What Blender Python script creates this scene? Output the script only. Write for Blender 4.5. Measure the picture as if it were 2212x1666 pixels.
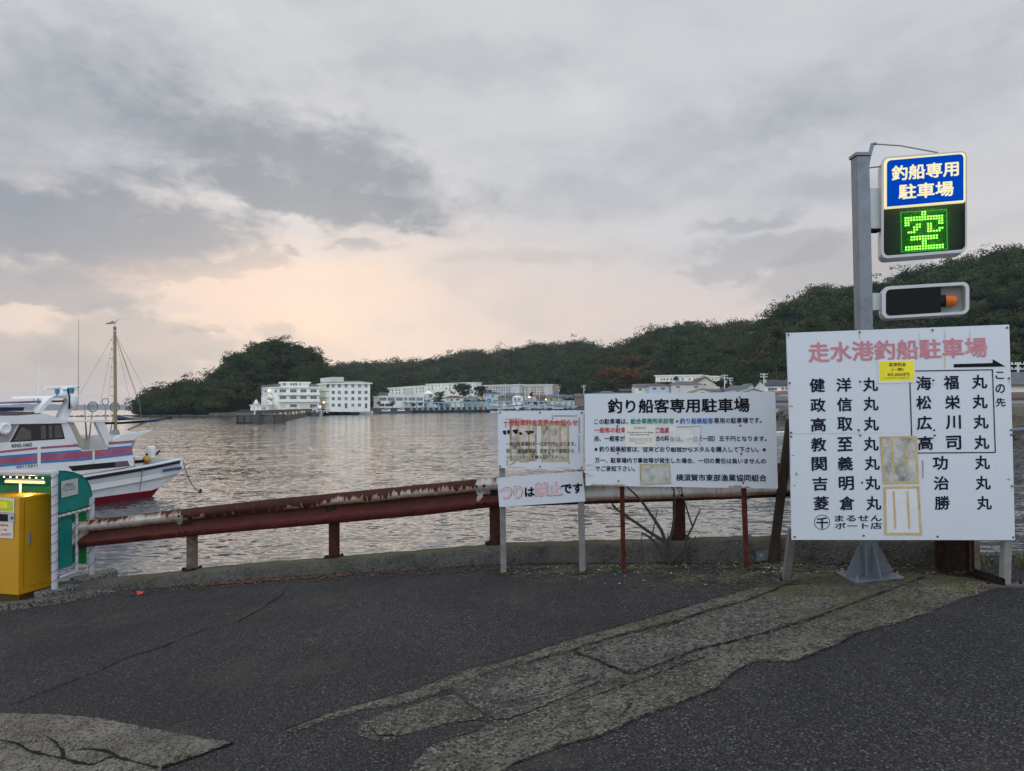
import bpy, math, random
import numpy as np
from mathutils import Vector, Matrix
from mathutils.geometry import tessellate_polygon

SC = bpy.context.scene
for o in list(bpy.data.objects):
    bpy.data.objects.remove(o)
COL = SC.collection
R = random.Random(7)
NR = np.random.default_rng(11)

# ------------------------------------------------------------------ camera
CAMZ = 1.78
W0, H0, FPX = 2212.0, 1666.0, 1565.0
PITCH, ROLL = math.radians(1.62), math.radians(-0.5)
cd = bpy.data.cameras.new('camera')
cd.sensor_width = 36.0
cd.lens = FPX / W0 * 36.0
cd.clip_start, cd.clip_end = 0.05, 40000.0
cam = bpy.data.objects.new('camera', cd)
COL.objects.link(cam)
CM = Matrix.Rotation(math.pi / 2 + PITCH, 3, 'X') @ Matrix.Rotation(ROLL, 3, 'Z')
cam.matrix_world = Matrix.Translation((0, 0, CAMZ)) @ CM.to_4x4()
SC.camera = cam
CPOS = Vector((0, 0, CAMZ))

def ray(px, py):
    return CM @ Vector(((px - W0 / 2) / FPX, -(py - H0 / 2) / FPX, -1.0))
def at(px, py, Y):
    d = ray(px, py)
    return CPOS + d * (Y / d.y)
GA = 0.087
def gz(x):
    return GA * x
def gnd(px, py, dz=0.0):
    d = ray(px, py)
    t = (dz - CAMZ) / (d.z - GA * d.x)
    return CPOS + d * t
WZ = -1.72
def wat(px, py):
    d = ray(px, py)
    return CPOS + d * ((WZ - CAMZ) / d.z)
def on_plane(px, py, p, n):
    d = ray(px, py)
    return CPOS + d * ((p - CPOS).dot(n) / d.dot(n))

# ------------------------------------------------------------------ world
def azel(px, py):
    d = ray(px, py).normalized()
    return math.atan2(d.x, d.y), math.asin(d.z)

SUN_AZ, SUN_EL = math.radians(-15), math.radians(14)
world = bpy.data.worlds.new('World')
SC.world = world
world.use_nodes = True
wn, wl = world.node_tree.nodes, world.node_tree.links
wn.clear()

class NT:
    """small helper to write shader maths"""
    def __init__(s, nodes, links):
        s.n, s.l = nodes, links
    def put(s, sock, v):
        if isinstance(v, (int, float)):
            sock.default_value = v
        elif isinstance(v, tuple):
            sock.default_value = v if len(v) == len(sock.default_value) else tuple(v) + (1.0,)
        else:
            s.l.new(v, sock)
    def math(s, op, a, b=0.0, c=None, clamp=False):
        n = s.n.new('ShaderNodeMath'); n.operation = op; n.use_clamp = clamp
        s.put(n.inputs[0], a); s.put(n.inputs[1], b)
        if c is not None: s.put(n.inputs[2], c)
        return n.outputs[0]
    def mix(s, f, a, b, mode='MIX'):
        n = s.n.new('ShaderNodeMix'); n.data_type = 'RGBA'; n.blend_type = mode
        s.put(n.inputs[0], f); s.put(n.inputs[6], a); s.put(n.inputs[7], b)
        return n.outputs[2]
    def ss(s, x, a, b, lo=0.0, hi=1.0):
        n = s.n.new('ShaderNodeMapRange'); n.interpolation_type = 'SMOOTHSTEP'
        s.put(n.inputs[0], x)
        for i, v in enumerate((a, b, lo, hi)): s.put(n.inputs[i + 1], v)
        return n.outputs[0]
    def lin(s, x, a, b, lo=0.0, hi=1.0):
        n = s.n.new('ShaderNodeMapRange')
        s.put(n.inputs[0], x)
        for i, v in enumerate((a, b, lo, hi)): s.put(n.inputs[i + 1], v)
        return n.outputs[0]
    def noise(s, vec, scale, detail=4.0, rough=0.55, dist=0.0, col=False):
        n = s.n.new('ShaderNodeTexNoise')
        if vec is not None: s.l.new(vec, n.inputs['Vector'])
        n.inputs['Scale'].default_value = scale; n.inputs['Detail'].default_value = detail
        n.inputs['Roughness'].default_value = rough; n.inputs['Distortion'].default_value = dist
        return n.outputs['Color'] if col else n.outputs['Fac']
    def vor(s, vec, scale, feature='F1', out='Distance'):
        n = s.n.new('ShaderNodeTexVoronoi'); n.feature = feature
        if vec is not None: s.l.new(vec, n.inputs['Vector'])
        n.inputs['Scale'].default_value = scale
        return n.outputs[out]
    def sep(s, v):
        n = s.n.new('ShaderNodeSeparateXYZ'); s.l.new(v, n.inputs[0]); return n.outputs
    def comb(s, x, y, z):
        n = s.n.new('ShaderNodeCombineXYZ')
        for i, v in enumerate((x, y, z)): s.put(n.inputs[i], v)
        return n.outputs[0]
    def mapv(s, v, sc, loc=(0, 0, 0)):
        n = s.n.new('ShaderNodeMapping'); s.l.new(v, n.inputs[0])
        n.inputs['Scale'].default_value = sc; n.inputs['Location'].default_value = loc
        return n.outputs[0]
    def bump(s, h, strength=0.5, dist=0.01, normal=None):
        n = s.n.new('ShaderNodeBump'); s.put(n.inputs['Height'], h)
        n.inputs['Strength'].default_value = strength; n.inputs['Distance'].default_value = dist
        if normal is not None: s.l.new(normal, n.inputs['Normal'])
        return n.outputs[0]
    def attr(s, name, out='Fac'):
        n = s.n.new('ShaderNodeAttribute'); n.attribute_name = name; return n.outputs[out]

q = NT(wn, wl)
tc = wn.new('ShaderNodeTexCoord').outputs['Generated']
dx, dy, dz = q.sep(tc)
az = q.math('ARCTAN2', dx, dy)
el = q.math('ARCSINE', dz)
ae = q.comb(az, q.math('MULTIPLY', el, 1.8), 0.0)
w1 = q.noise(ae, 3.2, 5, 0.55, 0.3, col=True)
w2 = q.noise(ae, 11.0, 5, 0.6, 0.2, col=True)
wx = q.math('ADD', q.math('MULTIPLY', q.math('SUBTRACT', q.sep(w1)[0], 0.5), 0.34), q.math('MULTIPLY', q.math('SUBTRACT', q.sep(w2)[0], 0.5), 0.13))
wy = q.math('ADD', q.math('MULTIPLY', q.math('SUBTRACT', q.sep(w1)[1], 0.5), 0.10), q.math('MULTIPLY', q.math('SUBTRACT', q.sep(w2)[1], 0.5), 0.065))
azw, elw = q.math('ADD', az, wx), q.math('ADD', el, wy)
w3 = q.noise(ae, 34.0, 5, 0.62, 0.2)
rag = q.math('ADD', q.math('MULTIPLY', q.math('SUBTRACT', q.sep(w2)[2], 0.5), 0.95), q.math('MULTIPLY', q.math('SUBTRACT', w3, 0.5), 0.5))
def blob(px, py, rx, ry, edge=0.55, warp=True, rot=0.0):
    a0, e0 = azel(px, py)
    A, Ee = (azw, elw) if warp else (az, el)
    u = q.math('SUBTRACT', A, a0); v = q.math('SUBTRACT', Ee, e0)
    if rot:
        c, s_ = math.cos(rot), math.sin(rot)
        u, v = (q.math('ADD', q.math('MULTIPLY', u, c), q.math('MULTIPLY', v, s_)),
                q.math('SUBTRACT', q.math('MULTIPLY', v, c), q.math('MULTIPLY', u, s_)))
    u = q.math('MULTIPLY', u, FPX / rx); v = q.math('MULTIPLY', v, FPX / ry)
    d2 = q.math('SQRT', q.math('ADD', q.math('MULTIPLY', u, u), q.math('MULTIPLY', v, v)))
    if warp: d2 = q.math('ADD', d2, rag)
    return q.ss(d2, 1.0, 1.0 - edge)
# thin high overcast: grey lavender above, warmer towards the horizon
high, low = (0.640, 0.650, 0.680), (0.74, 0.66, 0.63)
skyc = q.mix(q.ss(el, 0.34, 0.02), high, low)
glow = blob(560, 690, 1050, 330, 1.0, False)
skyc = q.mix(q.math('MULTIPLY', glow, 0.85), skyc, (1.0, 0.745, 0.60))
pink = blob(1500, 680, 900, 120, 1.0)
skyc = q.mix(q.math('MULTIPLY', pink, 0.35), skyc, (0.80, 0.65, 0.60))
# broad soft mottling
mott = q.noise(q.comb(az, q.math('MULTIPLY', el, 2.6), 0.0), 4.2, 6, 0.56, 0.4)
skyc = q.mix(q.ss(mott, 0.42, 0.72, 0.0, 0.50), skyc, (0.48, 0.505, 0.545))
brightp = q.noise(q.mapv(ae, (1, 1, 1), (3.1, 1.7, 0)), 3.4, 5, 0.55, 0.3)
skyc = q.mix(q.math('MULTIPLY', q.ss(brightp, 0.5, 0.74, 0.0, 0.5), q.ss(el, 0.1, 0.3)), skyc, (0.79, 0.79, 0.81))
clouds = [  # px, py, rx, ry, strength, edge, rot
    (150, 250, 640, 210, 0.62, 1.0, 0.0), (660, 350, 480, 125, 0.92, 0.8, -0.18), (620, 435, 340, 66, 0.9, 0.5, -0.05),
    (130, 500, 400, 85, 0.80, 0.5, 0.0), (60, 420, 300, 80, 0.35, 0.9, 0.0), (300, 120, 600, 130, 0.25, 1.0, 0.0),
    (90, 625, 250, 42, 0.75, 0.4, 0.0), (150, 588, 180, 24, 0.65, 0.5, 0.0), (490, 578, 130, 30, 0.75, 0.5, 0.03),
    (340, 745, 190, 95, 0.55, 0.4, 0.1), (60, 800, 400, 65, 0.6, 0.5, 0.0),
    (780, 525, 120, 20, 0.5, 0.7, 0.0), (590, 550, 70, 14, 0.5, 0.7, 0.0), (650, 715, 70, 26, 0.4, 0.6, 0.0),
    (1620, 560, 200, 55, 0.55, 0.4, 0.0), (1790, 590, 170, 90, 0.55, 0.4, 0.0), (1500, 300, 520, 80, 0.3, 0.9, 0.1),
    (1300, 420, 280, 60, 0.3, 0.9, 0.05), (1900, 200, 420, 130, 0.3, 0.9, 0.0), (480, 690, 80, 14, 0.5, 0.7, 0.0),
    (1150, 560, 340, 36, 0.3, 0.8, 0.0), (1560, 480, 100, 20, 0.4, 0.7, 0.0), (1000, 150, 420, 90, 0.25, 0.9, 0.1), (1750, 420, 300, 50, 0.3, 0.8, 0.0),
]
for (px, py, rx, ry, st, ed, ro) in clouds:
    skyc = q.mix(q.math('MULTIPLY', blob(px, py, rx, ry, ed, True, ro), st), skyc, (0.275, 0.312, 0.368) if py < 560 else (0.42, 0.415, 0.435))
edge_l = blob(560, 600, 420, 60, 0.9)
skyc = q.mix(q.math('MULTIPLY', edge_l, 0.35), skyc, (1.0, 0.74, 0.57))
fade = q.ss(el, 0.06, -0.01)
skyc = q.mix(q.math('MULTIPLY', fade, 0.55), skyc, (0.60, 0.54, 0.53))
# added gain: unseen sky behind the camera and overhead brightened to light the signs
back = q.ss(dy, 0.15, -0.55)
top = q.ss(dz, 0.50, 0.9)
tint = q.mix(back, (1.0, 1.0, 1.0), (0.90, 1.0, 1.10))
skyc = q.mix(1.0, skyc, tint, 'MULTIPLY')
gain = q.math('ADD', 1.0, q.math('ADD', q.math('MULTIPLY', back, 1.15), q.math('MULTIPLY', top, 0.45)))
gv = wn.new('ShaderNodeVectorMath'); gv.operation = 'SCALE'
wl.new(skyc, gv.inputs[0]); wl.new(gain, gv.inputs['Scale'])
st = wn.new('ShaderNodeTexSky'); st.sky_type = 'NISHITA'; st.sun_disc = False
st.sun_elevation = SUN_EL; st.sun_rotation = SUN_AZ
bgs = wn.new('ShaderNodeBackground'); wl.new(st.outputs[0], bgs.inputs[0]); bgs.inputs[1].default_value = 0.06
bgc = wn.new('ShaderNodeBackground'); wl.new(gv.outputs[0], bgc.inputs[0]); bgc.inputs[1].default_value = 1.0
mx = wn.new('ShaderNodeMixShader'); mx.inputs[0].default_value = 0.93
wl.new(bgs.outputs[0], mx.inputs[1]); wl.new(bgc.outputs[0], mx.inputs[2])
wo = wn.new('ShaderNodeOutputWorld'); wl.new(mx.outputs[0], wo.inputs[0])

sd = bpy.data.lights.new('sun', 'SUN')
sd.energy, sd.angle, sd.color = 0.5, math.radians(80), (1.0, 0.86, 0.72)
sun = bpy.data.objects.new('sun', sd); COL.objects.link(sun)
sdir = Vector((math.sin(SUN_AZ) * math.cos(SUN_EL), math.cos(SUN_AZ) * math.cos(SUN_EL), math.sin(SUN_EL)))
sun.rotation_euler = (-sdir).to_track_quat('-Z', 'Y').to_euler()

SC.view_settings.view_transform = 'Standard'
SC.view_settings.look = 'None'
SC.view_settings.exposure = 0.0
SC.view_settings.gamma = 1.0
SC.cycles.use_denoising = True
SC.cycles.max_bounces = 6
SC.cycles.transparent_max_bounces = 12

# ------------------------------------------------------------------ materials
MATS = {}
def newmat(name):
    m = bpy.data.materials.new(name); m.use_nodes = True
    n, l = m.node_tree.nodes, m.node_tree.links
    b = n['Principled BSDF']
    t = NT(n, l)
    t.co = n.new('ShaderNodeTexCoord').outputs['Object']
    t.b = b
    MATS[name] = m
    return m, t
def m(name, col, rough=0.6, metal=0.0, var=0.18, scale=6.0, bump=0.0, spec=0.3, dirt=None, dirt_amt=0.4, stretch=(1, 1, 1)):
    if name in MATS: return MATS[name]
    mt, t = newmat(name)
    v = t.mapv(t.co, stretch)
    n1 = t.noise(v, scale, 6, 0.6)
    a = tuple(c * (1 - var) for c in col); b = tuple(min(1, c * (1 + var)) for c in col)
    c = t.mix(t.lin(n1, 0.3, 0.7), a, b)
    if dirt:
        n2 = t.noise(t.mapv(v, (1, 1, 1), (5, 3, 1)), scale * 0.45, 7, 0.65)
        c = t.mix(t.ss(n2, 0.5, 0.72, 0, dirt_amt), c, dirt)
    t.put(t.b.inputs['Base Color'], c)
    t.put(t.b.inputs['Roughness'], t.lin(n1, 0.2, 0.8, max(0.02, rough - 0.08), min(1, rough + 0.08)))
    t.b.inputs['Metallic'].default_value = metal
    t.b.inputs['Specular IOR Level'].default_value = spec
    if bump:
        t.put(t.b.inputs['Normal'], t.bump(t.noise(v, scale * 4, 5, 0.6), 0.5, bump))
    return mt
def emit(name, col, strength, base=(0.02, 0.02, 0.02)):
    if name in MATS: return MATS[name]
    mt, t = newmat(name)
    t.put(t.b.inputs['Base Color'], base)
    n1 = t.noise(t.co, 3.0, 3)
    t.put(t.b.inputs['Emission Color'], t.mix(t.lin(n1, 0.3, 0.7), tuple(c * 0.92 for c in col), col))
    t.b.inputs['Emission Strength'].default_value = strength
    t.b.inputs['Specular IOR Level'].default_value = 0.0
    return mt

# asphalt
def asphalt(name, base, stone):
    mt, t = newmat(name)
    co = t.co
    v1 = t.vor(co, 62.0, out='Color'); v1d = t.vor(co, 62.0)
    v2d = t.vor(co, 150.0); v2 = t.vor(co, 150.0, out='Color')
    c1 = t.sep(v1)
    grey = t.mix(c1[1], tuple(x * 0.35 for x in stone), stone)
    c = t.mix(t.ss(v1d, 0.62, 0.40, 0.0, 0.9), base, grey)
    c = t.mix(t.math('MULTIPLY', t.ss(c1[2], 0.86, 0.94), t.ss(v1d, 0.5, 0.3)), c, (0.18, 0.172, 0.155))
    c = t.mix(t.math('MULTIPLY', t.ss(t.sep(v2)[1], 0.6, 0.95), t.ss(v2d, 0.6, 0.3, 0, 0.6)), c, (0.12, 0.115, 0.105))
    big = t.noise(co, 0.5, 7, 0.62)
    c = t.mix(t.ss(big, 0.35, 0.68, 0.0, 0.55), c, tuple(x * 0.9 for x in base))
    big2 = t.noise(t.mapv(co, (1, 1, 1), (7, 2, 0)), 1.3, 8, 0.68)
    c = t.mix(t.ss(big2, 0.5, 0.76, 0.0, 0.55), c, (0.088, 0.080, 0.068))
    t.put(t.b.inputs['Base Color'], c)
    t.b.inputs['Roughness'].default_value = 0.85
    t.b.inputs['Specular IOR Level'].default_value = 0.15
    h = t.math('ADD', t.math('MULTIPLY', v1d, -1.2), t.math('MULTIPLY', v2d, -0.4))
    h = t.math('ADD', h, t.math('MULTIPLY', t.noise(co, 7.0, 5), 0.8))
    t.put(t.b.inputs['Normal'], t.bump(h, 1.0, 0.016))
    return mt
M_ASPH = asphalt('asphalt', (0.024, 0.0238, 0.0255), (0.098, 0.096, 0.097))

def concrete(name, cA, cB, mossy=True, grain=60.0):
    mt, t = newmat(name)
    co = t.co
    n1 = t.noise(co, 1.7, 9, 0.72); n2 = t.noise(co, 14.0, 6, 0.65)
    c = t.mix(t.lin(n1, 0.36, 0.64), cA, cB)
    c = t.mix(t.ss(t.noise(t.mapv(co, (1, 1, 1), (9, 4, 1)), 0.8, 6, 0.65), 0.52, 0.7, 0, 0.6), c, tuple(x * 0.6 for x in cA))
    c = t.mix(t.ss(n2, 0.5, 0.75, 0, 0.5), c, tuple(x * 0.45 for x in cA))
    vd = t.vor(co, grain); vc = t.vor(co, grain, out='Color')
    c = t.mix(t.math('MULTIPLY', t.ss(t.sep(vc)[0], 0.45, 0.7), t.ss(vd, 0.6, 0.35, 0, 0.85)), c, t.mix(t.sep(vc)[2], (0.10, 0.095, 0.085), (0.34, 0.32, 0.28)))
    c = t.mix(t.math('MULTIPLY', t.ss(t.sep(vc)[1], 0.62, 0.8), 0.85), c, (0.022, 0.022, 0.022))
    if mossy:
        y = t.sep(co)[1]
        mo = t.math('ADD', t.lin(y, 4.6, 6.6, -0.08, 0.24), t.noise(t.mapv(co, (1, 1, 1), (3, 9, 2)), 1.7, 8, 0.7))
        c = t.mix(t.ss(mo, 0.55, 0.78, 0, 0.9), c, (0.070, 0.075, 0.022))
    pit = t.noise(t.mapv(co, (1, 1, 1), (2, 7, 3)), 7.0, 8, 0.72)
    c = t.mix(t.ss(pit, 0.52, 0.68, 0, 0.75), c, tuple(x * 0.32 for x in cA))
    lt = t.noise(t.mapv(co, (1, 1, 1), (12, 1, 3)), 3.3, 8, 0.72)
    c = t.mix(t.ss(lt, 0.56, 0.74, 0, 0.55), c, tuple(min(1, x * 1.5) for x in cB))
    t.put(t.b.inputs['Base Color'], c)
    t.b.inputs['Roughness'].default_value = 0.92
    t.b.inputs['Specular IOR Level'].default_value = 0.25
    h = t.math('ADD', t.math('MULTIPLY', n2, 1.6), t.math('MULTIPLY', vd, -0.8))
    h = t.math('ADD', h, t.math('SUBTRACT', t.math('MULTIPLY', n1, 2.0), t.math('MULTIPLY', pit, 3.0)))
    t.put(t.b.inputs['Normal'], t.bump(h, 1.0, 0.016))
    return mt
M_CONC = concrete('worn_concrete', (0.060, 0.055, 0.047), (0.150, 0.136, 0.110))
M_PATCH = concrete('pale_concrete', (0.15, 0.132, 0.108), (0.27, 0.245, 0.205), False, 85.0)
M_FOOT = concrete('footing_concrete', (0.15, 0.15, 0.145), (0.22, 0.215, 0.205), False, 50.0)
M_KERB = concrete('kerb_concrete', (0.10, 0.092, 0.08), (0.17, 0.155, 0.135), False, 55.0)
M_CRACK = m('crack_fill', (0.012, 0.012, 0.011), 0.95, var=0.3, spec=0.1)

def wallmat():
    mt, t = newmat('parapet_concrete')
    co = t.co
    n1 = t.noise(co, 2.0, 8, 0.7); n2 = t.noise(co, 18.0, 6, 0.7)
    c = t.mix(t.lin(n1, 0.3, 0.7), (0.040, 0.039, 0.033), (0.125, 0.118, 0.102))
    vd = t.vor(co, 70.0); vc = t.vor(co, 70.0, out='Color')
    c = t.mix(t.math('MULTIPLY', t.ss(t.sep(vc)[0], 0.45, 0.9), t.ss(vd, 0.5, 0.2, 0, 0.8)), c, (0.22, 0.215, 0.20))
    c = t.mix(t.ss(n2, 0.5, 0.7, 0, 0.75), c, (0.022, 0.022, 0.019))
    g = t.sep(t.n.new('ShaderNodeNewGeometry').outputs['Normal'])[2]
    mo = t.math('MULTIPLY', t.ss(g, 0.5, 0.9), t.ss(t.noise(co, 2.6, 6, 0.7), 0.38, 0.6))
    c = t.mix(t.math('MULTIPLY', mo, 0.85), c, (0.085, 0.075, 0.028))
    t.put(t.b.inputs['Base Color'], c)
    t.b.inputs['Roughness'].default_value = 0.95
    t.b.inputs['Specular IOR Level'].default_value = 0.2
    h = t.math('ADD', t.math('MULTIPLY', n2, 1.3), t.math('MULTIPLY', vd, -0.7))
    t.put(t.b.inputs['Normal'], t.bump(h, 1.0, 0.02))
    return mt
M_WALL = wallmat()

def watermat():
    mt, t = newmat('sea_water')
    co = t.co
    t.put(t.b.inputs['Base Color'], (0.050, 0.060, 0.066))
    t.b.inputs['Roughness'].default_value = 0.09
    t.b.inputs['IOR'].default_value = 1.33
    def waves(sx, sy, scale, loc, det, dist):
        return t.sep(t.noise(t.mapv(co, (sx, sy, 1.0), loc), scale, det, 0.5, dist, col=True))
    a = waves(0.50, 1.30, 3.5, (0, 0, 0), 3, 0.35)
    b = waves(0.55, 1.2, 0.33, (13, 5, 0), 3, 0.3)
    c = waves(0.7, 1.2, 7.0, (3, 25, 0), 2, 0.2)
    lane = t.noise(t.mapv(co, (0.012, 0.05, 1.0)), 1.0, 4, 0.55)
    gain_ = t.lin(lane, 0.35, 0.65, 0.75, 1.15)
    def slope(k, wa, wb, wc):
        v = t.math('MULTIPLY', t.math('SUBTRACT', a[k], 0.5), wa)
        v = t.math('ADD', v, t.math('MULTIPLY', t.math('SUBTRACT', b[k], 0.5), wb))
        v = t.math('ADD', v, t.math('MULTIPLY', t.math('SUBTRACT', c[k], 0.5), wc))
        return t.math('MULTIPLY', v, gain_)
    n = t.n.new('ShaderNodeVectorMath'); n.operation = 'NORMALIZE'
    t.l.new(t.comb(slope(0, 0.30, 0.08, 0.20), slope(1, 0.58, 0.16, 0.36), 1.0), n.inputs[0])
    t.put(t.b.inputs['Normal'], n.outputs[0])
    return mt
M_WATER = watermat()

def railmat():
    mt, t = newmat('rusty_guardrail')
    uv = t.n.new('ShaderNodeTexCoord').outputs['UV']
    u, v, _ = t.sep(uv)
    lo, hi = t.attr('lo'), t.attr('hi')
    drip = t.noise(t.comb(t.math('MULTIPLY', u, 15.0), t.math('MULTIPLY', v, 0.9), 0.0), 1.2, 5, 0.62)
    big = t.noise(t.comb(u, t.math('MULTIPLY', v, 0.4), 3.0), 2.6, 6, 0.65)
    wob = t.math('ADD', t.math('MULTIPLY', t.math('SUBTRACT', drip, 0.5), 1.0), t.math('MULTIPLY', t.math('SUBTRACT', big, 0.5), 0.7))
    e_hi = t.math('SUBTRACT', t.math('ADD', hi, wob), v)
    e_lo = t.math('SUBTRACT', v, t.math('ADD', lo, t.math('MULTIPLY', t.math('SUBTRACT', big, 0.5), 0.12)))
    e = t.math('MINIMUM', e_hi, e_lo)
    blot = t.noise(t.comb(t.math('MULTIPLY', u, 3.0), t.math('MULTIPLY', v, 3.0), 9.0), 3.0, 6, 0.7)
    e = t.math('MINIMUM', e, t.math('MULTIPLY', t.math('SUBTRACT', 0.74, blot), 1.2))
    white = t.ss(e, 0.0, 0.03)
    stain = t.math('MULTIPLY', t.ss(e, 0.20, 0.0), t.ss(drip, 0.3, 0.6, 0.45, 1.0))
    fine = t.noise(t.co, 40.0, 6, 0.7)
    rust = t.mix(t.lin(fine, 0.3, 0.7), (0.030, 0.0095, 0.007), (0.080, 0.023, 0.016))
    red = t.math('MULTIPLY', t.ss(v, 0.42, 0.16), t.ss(big, 0.35, 0.6, 0.4, 1.0))
    rust = t.mix(t.math('MULTIPLY', red, 0.8), rust, (0.125, 0.020, 0.022))
    rust = t.mix(t.math('MULTIPLY', t.ss(v, 0.78, 0.95), 0.6), rust, (0.040, 0.016, 0.016))
    pale = t.math('MULTIPLY', t.ss(t.noise(t.comb(t.math('MULTIPLY', u, 6.0), v, 9.0), 2.2, 6, 0.7), 0.60, 0.72, 0, 0.8), t.ss(v, 0.5, 0.7, 0.25, 1.0))
    patch_ = t.noise(t.comb(t.math('MULTIPLY', u, 2.0), t.math('MULTIPLY', v, 1.5), 21.0), 2.0, 7, 0.7)
    rust = t.mix(t.ss(patch_, 0.48, 0.66, 0, 0.75), rust, (0.028, 0.012, 0.009))
    rust = t.mix(t.ss(patch_, 0.42, 0.30, 0, 0.5), rust, (0.14, 0.05, 0.03))
    rust = t.mix(pale, rust, (0.26, 0.115, 0.045))
    paint = t.mix(t.lin(t.noise(t.co, 5.0, 5), 0.3, 0.7), (0.33, 0.325, 0.31), (0.50, 0.495, 0.47))
    streak = t.noise(t.comb(t.math('MULTIPLY', u, 16.0), t.math('MULTIPLY', v, 1.2), 5.0), 1.4, 5, 0.7)
    paint = t.mix(t.ss(streak, 0.50, 0.68, 0, 0.8), paint, (0.32, 0.20, 0.11))
    paint = t.mix(t.math('MULTIPLY', stain, 0.92), paint, (0.22, 0.085, 0.022))
    c = t.mix(white, rust, paint)
    t.put(t.b.inputs['Base Color'], c)
    t.b.inputs['Specular IOR Level'].default_value = 0.2
    t.put(t.b.inputs['Roughness'], t.lin(white, 0, 1, 0.85, 0.5))
    t.put(t.b.inputs['Normal'], t.bump(t.math('ADD', t.math('MULTIPLY', fine, 0.5), t.math('MULTIPLY', white, 0.5)), 0.5, 0.004))
    return mt
M_RAIL = railmat()
M_RUST = m('rust_steel', (0.050, 0.020, 0.014), 0.85, 0, 0.5, 22, 0.004, dirt=(0.025, 0.012, 0.010), dirt_amt=0.8, spec=0.1)
M_REDRUST = m('red_rust_paint', (0.095, 0.027, 0.019), 0.8, 0, 0.5, 26, 0.004, dirt=(0.035, 0.015, 0.012), dirt_amt=0.95, spec=0.1)
M_BRPOST = m('weathered_post', (0.13, 0.105, 0.085), 0.85, 0, 0.35, 14, 0.003, dirt=(0.06, 0.03, 0.02), dirt_amt=0.7, spec=0.1)
M_DARKRUST = m('dark_rust', (0.022, 0.013, 0.011), 0.9, 0, 0.5, 16, 0.004, spec=0.1)
M_DKWOOD = m('dark_timber', (0.040, 0.030, 0.024), 0.9, 0, 0.4, 9, 0.003, stretch=(6, 6, 0.6), spec=0.1)
M_BOLT = m('rusty_bolt', (0.03, 0.016, 0.012), 0.8, 0.2, 0.4, 40, spec=0.1)

def boardmat(name, col=(0.565, 0.595, 0.63), rough=0.45):
    mt, t = newmat(name)
    co = t.co
    n1 = t.noise(t.mapv(co, (1, 1, 0.6)), 1.6, 6, 0.6)
    c = t.mix(t.lin(n1, 0.3, 0.7), tuple(x * 0.95 for x in col), col)
    st_ = t.noise(t.mapv(co, (9, 9, 0.5)), 2.2, 5, 0.7)
    c = t.mix(t.ss(st_, 0.60, 0.80, 0, 0.22), c, (0.42, 0.38, 0.30))
    n2 = t.noise(co, 13.0, 6, 0.7)
    c = t.mix(t.ss(n2, 0.66, 0.76, 0, 0.5), c, (0.36, 0.36, 0.34))
    t.put(t.b.inputs['Base Color'], c)
    t.b.inputs['Roughness'].default_value = rough
    t.b.inputs['Specular IOR Level'].default_value = 0.25
    t.put(t.b.inputs['Normal'], t.bump(t.noise(co, 2.4, 3), 0.25, 0.01))
    return mt
M_BOARD = boardmat('sign_white')
M_BLACK = m('black_lettering', (0.010, 0.011, 0.016), 0.75, spec=0.06, var=0.3, scale=20)
M_NAVY = m('navy_black_lettering', (0.012, 0.014, 0.028), 0.75, spec=0.06, var=0.3, scale=20)
M_PINKRED = m('faded_red_lettering', (0.48, 0.185, 0.215), 0.55, var=0.12, scale=30, dirt=(0.60, 0.36, 0.38), dirt_amt=0.5)
M_RED = m('red_lettering', (0.48, 0.050, 0.055), 0.55, var=0.25, scale=30)
M_PALEPINK = m('bleached_pink_lettering', (0.60, 0.43, 0.46), 0.6, var=0.08, scale=20)
M_PINKEDGE = m('pink_letter_edge', (0.30, 0.20, 0.22), 0.6, var=0.1)
M_GREEN = m('green_lettering', (0.025, 0.20, 0.12), 0.5, var=0.15, scale=30)
M_BLUE = m('blue_lettering', (0.035, 0.12, 0.36), 0.5, var=0.15, scale=30)
M_GREYL = m('grey_frame_line', (0.09, 0.10, 0.12), 0.6)
M_YELN = m('yellow_notice', (0.72, 0.64, 0.02), 0.5, var=0.1, scale=5)
M_BROWNL = m('brown_lettering', (0.20, 0.06, 0.03), 0.6)
M_TAPE = m('old_tape', (0.50, 0.36, 0.17), 0.6, var=0.2, scale=12, dirt=(0.30, 0.22, 0.10), dirt_amt=0.6)
M_TAPEG = m('grey_tape', (0.30, 0.30, 0.29), 0.6, var=0.2, scale=12)
M_TAPEY = m('yellowed_tape', (0.42, 0.34, 0.18), 0.6, var=0.2, scale=12, dirt=(0.16, 0.10, 0.05), dirt_amt=0.9)
M_PAPER = m('faded_paper', (0.62, 0.62, 0.60), 0.8, var=0.08, scale=14, bump=0.004, dirt=(0.44, 0.43, 0.40), dirt_amt=0.6)
M_OLDPAPER = m('mouldy_paper', (0.42, 0.42, 0.38), 0.85, var=0.3, scale=13, bump=0.006, dirt=(0.13, 0.14, 0.11), dirt_amt=0.9)
M_STAINP = m('rotten_paper', (0.48, 0.44, 0.38), 0.85, var=0.35, scale=13, bump=0.006, dirt=(0.10, 0.065, 0.04), dirt_amt=1.0)
M_WARNP = m('notice_paper', (0.66, 0.65, 0.58), 0.7, var=0.06, scale=9)
M_GALV = m('galvanised_steel', (0.165, 0.185, 0.21), 0.5, 0.35, 0.16, 9, 0.001, dirt=(0.105, 0.12, 0.14), dirt_amt=0.8)
M_GALVL = m('painted_grey_steel', (0.135, 0.15, 0.18), 0.5, 0.1, 0.12, 9, 0.001)
M_POSTG = m('grey_sign_post', (0.185, 0.178, 0.168), 0.8, 0, 0.2, 12, 0.002, dirt=(0.16, 0.14, 0.12), dirt_amt=0.6)
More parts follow.
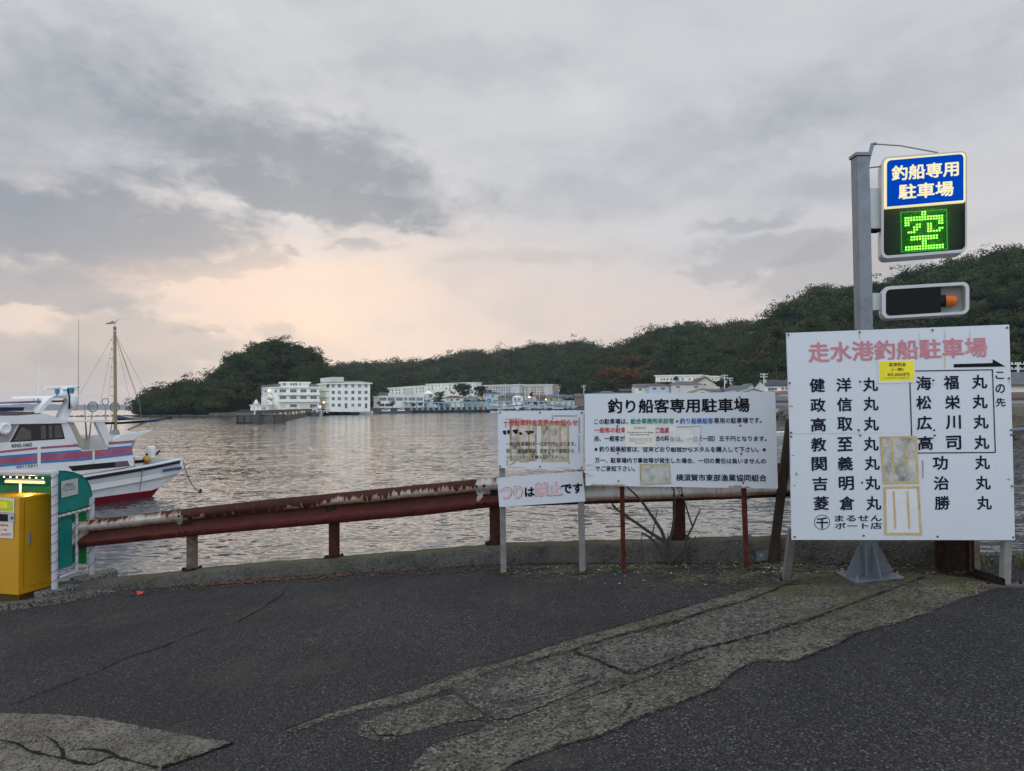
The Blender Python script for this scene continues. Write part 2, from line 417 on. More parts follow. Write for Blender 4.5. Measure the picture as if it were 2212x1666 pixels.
M_PIPEW = m('white_pipe', (0.43, 0.43, 0.47), 0.45, 0, 0.1, 8, dirt=(0.30, 0.22, 0.16), dirt_amt=0.35)
M_LBOX = m('lightbox_housing', (0.44, 0.455, 0.46), 0.45, 0, 0.08, 5)
M_BKPANEL = m('black_panel', (0.004, 0.005, 0.005), 0.35, 0, 0.2, 5, spec=0.12)
M_TEAL = m('teal_panel', (0.006, 0.165, 0.145), 0.45, 0, 0.12, 5, dirt=(0.01, 0.11, 0.10), dirt_amt=0.5)
M_GREENP = m('green_panel', (0.012, 0.19, 0.055), 0.45, 0, 0.15, 5)
M_YELLOW = m('yellow_enamel', (0.46, 0.235, 0.006), 0.4, 0, 0.06, 5, dirt=(0.36, 0.17, 0.006), dirt_amt=0.4)
M_YELDK = m('yellow_gap', (0.08, 0.045, 0.004), 0.6)
M_STEEL = m('brushed_steel', (0.35, 0.36, 0.37), 0.35, 0.7, 0.12, 20)
M_DARK = m('dark_plastic', (0.012, 0.012, 0.013), 0.6, spec=0.12)
M_WIRE = m('dark_wire', (0.015, 0.02, 0.018), 0.6)

# foliage
def leafmat(name):
    mt, t = newmat(name)
    tone = t.attr('tone', 'Color')
    n1 = t.noise(t.co, 0.35, 4, 0.6)
    c = t.mix(t.lin(n1, 0.3, 0.7, 0.0, 0.3), tone, (0.022, 0.038, 0.014))
    t.put(t.b.inputs['Base Color'], c)
    t.b.inputs['Roughness'].default_value = 0.8
    t.b.inputs['Specular IOR Level'].default_value = 0.04
    return mt
M_LEAF = leafmat('foliage')
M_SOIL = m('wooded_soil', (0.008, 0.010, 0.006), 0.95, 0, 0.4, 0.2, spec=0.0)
M_BARK = m('bark', (0.055, 0.045, 0.037), 0.9, 0, 0.35, 12, 0.004)

# ------------------------------------------------------------------ mesh builder
class MB:
    def __init__(s):
        s.v, s.f, s.mi, s.mats = [], [], [], []
    def midx(s, mat):
        if mat not in s.mats: s.mats.append(mat)
        return s.mats.index(mat)
    def add(s, vs, fs, mat):
        k = len(s.v); i = s.midx(mat)
        s.v += [Vector(p) for p in vs]
        for f in fs:
            s.f.append([k + a for a in f]); s.mi.append(i)
        return s
    def quad(s, a, b, c, d, mat):
        return s.add([a, b, c, d], [(0, 1, 2, 3)], mat)
    def hexa(s, p, mat):
        """p: 4 bottom + 4 top corners"""
        return s.add(p, [(3, 2, 1, 0), (4, 5, 6, 7), (0, 1, 5, 4), (1, 2, 6, 5), (2, 3, 7, 6), (3, 0, 4, 7)], mat)
    def box(s, o, ex, ey, ez, mat, x=(0, 1), y=(0, 1), z=(0, 1)):
        o, ex, ey, ez = Vector(o), Vector(ex), Vector(ey), Vector(ez)
        P = [o + ex * a + ey * b + ez * c for c in z for (a, b) in ((x[0], y[0]), (x[1], y[0]), (x[1], y[1]), (x[0], y[1]))]
        return s.hexa(P, mat)
    def abox(s, c, sx, sy, sz, mat):
        c = Vector(c)
        return s.box(c - Vector((sx, sy, sz)) / 2, (sx, 0, 0), (0, sy, 0), (0, 0, sz), mat)
    def prism(s, poly, ext, mat):
        """planar polygon (3d points) extruded along ext, concave allowed"""
        poly = [Vector(p) for p in poly]; ext = Vector(ext); n = len(poly)
        tr = tessellate_polygon([poly])
        s.add(poly + [p + ext for p in poly],
              [tuple(t) for t in tr] + [tuple(n + a for a in reversed(t)) for t in tr] +
              [(i, (i + 1) % n, n + (i + 1) % n, n + i) for i in range(n)], mat)
        return s
    def flat(s, poly, mat):
        poly = [Vector(p) for p in poly]
        fs = []
        for t in tessellate_polygon([poly]):
            a, b, c = (poly[i] for i in t)
            fs.append(tuple(t) if (b - a).cross(c - a).z >= 0 else tuple(reversed(t)))
        return s.add(poly, fs, mat)
    def cyl(s, a, b, r0, mat, r1=None, n=12, cap=True):
        a, b = Vector(a), Vector(b); r1 = r0 if r1 is None else r1
        d = (b - a)
        if d.length < 1e-7: return s
        d.normalize()
        u = d.orthogonal().normalized(); w = d.cross(u)
        vs = []
        for (p, r) in ((a, r0), (b, r1)):
            for i in range(n):
                t = 2 * math.pi * i / n
                vs.append(p + u * math.cos(t) * r + w * math.sin(t) * r)
        fs = [(i, (i + 1) % n, n + (i + 1) % n, n + i) for i in range(n)]
        if cap: fs += [tuple(range(n))[::-1], tuple(range(n, 2 * n))]
        return s.add(vs, fs, mat)
    def tube(s, pts, r, mat, n=8, r1=None):
        pts = [Vector(p) for p in pts]; k = len(pts)
        r1 = r if r1 is None else r1
        prev = None; vs = []
        for i, p in enumerate(pts):
            d = (pts[min(i + 1, k - 1)] - pts[max(i - 1, 0)])
            d = d.normalized() if d.length > 1e-9 else Vector((0, 0, 1))
            u = d.orthogonal().normalized() if prev is None else (prev - d * prev.dot(d)).normalized()
            prev = u; w = d.cross(u); rr = r + (r1 - r) * i / max(1, k - 1)
            for j in range(n):
                t = 2 * math.pi * j / n
                vs.append(p + u * math.cos(t) * rr + w * math.sin(t) * rr)
        fs = [(i * n + j, i * n + (j + 1) % n, (i + 1) * n + (j + 1) % n, (i + 1) * n + j) for i in range(k - 1) for j in range(n)]
        fs += [tuple(range(n))[::-1], tuple((k - 1) * n + j for j in range(n))]
        return s.add(vs, fs, mat)
    def lathe(s, c, prof, mat, n=16, ax=(0, 0, 1)):
        c = Vector(c); ax = Vector(ax).normalized(); u = ax.orthogonal().normalized(); w = ax.cross(u)
        vs = [c + ax * h + (u * math.cos(2 * math.pi * j / n) + w * math.sin(2 * math.pi * j / n)) * r for (r, h) in prof for j in range(n)]
        k = len(prof)
        fs = [(i * n + j, i * n + (j + 1) % n, (i + 1) * n + (j + 1) % n, (i + 1) * n + j) for i in range(k - 1) for j in range(n)]
        fs += [tuple(range(n))[::-1], tuple((k - 1) * n + j for j in range(n))]
        return s.add(vs, fs, mat)
    def ball(s, c, r, mat, n=12, sc=(1, 1, 1)):
        c = Vector(c); vs = []; k = n // 2 + 1
        for i in range(k):
            t = math.pi * i / (k - 1)
            rr = max(1e-4, math.sin(t))
            for j in range(n):
                a = 2 * math.pi * j / n
                vs.append(c + Vector((rr * math.cos(a) * sc[0], rr * math.sin(a) * sc[1], -math.cos(t) * sc[2])) * r)
        fs = [(i * n + j, i * n + (j + 1) % n, (i + 1) * n + (j + 1) % n, (i + 1) * n + j) for i in range(k - 1) for j in range(n)]
        return s.add(vs, fs, mat)
    def build(s, name, parent=None, smooth=False, bevel=0.0, origin=None):
        org = Vector(origin) if origin is not None else wloc(parent)
        me = bpy.data.meshes.new(name)
        me.from_pydata([tuple(p - org) for p in s.v], [], s.f)
        for mt in s.mats: me.materials.append(mt)
        me.polygons.foreach_set('material_index', s.mi)
        if smooth:
            me.polygons.foreach_set('use_smooth', [True] * len(s.f))
            me.set_sharp_from_angle(angle=math.radians(40))
        me.update()
        o = bpy.data.objects.new(name, me)
        COL.objects.link(o)
        if parent is not None: o.parent = parent
        else: o.location = org
        if bevel:
            b = o.modifiers.new('bevel', 'BEVEL'); b.width = bevel; b.segments = 2; b.limit_method = 'ANGLE'
        return o
WL = {}
def wloc(o):
    v = Vector((0, 0, 0))
    while o is not None:
        v = v + o.location; o = o.parent
    return v
def tag(o, label, cat, group=None, kind=None):
    o['label'] = label; o['category'] = cat
    if group: o['group'] = group
    if kind: o['kind'] = kind
    return o
def thing(name, label, cat, loc, group=None):
    o = bpy.data.objects.new(name, None)
    o.empty_display_size = 0.2
    COL.objects.link(o); o.location = loc
    return tag(o, label, cat, group)
def struct(o, kind='structure'):
    o['kind'] = kind; return o
def dup(o, parent=None):
    c = o.copy(); COL.objects.link(c)
    if parent is not None: c.parent = parent
    for ch in list(o.children): dup(ch, c)
    return c

# ------------------------------------------------------------------ lettering on flat boards
DG = None
TCACHE = {}
def text_geo(body):
    if body in TCACHE: return TCACHE[body]
    c = bpy.data.curves.new('t', 'FONT'); c.body = body; c.resolution_u = 3; c.fill_mode = 'FRONT'
    o = bpy.data.objects.new('t', c); COL.objects.link(o)
    dg = bpy.context.evaluated_depsgraph_get()
    me = bpy.data.meshes.new_from_object(o.evaluated_get(dg))
    v = np.array([(a.co.x, a.co.y) for a in me.vertices]); f = [tuple(p.vertices) for p in me.polygons]
    bpy.data.objects.remove(o); bpy.data.curves.remove(c); bpy.data.meshes.remove(me)
    TCACHE[body] = (v, f)
    return v, f

class Board:
    """a flat rectangle in the place, given by its corners"""
    def __init__(s, tl, tr, br, bl):
        s.tl, s.tr, s.br, s.bl = tl, tr, br, bl
        s.n = (tr - bl).cross(tl - bl).normalized()
        if s.n.dot(CPOS - bl) < 0: s.n = -s.n
    def p(s, px, py, off=0.0):
        return on_plane(px, py, s.bl, s.n) + s.n * off
    def slab(s, mb, mat, thick=0.02):
        P = [s.bl, s.br, s.tr, s.tl]
        mb.prism(P, -s.n * thick, mat)
    def patch(s, mb, pts, mat, off, thick=None):
        P = [s.p(a, b, off) for a, b in pts]
        if thick: mb.prism(P, -s.n * thick, mat)
        else:
            mb.add(P, [tuple(t) for t in tessellate_polygon([P])], mat)
    def text(s, mb, body, x0, y0, x1, y1, mat, off=0.003, dr=0.0, bold=0.012, sl=0.0, weight=None):
        """ink box x0..x1, y0..y1 (at the left end), dr: drop at right end, sl: shift of the lower edge"""
        v, f = text_geo(body)
        lo, hi = v.min(0), v.max(0)
        if hi[1] - lo[1] < 0.12:   # a single bar glyph
            lo[1] -= 0.4; hi[1] += 0.4
        tl, tr = s.p(x0, y0), s.p(x1, y0 + dr)
        bl, br = s.p(x0 + sl, y1), s.p(x1 + sl, y1 + dr)
        offs = [(0, 0)] if not bold else [(bold * math.cos(a), bold * math.sin(a)) for a in np.arange(0, 6.28, 6.2832 / 8)] + [(0, 0)]
        for k, (ox, oy) in enumerate(offs):
            a = (v[:, 0] + ox - lo[0]) / (hi[0] - lo[0]); b = (v[:, 1] + oy - lo[1]) / (hi[1] - lo[1])
            P = []
            for u, w in zip(a, b):
                u, w = float(u), float(w)
                P.append((bl * (1 - u) + br * u) * (1 - w) + (tl * (1 - u) + tr * u) * w + s.n * (off + 0.00012 * k))
            mb.add(P, f, mat)

#==END-BASE==
# ================================================================== ground
def path_Y(px, path, py=900):
    """depth at which the vertical plane through a picture column meets a ground-plan polyline"""
    d = ray(px, py); dxy = Vector((d.x, d.y))
    for a, b in zip(path[:-1], path[1:]):
        ax, ay, bx, by = a[0], a[1], b[0], b[1]
        ca = dxy.x * ay - dxy.y * ax; cb = dxy.x * by - dxy.y * bx
        if ca * cb <= 0 and ca != cb:
            t = ca / (ca - cb)
            return ay + (by - ay) * t
    a, b = (path[0], path[1]) if px < 1000 else (path[-2], path[-1])
    ca = dxy.x * a[1] - dxy.y * a[0]; cb = dxy.x * b[1] - dxy.y * b[0]
    t = ca / (ca - cb)
    return a[1] + (b[1] - a[1]) * t

base_px = [(-420, 1322), (-100, 1302), (100, 1288), (246, 1277), (361, 1268), (493, 1256), (604, 1248), (714, 1241), (824, 1234),
           (957, 1226), (1098, 1217), (1268, 1216), (1445, 1217), (1592, 1216), (1700, 1216), (1817, 1219), (1937, 1221), (2062, 1223)]
base = [gnd(*p) for p in base_px]
def refine(pts, n):
    out = []
    for a, b in zip(pts[:-1], pts[1:]):
        for i in range(n): out.append(a.lerp(b, i / n))
    return out + [pts[-1]]
wl_ = refine(base, 5)
def offset(pts, d):
    out = []
    for i, p in enumerate(pts):
        t = pts[min(i + 1, len(pts) - 1)] - pts[max(i - 1, 0)]
        nrm = Vector((-t.y, t.x, 0)).normalized()
        q_ = p + nrm * d
        out.append(Vector((q_.x, q_.y, gz(p.x))))
    return out
def wall_h(px):
    return float(np.interp(px, [-400, 246, 401, 824, 1098, 1563, 2062], [0.10, 0.115, 0.135, 0.16, 0.185, 0.215, 0.225]))
wpx = []
for a, b in zip(base_px[:-1], base_px[1:]):
    for i in range(5): wpx.append(a[0] + (b[0] - a[0]) * i / 5)
wpx.append(base_px[-1][0])
TH = 0.33
front = offset(wl_, 0.0); back = offset(wl_, TH)
mb = MB()
rows = []
for i, (f_, b_) in enumerate(zip(front, back)):
    h = wall_h(wpx[i]); jit = 0.006
    def J(): return R.uniform(-jit, jit)
    z = f_.z
    fd = (b_ - f_).normalized(); fd.z = 0
    rows.append([Vector((f_.x, f_.y, z - 0.15)), Vector((f_.x + J(), f_.y + J(), z + 0.01)), f_ + fd * 0.012 + Vector((0, J(), h * 0.6)),
                 f_ + fd * 0.02 + Vector((0, J(), h - 0.03)), f_ + fd * (0.05) + Vector((0, J(), h + J())), f_ + fd * (TH - 0.03) + Vector((0, 0, h + J())),
                 f_ + fd * TH + Vector((0, 0, h - 0.03)), Vector((b_.x, b_.y, -4.0))])
k = len(rows[0])
vs = [p for r in rows for p in r]
fs = [(i * k + j, (i + 1) * k + j, (i + 1) * k + j + 1, i * k + j + 1) for i in range(len(rows) - 1) for j in range(k - 1)]
e = (len(rows) - 1) * k
fs.append(tuple(e + j for j in range(k)))
mb.add(vs, fs, M_WALL)
tag(mb.build('parapet', smooth=True, origin=(0, 8, 0)), 'low mossy concrete parapet along the edge of the quay under the rusty guardrail', 'wall')

# one sheet of asphalt, edge along the parapet
edge_pts = [p for p in wl_] + [gnd(2110, 1217), gnd(2300, 1212), gnd(2700, 1206)]
mb = MB()
vs, fs = [], []
for p in edge_pts:
    p2 = Vector((p.x, p.y + 0.05, gz(p.x)))
    vs += [p2, Vector((p.x, 4.0, gz(p.x))), Vector((p.x, -30.0, gz(p.x)))]
for i in range(len(edge_pts) - 1):
    for j in range(2):
        fs.append((i * 3 + j, i * 3 + j + 1, (i + 1) * 3 + j + 1, (i + 1) * 3 + j))
mb.add(vs, fs, M_ASPH)
struct(mb.build('asphalt_ground', origin=(0, 0, 0)))

def jag(px_pts, n=6, amp=2.0, seed=0):
    r = random.Random(seed); out = []
    for (a, b) in zip(px_pts[:-1], px_pts[1:]):
        L = math.hypot(b[0] - a[0], b[1] - a[1]); kk = max(1, int(L / 9))
        for i in range(kk):
            t = i / kk
            out.append((a[0] + (b[0] - a[0]) * t + (r.uniform(-amp, amp) if i else 0), a[1] + (b[1] - a[1]) * t + (r.uniform(-amp, amp) * 0.6 if i else 0)))
    return out + [px_pts[-1]]
def ground_poly(mb, px_pts, dz, mat, amp=2.0, seed=0, closed=True):
    P = [gnd(a, b) + Vector((0, 0, dz)) for a, b in jag(px_pts + [px_pts[0]], 6, amp, seed)[:-1]]
    mb.flat(P, mat)
up = [(2151, 1256), (2060, 1246), (1960, 1237), (1860, 1240), (1760, 1247), (1690, 1258), (1606, 1277), (1531, 1299), (1456, 1321), (1316, 1361), (1231, 1384), (1106, 1426), (1000, 1450), (900, 1491), (790, 1521), (700, 1546), (615, 1580)]
rib_back = [(630, 1584), (700, 1559), (795, 1532), (850, 1526), (925, 1507), (978, 1485), (985, 1500), (962, 1520), (930, 1535), (948, 1572), (925, 1602), (880, 1640), (840, 1690)]
low = [(1060, 1690), (1106, 1655), (1206, 1616), (1301, 1591), (1386, 1551), (1466, 1521), (1546, 1491), (1591, 1451), (1636, 1429), (1701, 1432), (1726, 1428), (1806, 1396), (1856, 1369), (1946, 1346), (2031, 1316), (2081, 1294), (2151, 1272)]
mb = MB()
ground_poly(mb, up + rib_back + low, 0.004, M_CONC, 2.2, 3)
ground_poly(mb, [(780, 1560), (865, 1530), (893, 1536), (930, 1545), (948, 1572), (925, 1577), (860, 1603), (800, 1600), (770, 1590)], 0.003, M_CONC, 3, 5)
M_TAN = concrete('tan_concrete', (0.080, 0.071, 0.055), (0.175, 0.156, 0.120), True, 62.0)
M_SLAB = concrete('slab_concrete', (0.064, 0.059, 0.051), (0.165, 0.151, 0.125), True, 56.0)
l1 = [(a / 2 + 1106, 1171.4 + b / 2) for a, b in ((0, 532), (130, 500), (260, 466), (440, 407), (700, 341), (850, 292), (1000, 256), (1120, 212))]
ground_poly(mb, [(1640, 1268), (1606, 1278), (1531, 1300), (1456, 1322), (1316, 1362), (1231, 1385), (1106, 1427), (1000, 1451), (900, 1492), (790, 1522), (700, 1547), (630, 1578)] + [(700, 1556), (795, 1530), (850, 1523), (925, 1505), (978, 1481)] + l1, 0.0075, M_TAN, 1.6, 31)
l3 = [(a / 2 + 1106, 1171.4 + b / 2) for a, b in ((530, 566), (650, 522), (800, 462), (1000, 417), (1150, 372), (1300, 327), (1480, 262), (1600, 210))]
ground_poly(mb, [(a / 2 + 1106, 1171.4 + b / 2) for a, b in ((1130, 226), (1000, 274), (850, 312), (700, 358), (440, 424), (285, 478), (365, 506), (490, 558))] + l3 + [(1870, 1268), (1760, 1262)], 0.0075, M_SLAB, 1.4, 32)
ground_poly(mb, [(1008, 1520), (1050, 1488), (1106, 1458), (1180, 1428), (1228, 1414), (1268, 1424), (1305, 1446), (1296, 1474), (1240, 1500), (1170, 1530), (1100, 1556), (1074, 1558), (1040, 1540)], 0.011, M_SLAB, 3.2, 33)
ground_poly(mb, [(800, 1572), (866, 1538), (930, 1514), (982, 1504), (1020, 1530), (1046, 1552), (1006, 1562), (930, 1574), (868, 1592), (815, 1592)], 0.011, M_TAN, 3.4, 34)
l4 = [(a / 2 + 1106, 1171.4 + b / 2) for a, b in ((0, 800), (140, 735), (300, 682), (440, 638), (560, 604), (700, 548), (830, 508), (1010, 448), (1160, 402), (1310, 356), (1490, 288), (1680, 220), (1790, 180))]
ground_poly(mb, l4 + [(2060, 1262), (2125, 1268)] + [(2081, 1292), (2031, 1314), (1946, 1344), (1856, 1367), (1806, 1394), (1726, 1426), (1701, 1430), (1636, 1427), (1591, 1449), (1546, 1489), (1466, 1519), (1386, 1549), (1301, 1589), (1206, 1614), (1106, 1653), (1062, 1688), (900, 1690), (960, 1640), (1040, 1600)], 0.0075, M_TAN, 1.8, 35)
struct(mb.build('concrete_apron', origin=(0, 0, 0)))
mb = MB()
ground_poly(mb, [(-120, 1540), (0, 1542), (120, 1545), (215, 1553), (300, 1570), (380, 1585), (435, 1596), (505, 1606), (440, 1631), (350, 1660), (320, 1720), (-120, 1720)], 0.004, M_PATCH, 2.0, 9)
struct(mb.build('concrete_patch', origin=(0, 0, 0)))
# asphalt crumbs left lying over the apron
mb = MB()
ground_poly(mb, [(960, 1491), (1000, 1503), (1050, 1540), (1072, 1556), (1052, 1566), (1012, 1545), (985, 1512)], 0.008, M_ASPH, 3, 12)
ground_poly(mb, [(848, 1555), (905, 1575), (985, 1562), (1046, 1569), (1010, 1588), (930, 1612), (900, 1640), (868, 1690), (845, 1690), (860, 1610)], 0.008, M_ASPH, 4, 13)
struct(mb.build('asphalt_remnant', origin=(0, 0, 0)))

def ribbon(mb, px_pts, w, dz, mat, seed=1, amp=2.0):
    pts = [gnd(a, b) for a, b in jag(px_pts, 6, amp, seed)]
    r = random.Random(seed + 50)
    L, Rr = [], []
    for i, p in enumerate(pts):
        t = pts[min(i + 1, len(pts) - 1)] - pts[max(i - 1, 0)]
        nrm = Vector((-t.y, t.x, 0)).normalized()
        ww = w * (0.22 + 0.7 * r.random() ** 1.8)
        a, b = p + nrm * ww / 2, p - nrm * ww / 2
        a.z = gz(a.x) + dz; b.z = gz(b.x) + dz
        L.append(a); Rr.append(b)
    n = len(pts)
    mb.add(L + Rr, [(i, n + i, n + i + 1, i + 1) for i in range(n - 1)], mat)
Z5 = lambda pts: [(a / 2, b / 2 + 1225.6) for a, b in pts]
Z6 = lambda pts: [(1106 + a / 2, 1171.4 + b / 2) for a, b in pts]
mb = MB()
ribbon(mb, Z5([(40, 600), (180, 545), (390, 465), (540, 395), (700, 345), (880, 270), (1020, 240), (1150, 170), (1260, 85)]), 0.022, 0.006, M_CRACK, 1)
ribbon(mb, Z5([(700, 345), (715, 342), (730, 335)]), 0.05, 0.007, M_CRACK, 2)
for sd_, (pts, w) in enumerate([
    ([(0, 545), (130, 510), (260, 475), (440, 415), (700, 350), (850, 300), (1000, 265), (1180, 190)], 0.024),
    ([(270, 490), (480, 425), (650, 375), (850, 305), (1000, 262)], 0.012),
    ([(260, 475), (350, 510), (480, 565), (512, 576)], 0.028),
    ([(512, 576), (650, 530), (800, 470), (1000, 425), (1150, 380), (1300, 335), (1480, 268), (1660, 200), (1780, 155)], 0.026),
    ([(300, 690), (440, 640), (560, 600), (700, 545), (830, 505)], 0.016), ([(460, 770), (520, 700)], 0.012),
    ([(1180, 190), (1290, 165), (1415, 128)], 0.026), ([(0, 700), (140, 660), (330, 600), (400, 575)], 0.012)]):
    ribbon(mb, Z6(pts), w * 1.2, 0.0125, M_CRACK, 20 + sd_)
for sd_, (pts, w) in enumerate([
    ([(0, 750), (70, 765), (130, 800), (200, 815), (270, 830), (330, 850), (400, 858), (470, 825), (520, 830), (600, 850), (680, 872)], 0.035),
    ([(200, 735), (240, 760), (270, 795), (275, 828)], 0.025), ([(330, 795), (400, 790), (460, 800), (520, 828)], 0.03), ([(70, 765), (170, 755), (215, 750)], 0.016)]):
    ribbon(mb, Z5(pts), w, 0.009, M_CRACK, 40 + sd_)
# dark gap along the upper edge of the apron
ribbon(mb, up[5:], 0.018, 0.0125, M_CRACK, 60, 2.2)
ribbon(mb, [(505, 1606), (440, 1631), (350, 1660)], 0.05, 0.009, M_CRACK, 61)
ribbon(mb, low[1:-4], 0.012, 0.0125, M_CRACK, 62, 2.2)
struct(mb.build('ground_cracks', origin=(0, 0, 0)))

# kerb and platform by the ticket machine
kp = [gnd(*p) for p in [(-200, 1336), (-60, 1326), (40, 1317), (130, 1304), (200, 1290), (250, 1280)]]
kp = refine(kp, 3)
mb = MB()
rows = []
for i, p in enumerate(kp):
    h = 0.075 * (1 - 0.9 * max(0, (i - 10)) / (len(kp) - 11))
    rows.append([Vector((p.x, p.y, gz(p.x) - 0.1)), Vector((p.x, p.y, gz(p.x) + h * 0.85)), Vector((p.x + 0.01, p.y + 0.015, gz(p.x) + h)), Vector((p.x + 0.05, p.y + 0.14, gz(p.x) + h)), Vector((p.x + 0.05, p.y + 0.15, gz(p.x) - 0.1))])
vs = [p for r in rows for p in r]
fs = [(i * 5 + j, (i + 1) * 5 + j, (i + 1) * 5 + j + 1, i * 5 + j + 1) for i in range(len(rows) - 1) for j in range(4)]
fs.append(tuple((len(rows) - 1) * 5 + j for j in range(5)))
mb.add(vs, fs, M_KERB)
struct(mb.build('kerb', smooth=True, origin=(-6, 8, 0)))
mb = MB()
plat = [p + Vector((0.05, 0.14, 0)) for p in kp]
P = [Vector((p.x, p.y, gz(p.x) + 0.035)) for p in plat]
Qb = [Vector((p.x, min(9.2, p.y + 0.75), gz(p.x) + 0.035)) for p in plat]
n = len(P)
mb.add(P + Qb, [(i, i + 1, n + i + 1, n + i) for i in range(n - 1)], M_KERB)
struct(mb.build('platform', origin=(0, 0, 0)))

# moss film on the asphalt near the parapet
def mossmat():
    mt, t = newmat('moss_film')
    n1 = t.noise(t.co, 1.5, 8, 0.7); n2 = t.noise(t.co, 26.0, 5, 0.7)
    t.put(t.b.inputs['Base Color'], t.mix(t.lin(n2, 0.3, 0.7), (0.045, 0.050, 0.026), (0.10, 0.10, 0.055)))
    t.b.inputs['Roughness'].default_value = 0.95
    a = t.ss(t.math('ADD', n1, t.math('MULTIPLY', t.math('SUBTRACT', n2, 0.5), 0.5)), 0.42, 0.62)
    e_ = t.attr('edge')
    t.put(t.b.inputs['Alpha'], t.math('MULTIPLY', t.math('MULTIPLY', a, e_), 0.85))
    return mt
M_MOSS = mossmat()
mb = MB()
cols = [(1020, 1232, 1250), (1120, 1226, 1262), (1270, 1222, 1268), (1400, 1222, 1275), (1540, 1222, 1288), (1640, 1222, 1290), (1720, 1222, 1268), (1860, 1224, 1270), (1990, 1227, 1284), (2100, 1230, 1280)]
vs, ev = [], []
for i, (x, y0, y1) in enumerate(cols):
    for j in range(5):
        vs.append(gnd(x, y0 + (y1 - y0) * j / 4) + Vector((0, 0, 0.0135)))
        ev.append(0.0 if (j == 4 or i in (0, len(cols) - 1)) else (0.6 if j == 3 else 1.0))
mb.add(vs, [(i * 5 + j, i * 5 + j + 1, (i + 1) * 5 + j + 1, (i + 1) * 5 + j) for i in range(len(cols) - 1) for j in range(4)], M_MOSS)
o = mb.build('moss', origin=(0, 0, 0))
at_ = o.data.attributes.new('edge', 'FLOAT', 'POINT'); at_.data.foreach_set('value', ev)
tag(o, 'thin olive moss spread over the ground in front of the parapet', 'moss', kind='stuff')

# litter: shell bits, dead leaves, needles, grit
M_SHELL = m('shell_white', (0.46, 0.45, 0.42), 0.6, var=0.2, scale=40)
M_LEAFD = m('dead_leaf', (0.105, 0.058, 0.032), 0.8, var=0.6, scale=9)
M_NEEDLE = m('dead_needles', (0.085, 0.048, 0.032), 0.9, var=0.6, scale=14)
M_GRIT = m('grit', (0.10, 0.095, 0.088), 0.9, var=0.6, scale=23)
def chip(mb, c, s, mat, thin=0.35, k=5):
    a0 = R.uniform(0, 6.28); P = []
    for i in range(k):
        a = a0 + 6.283 * i / k; r = s * R.uniform(0.5, 1.0)
        P.append(c + Vector((math.cos(a) * r, math.sin(a) * r, R.uniform(0, s * thin))))
    P.append(c + Vector((0, 0, s * R.uniform(0.2, 0.7))))
    mb.add(P, [(i, (i + 1) % k, k) for i in range(k)], mat)
def scatter(mb, n, pxr, pyf, smin, smax, mat, dz=0.012, thin=0.35):
    for _ in range(n):
        x = R.uniform(*pxr); y = pyf(x)
        chip(mb, gnd(x, y) + Vector((0, 0, dz)), R.uniform(smin, smax), mat, thin)
bx = [p[0] for p in base_px]; by = [p[1] for p in base_px]
def nearwall(lo_, hi_, pw=1.6):
    return lambda x: float(np.interp(x, bx, by)) + lo_ + (hi_ - lo_) * (R.random() ** pw)
mb = MB()
scatter(mb, 120, (1290, 2060), nearwall(3, 26), 0.004, 0.014, M_SHELL)
scatter(mb, 60, (1090, 1560), nearwall(10, 50), 0.004, 0.013, M_SHELL)
scatter(mb, 16, (1620, 1700), nearwall(12, 26), 0.006, 0.018, M_SHELL)
tag(mb.build('shell_fragments', origin=(2, 7, 0)), 'small white broken shells lying along the foot of the parapet', 'shells', kind='stuff')
mb = MB()
scatter(mb, 900, (255, 1100), nearwall(-1, 14, 1.0), 0.006, 0.025, M_NEEDLE)
scatter(mb, 500, (430, 760), nearwall(-3, 8, 1.0), 0.008, 0.03, M_NEEDLE)
scatter(mb, 60, (1290, 2060), nearwall(-1, 16), 0.012, 0.04, M_LEAFD)
scatter(mb, 260, (1100, 2060), nearwall(-1, 16), 0.006, 0.02, M_NEEDLE)
scatter(mb, 12, (200, 1500), nearwall(20, 220), 0.010, 0.026, M_LEAFD)
tag(mb.build('leaf_litter', origin=(-3, 8, 0)), 'brown dead leaves and needles drifted along the parapet foot', 'leaf litter', kind='stuff')
mb = MB()
scatter(mb, 800, (1100, 2080), nearwall(6, 60), 0.003, 0.008, M_GRIT)
scatter(mb, 420, (800, 1250), lambda x: R.uniform(1490, 1665), 0.002, 0.008, M_GRIT)
scatter(mb, 500, (1250, 2212), lambda x: R.uniform(1300, 1666), 0.003, 0.010, M_GRIT)
tag(mb.build('loose_gravel', origin=(0, 5, 0)), 'loose grit and small stones on the worn asphalt and concrete', 'gravel', kind='stuff')
M_CLOD = m('mossy_soil', (0.050, 0.050, 0.026), 0.95, 0, 0.6, 18, spec=0.05)
mb = MB()
for (px, py, w) in ((1088, 1239, 26), (1258, 1237, 24), (1347, 1233, 20), (1613, 1231, 20), (1697, 1258, 34), (1880, 1252, 70), (1668, 1219, 26), (2073, 1238, 40), (415, 1268, 30), (1442, 1218, 34), (2170, 1262, 40)):
    for _ in range(70):
        chip(mb, gnd(px + R.gauss(0, w * .45), py + R.gauss(0, 3.0)) + Vector((0, 0, 0.010)), R.uniform(0.008, 0.026), M_CLOD, 0.3, 6)
tag(mb.build('mossy_soil', origin=(1, 7, 0)), 'dark mossy soil gathered round the feet of the posts and signs', 'soil', kind='stuff')
M_DRYG = m('dry_grass', (0.20, 0.16, 0.08), 0.9, 0, 0.4, 9); M_WEED = m('green_weed', (0.06, 0.085, 0.02), 0.9, 0, 0.4, 9)
mb = MB()
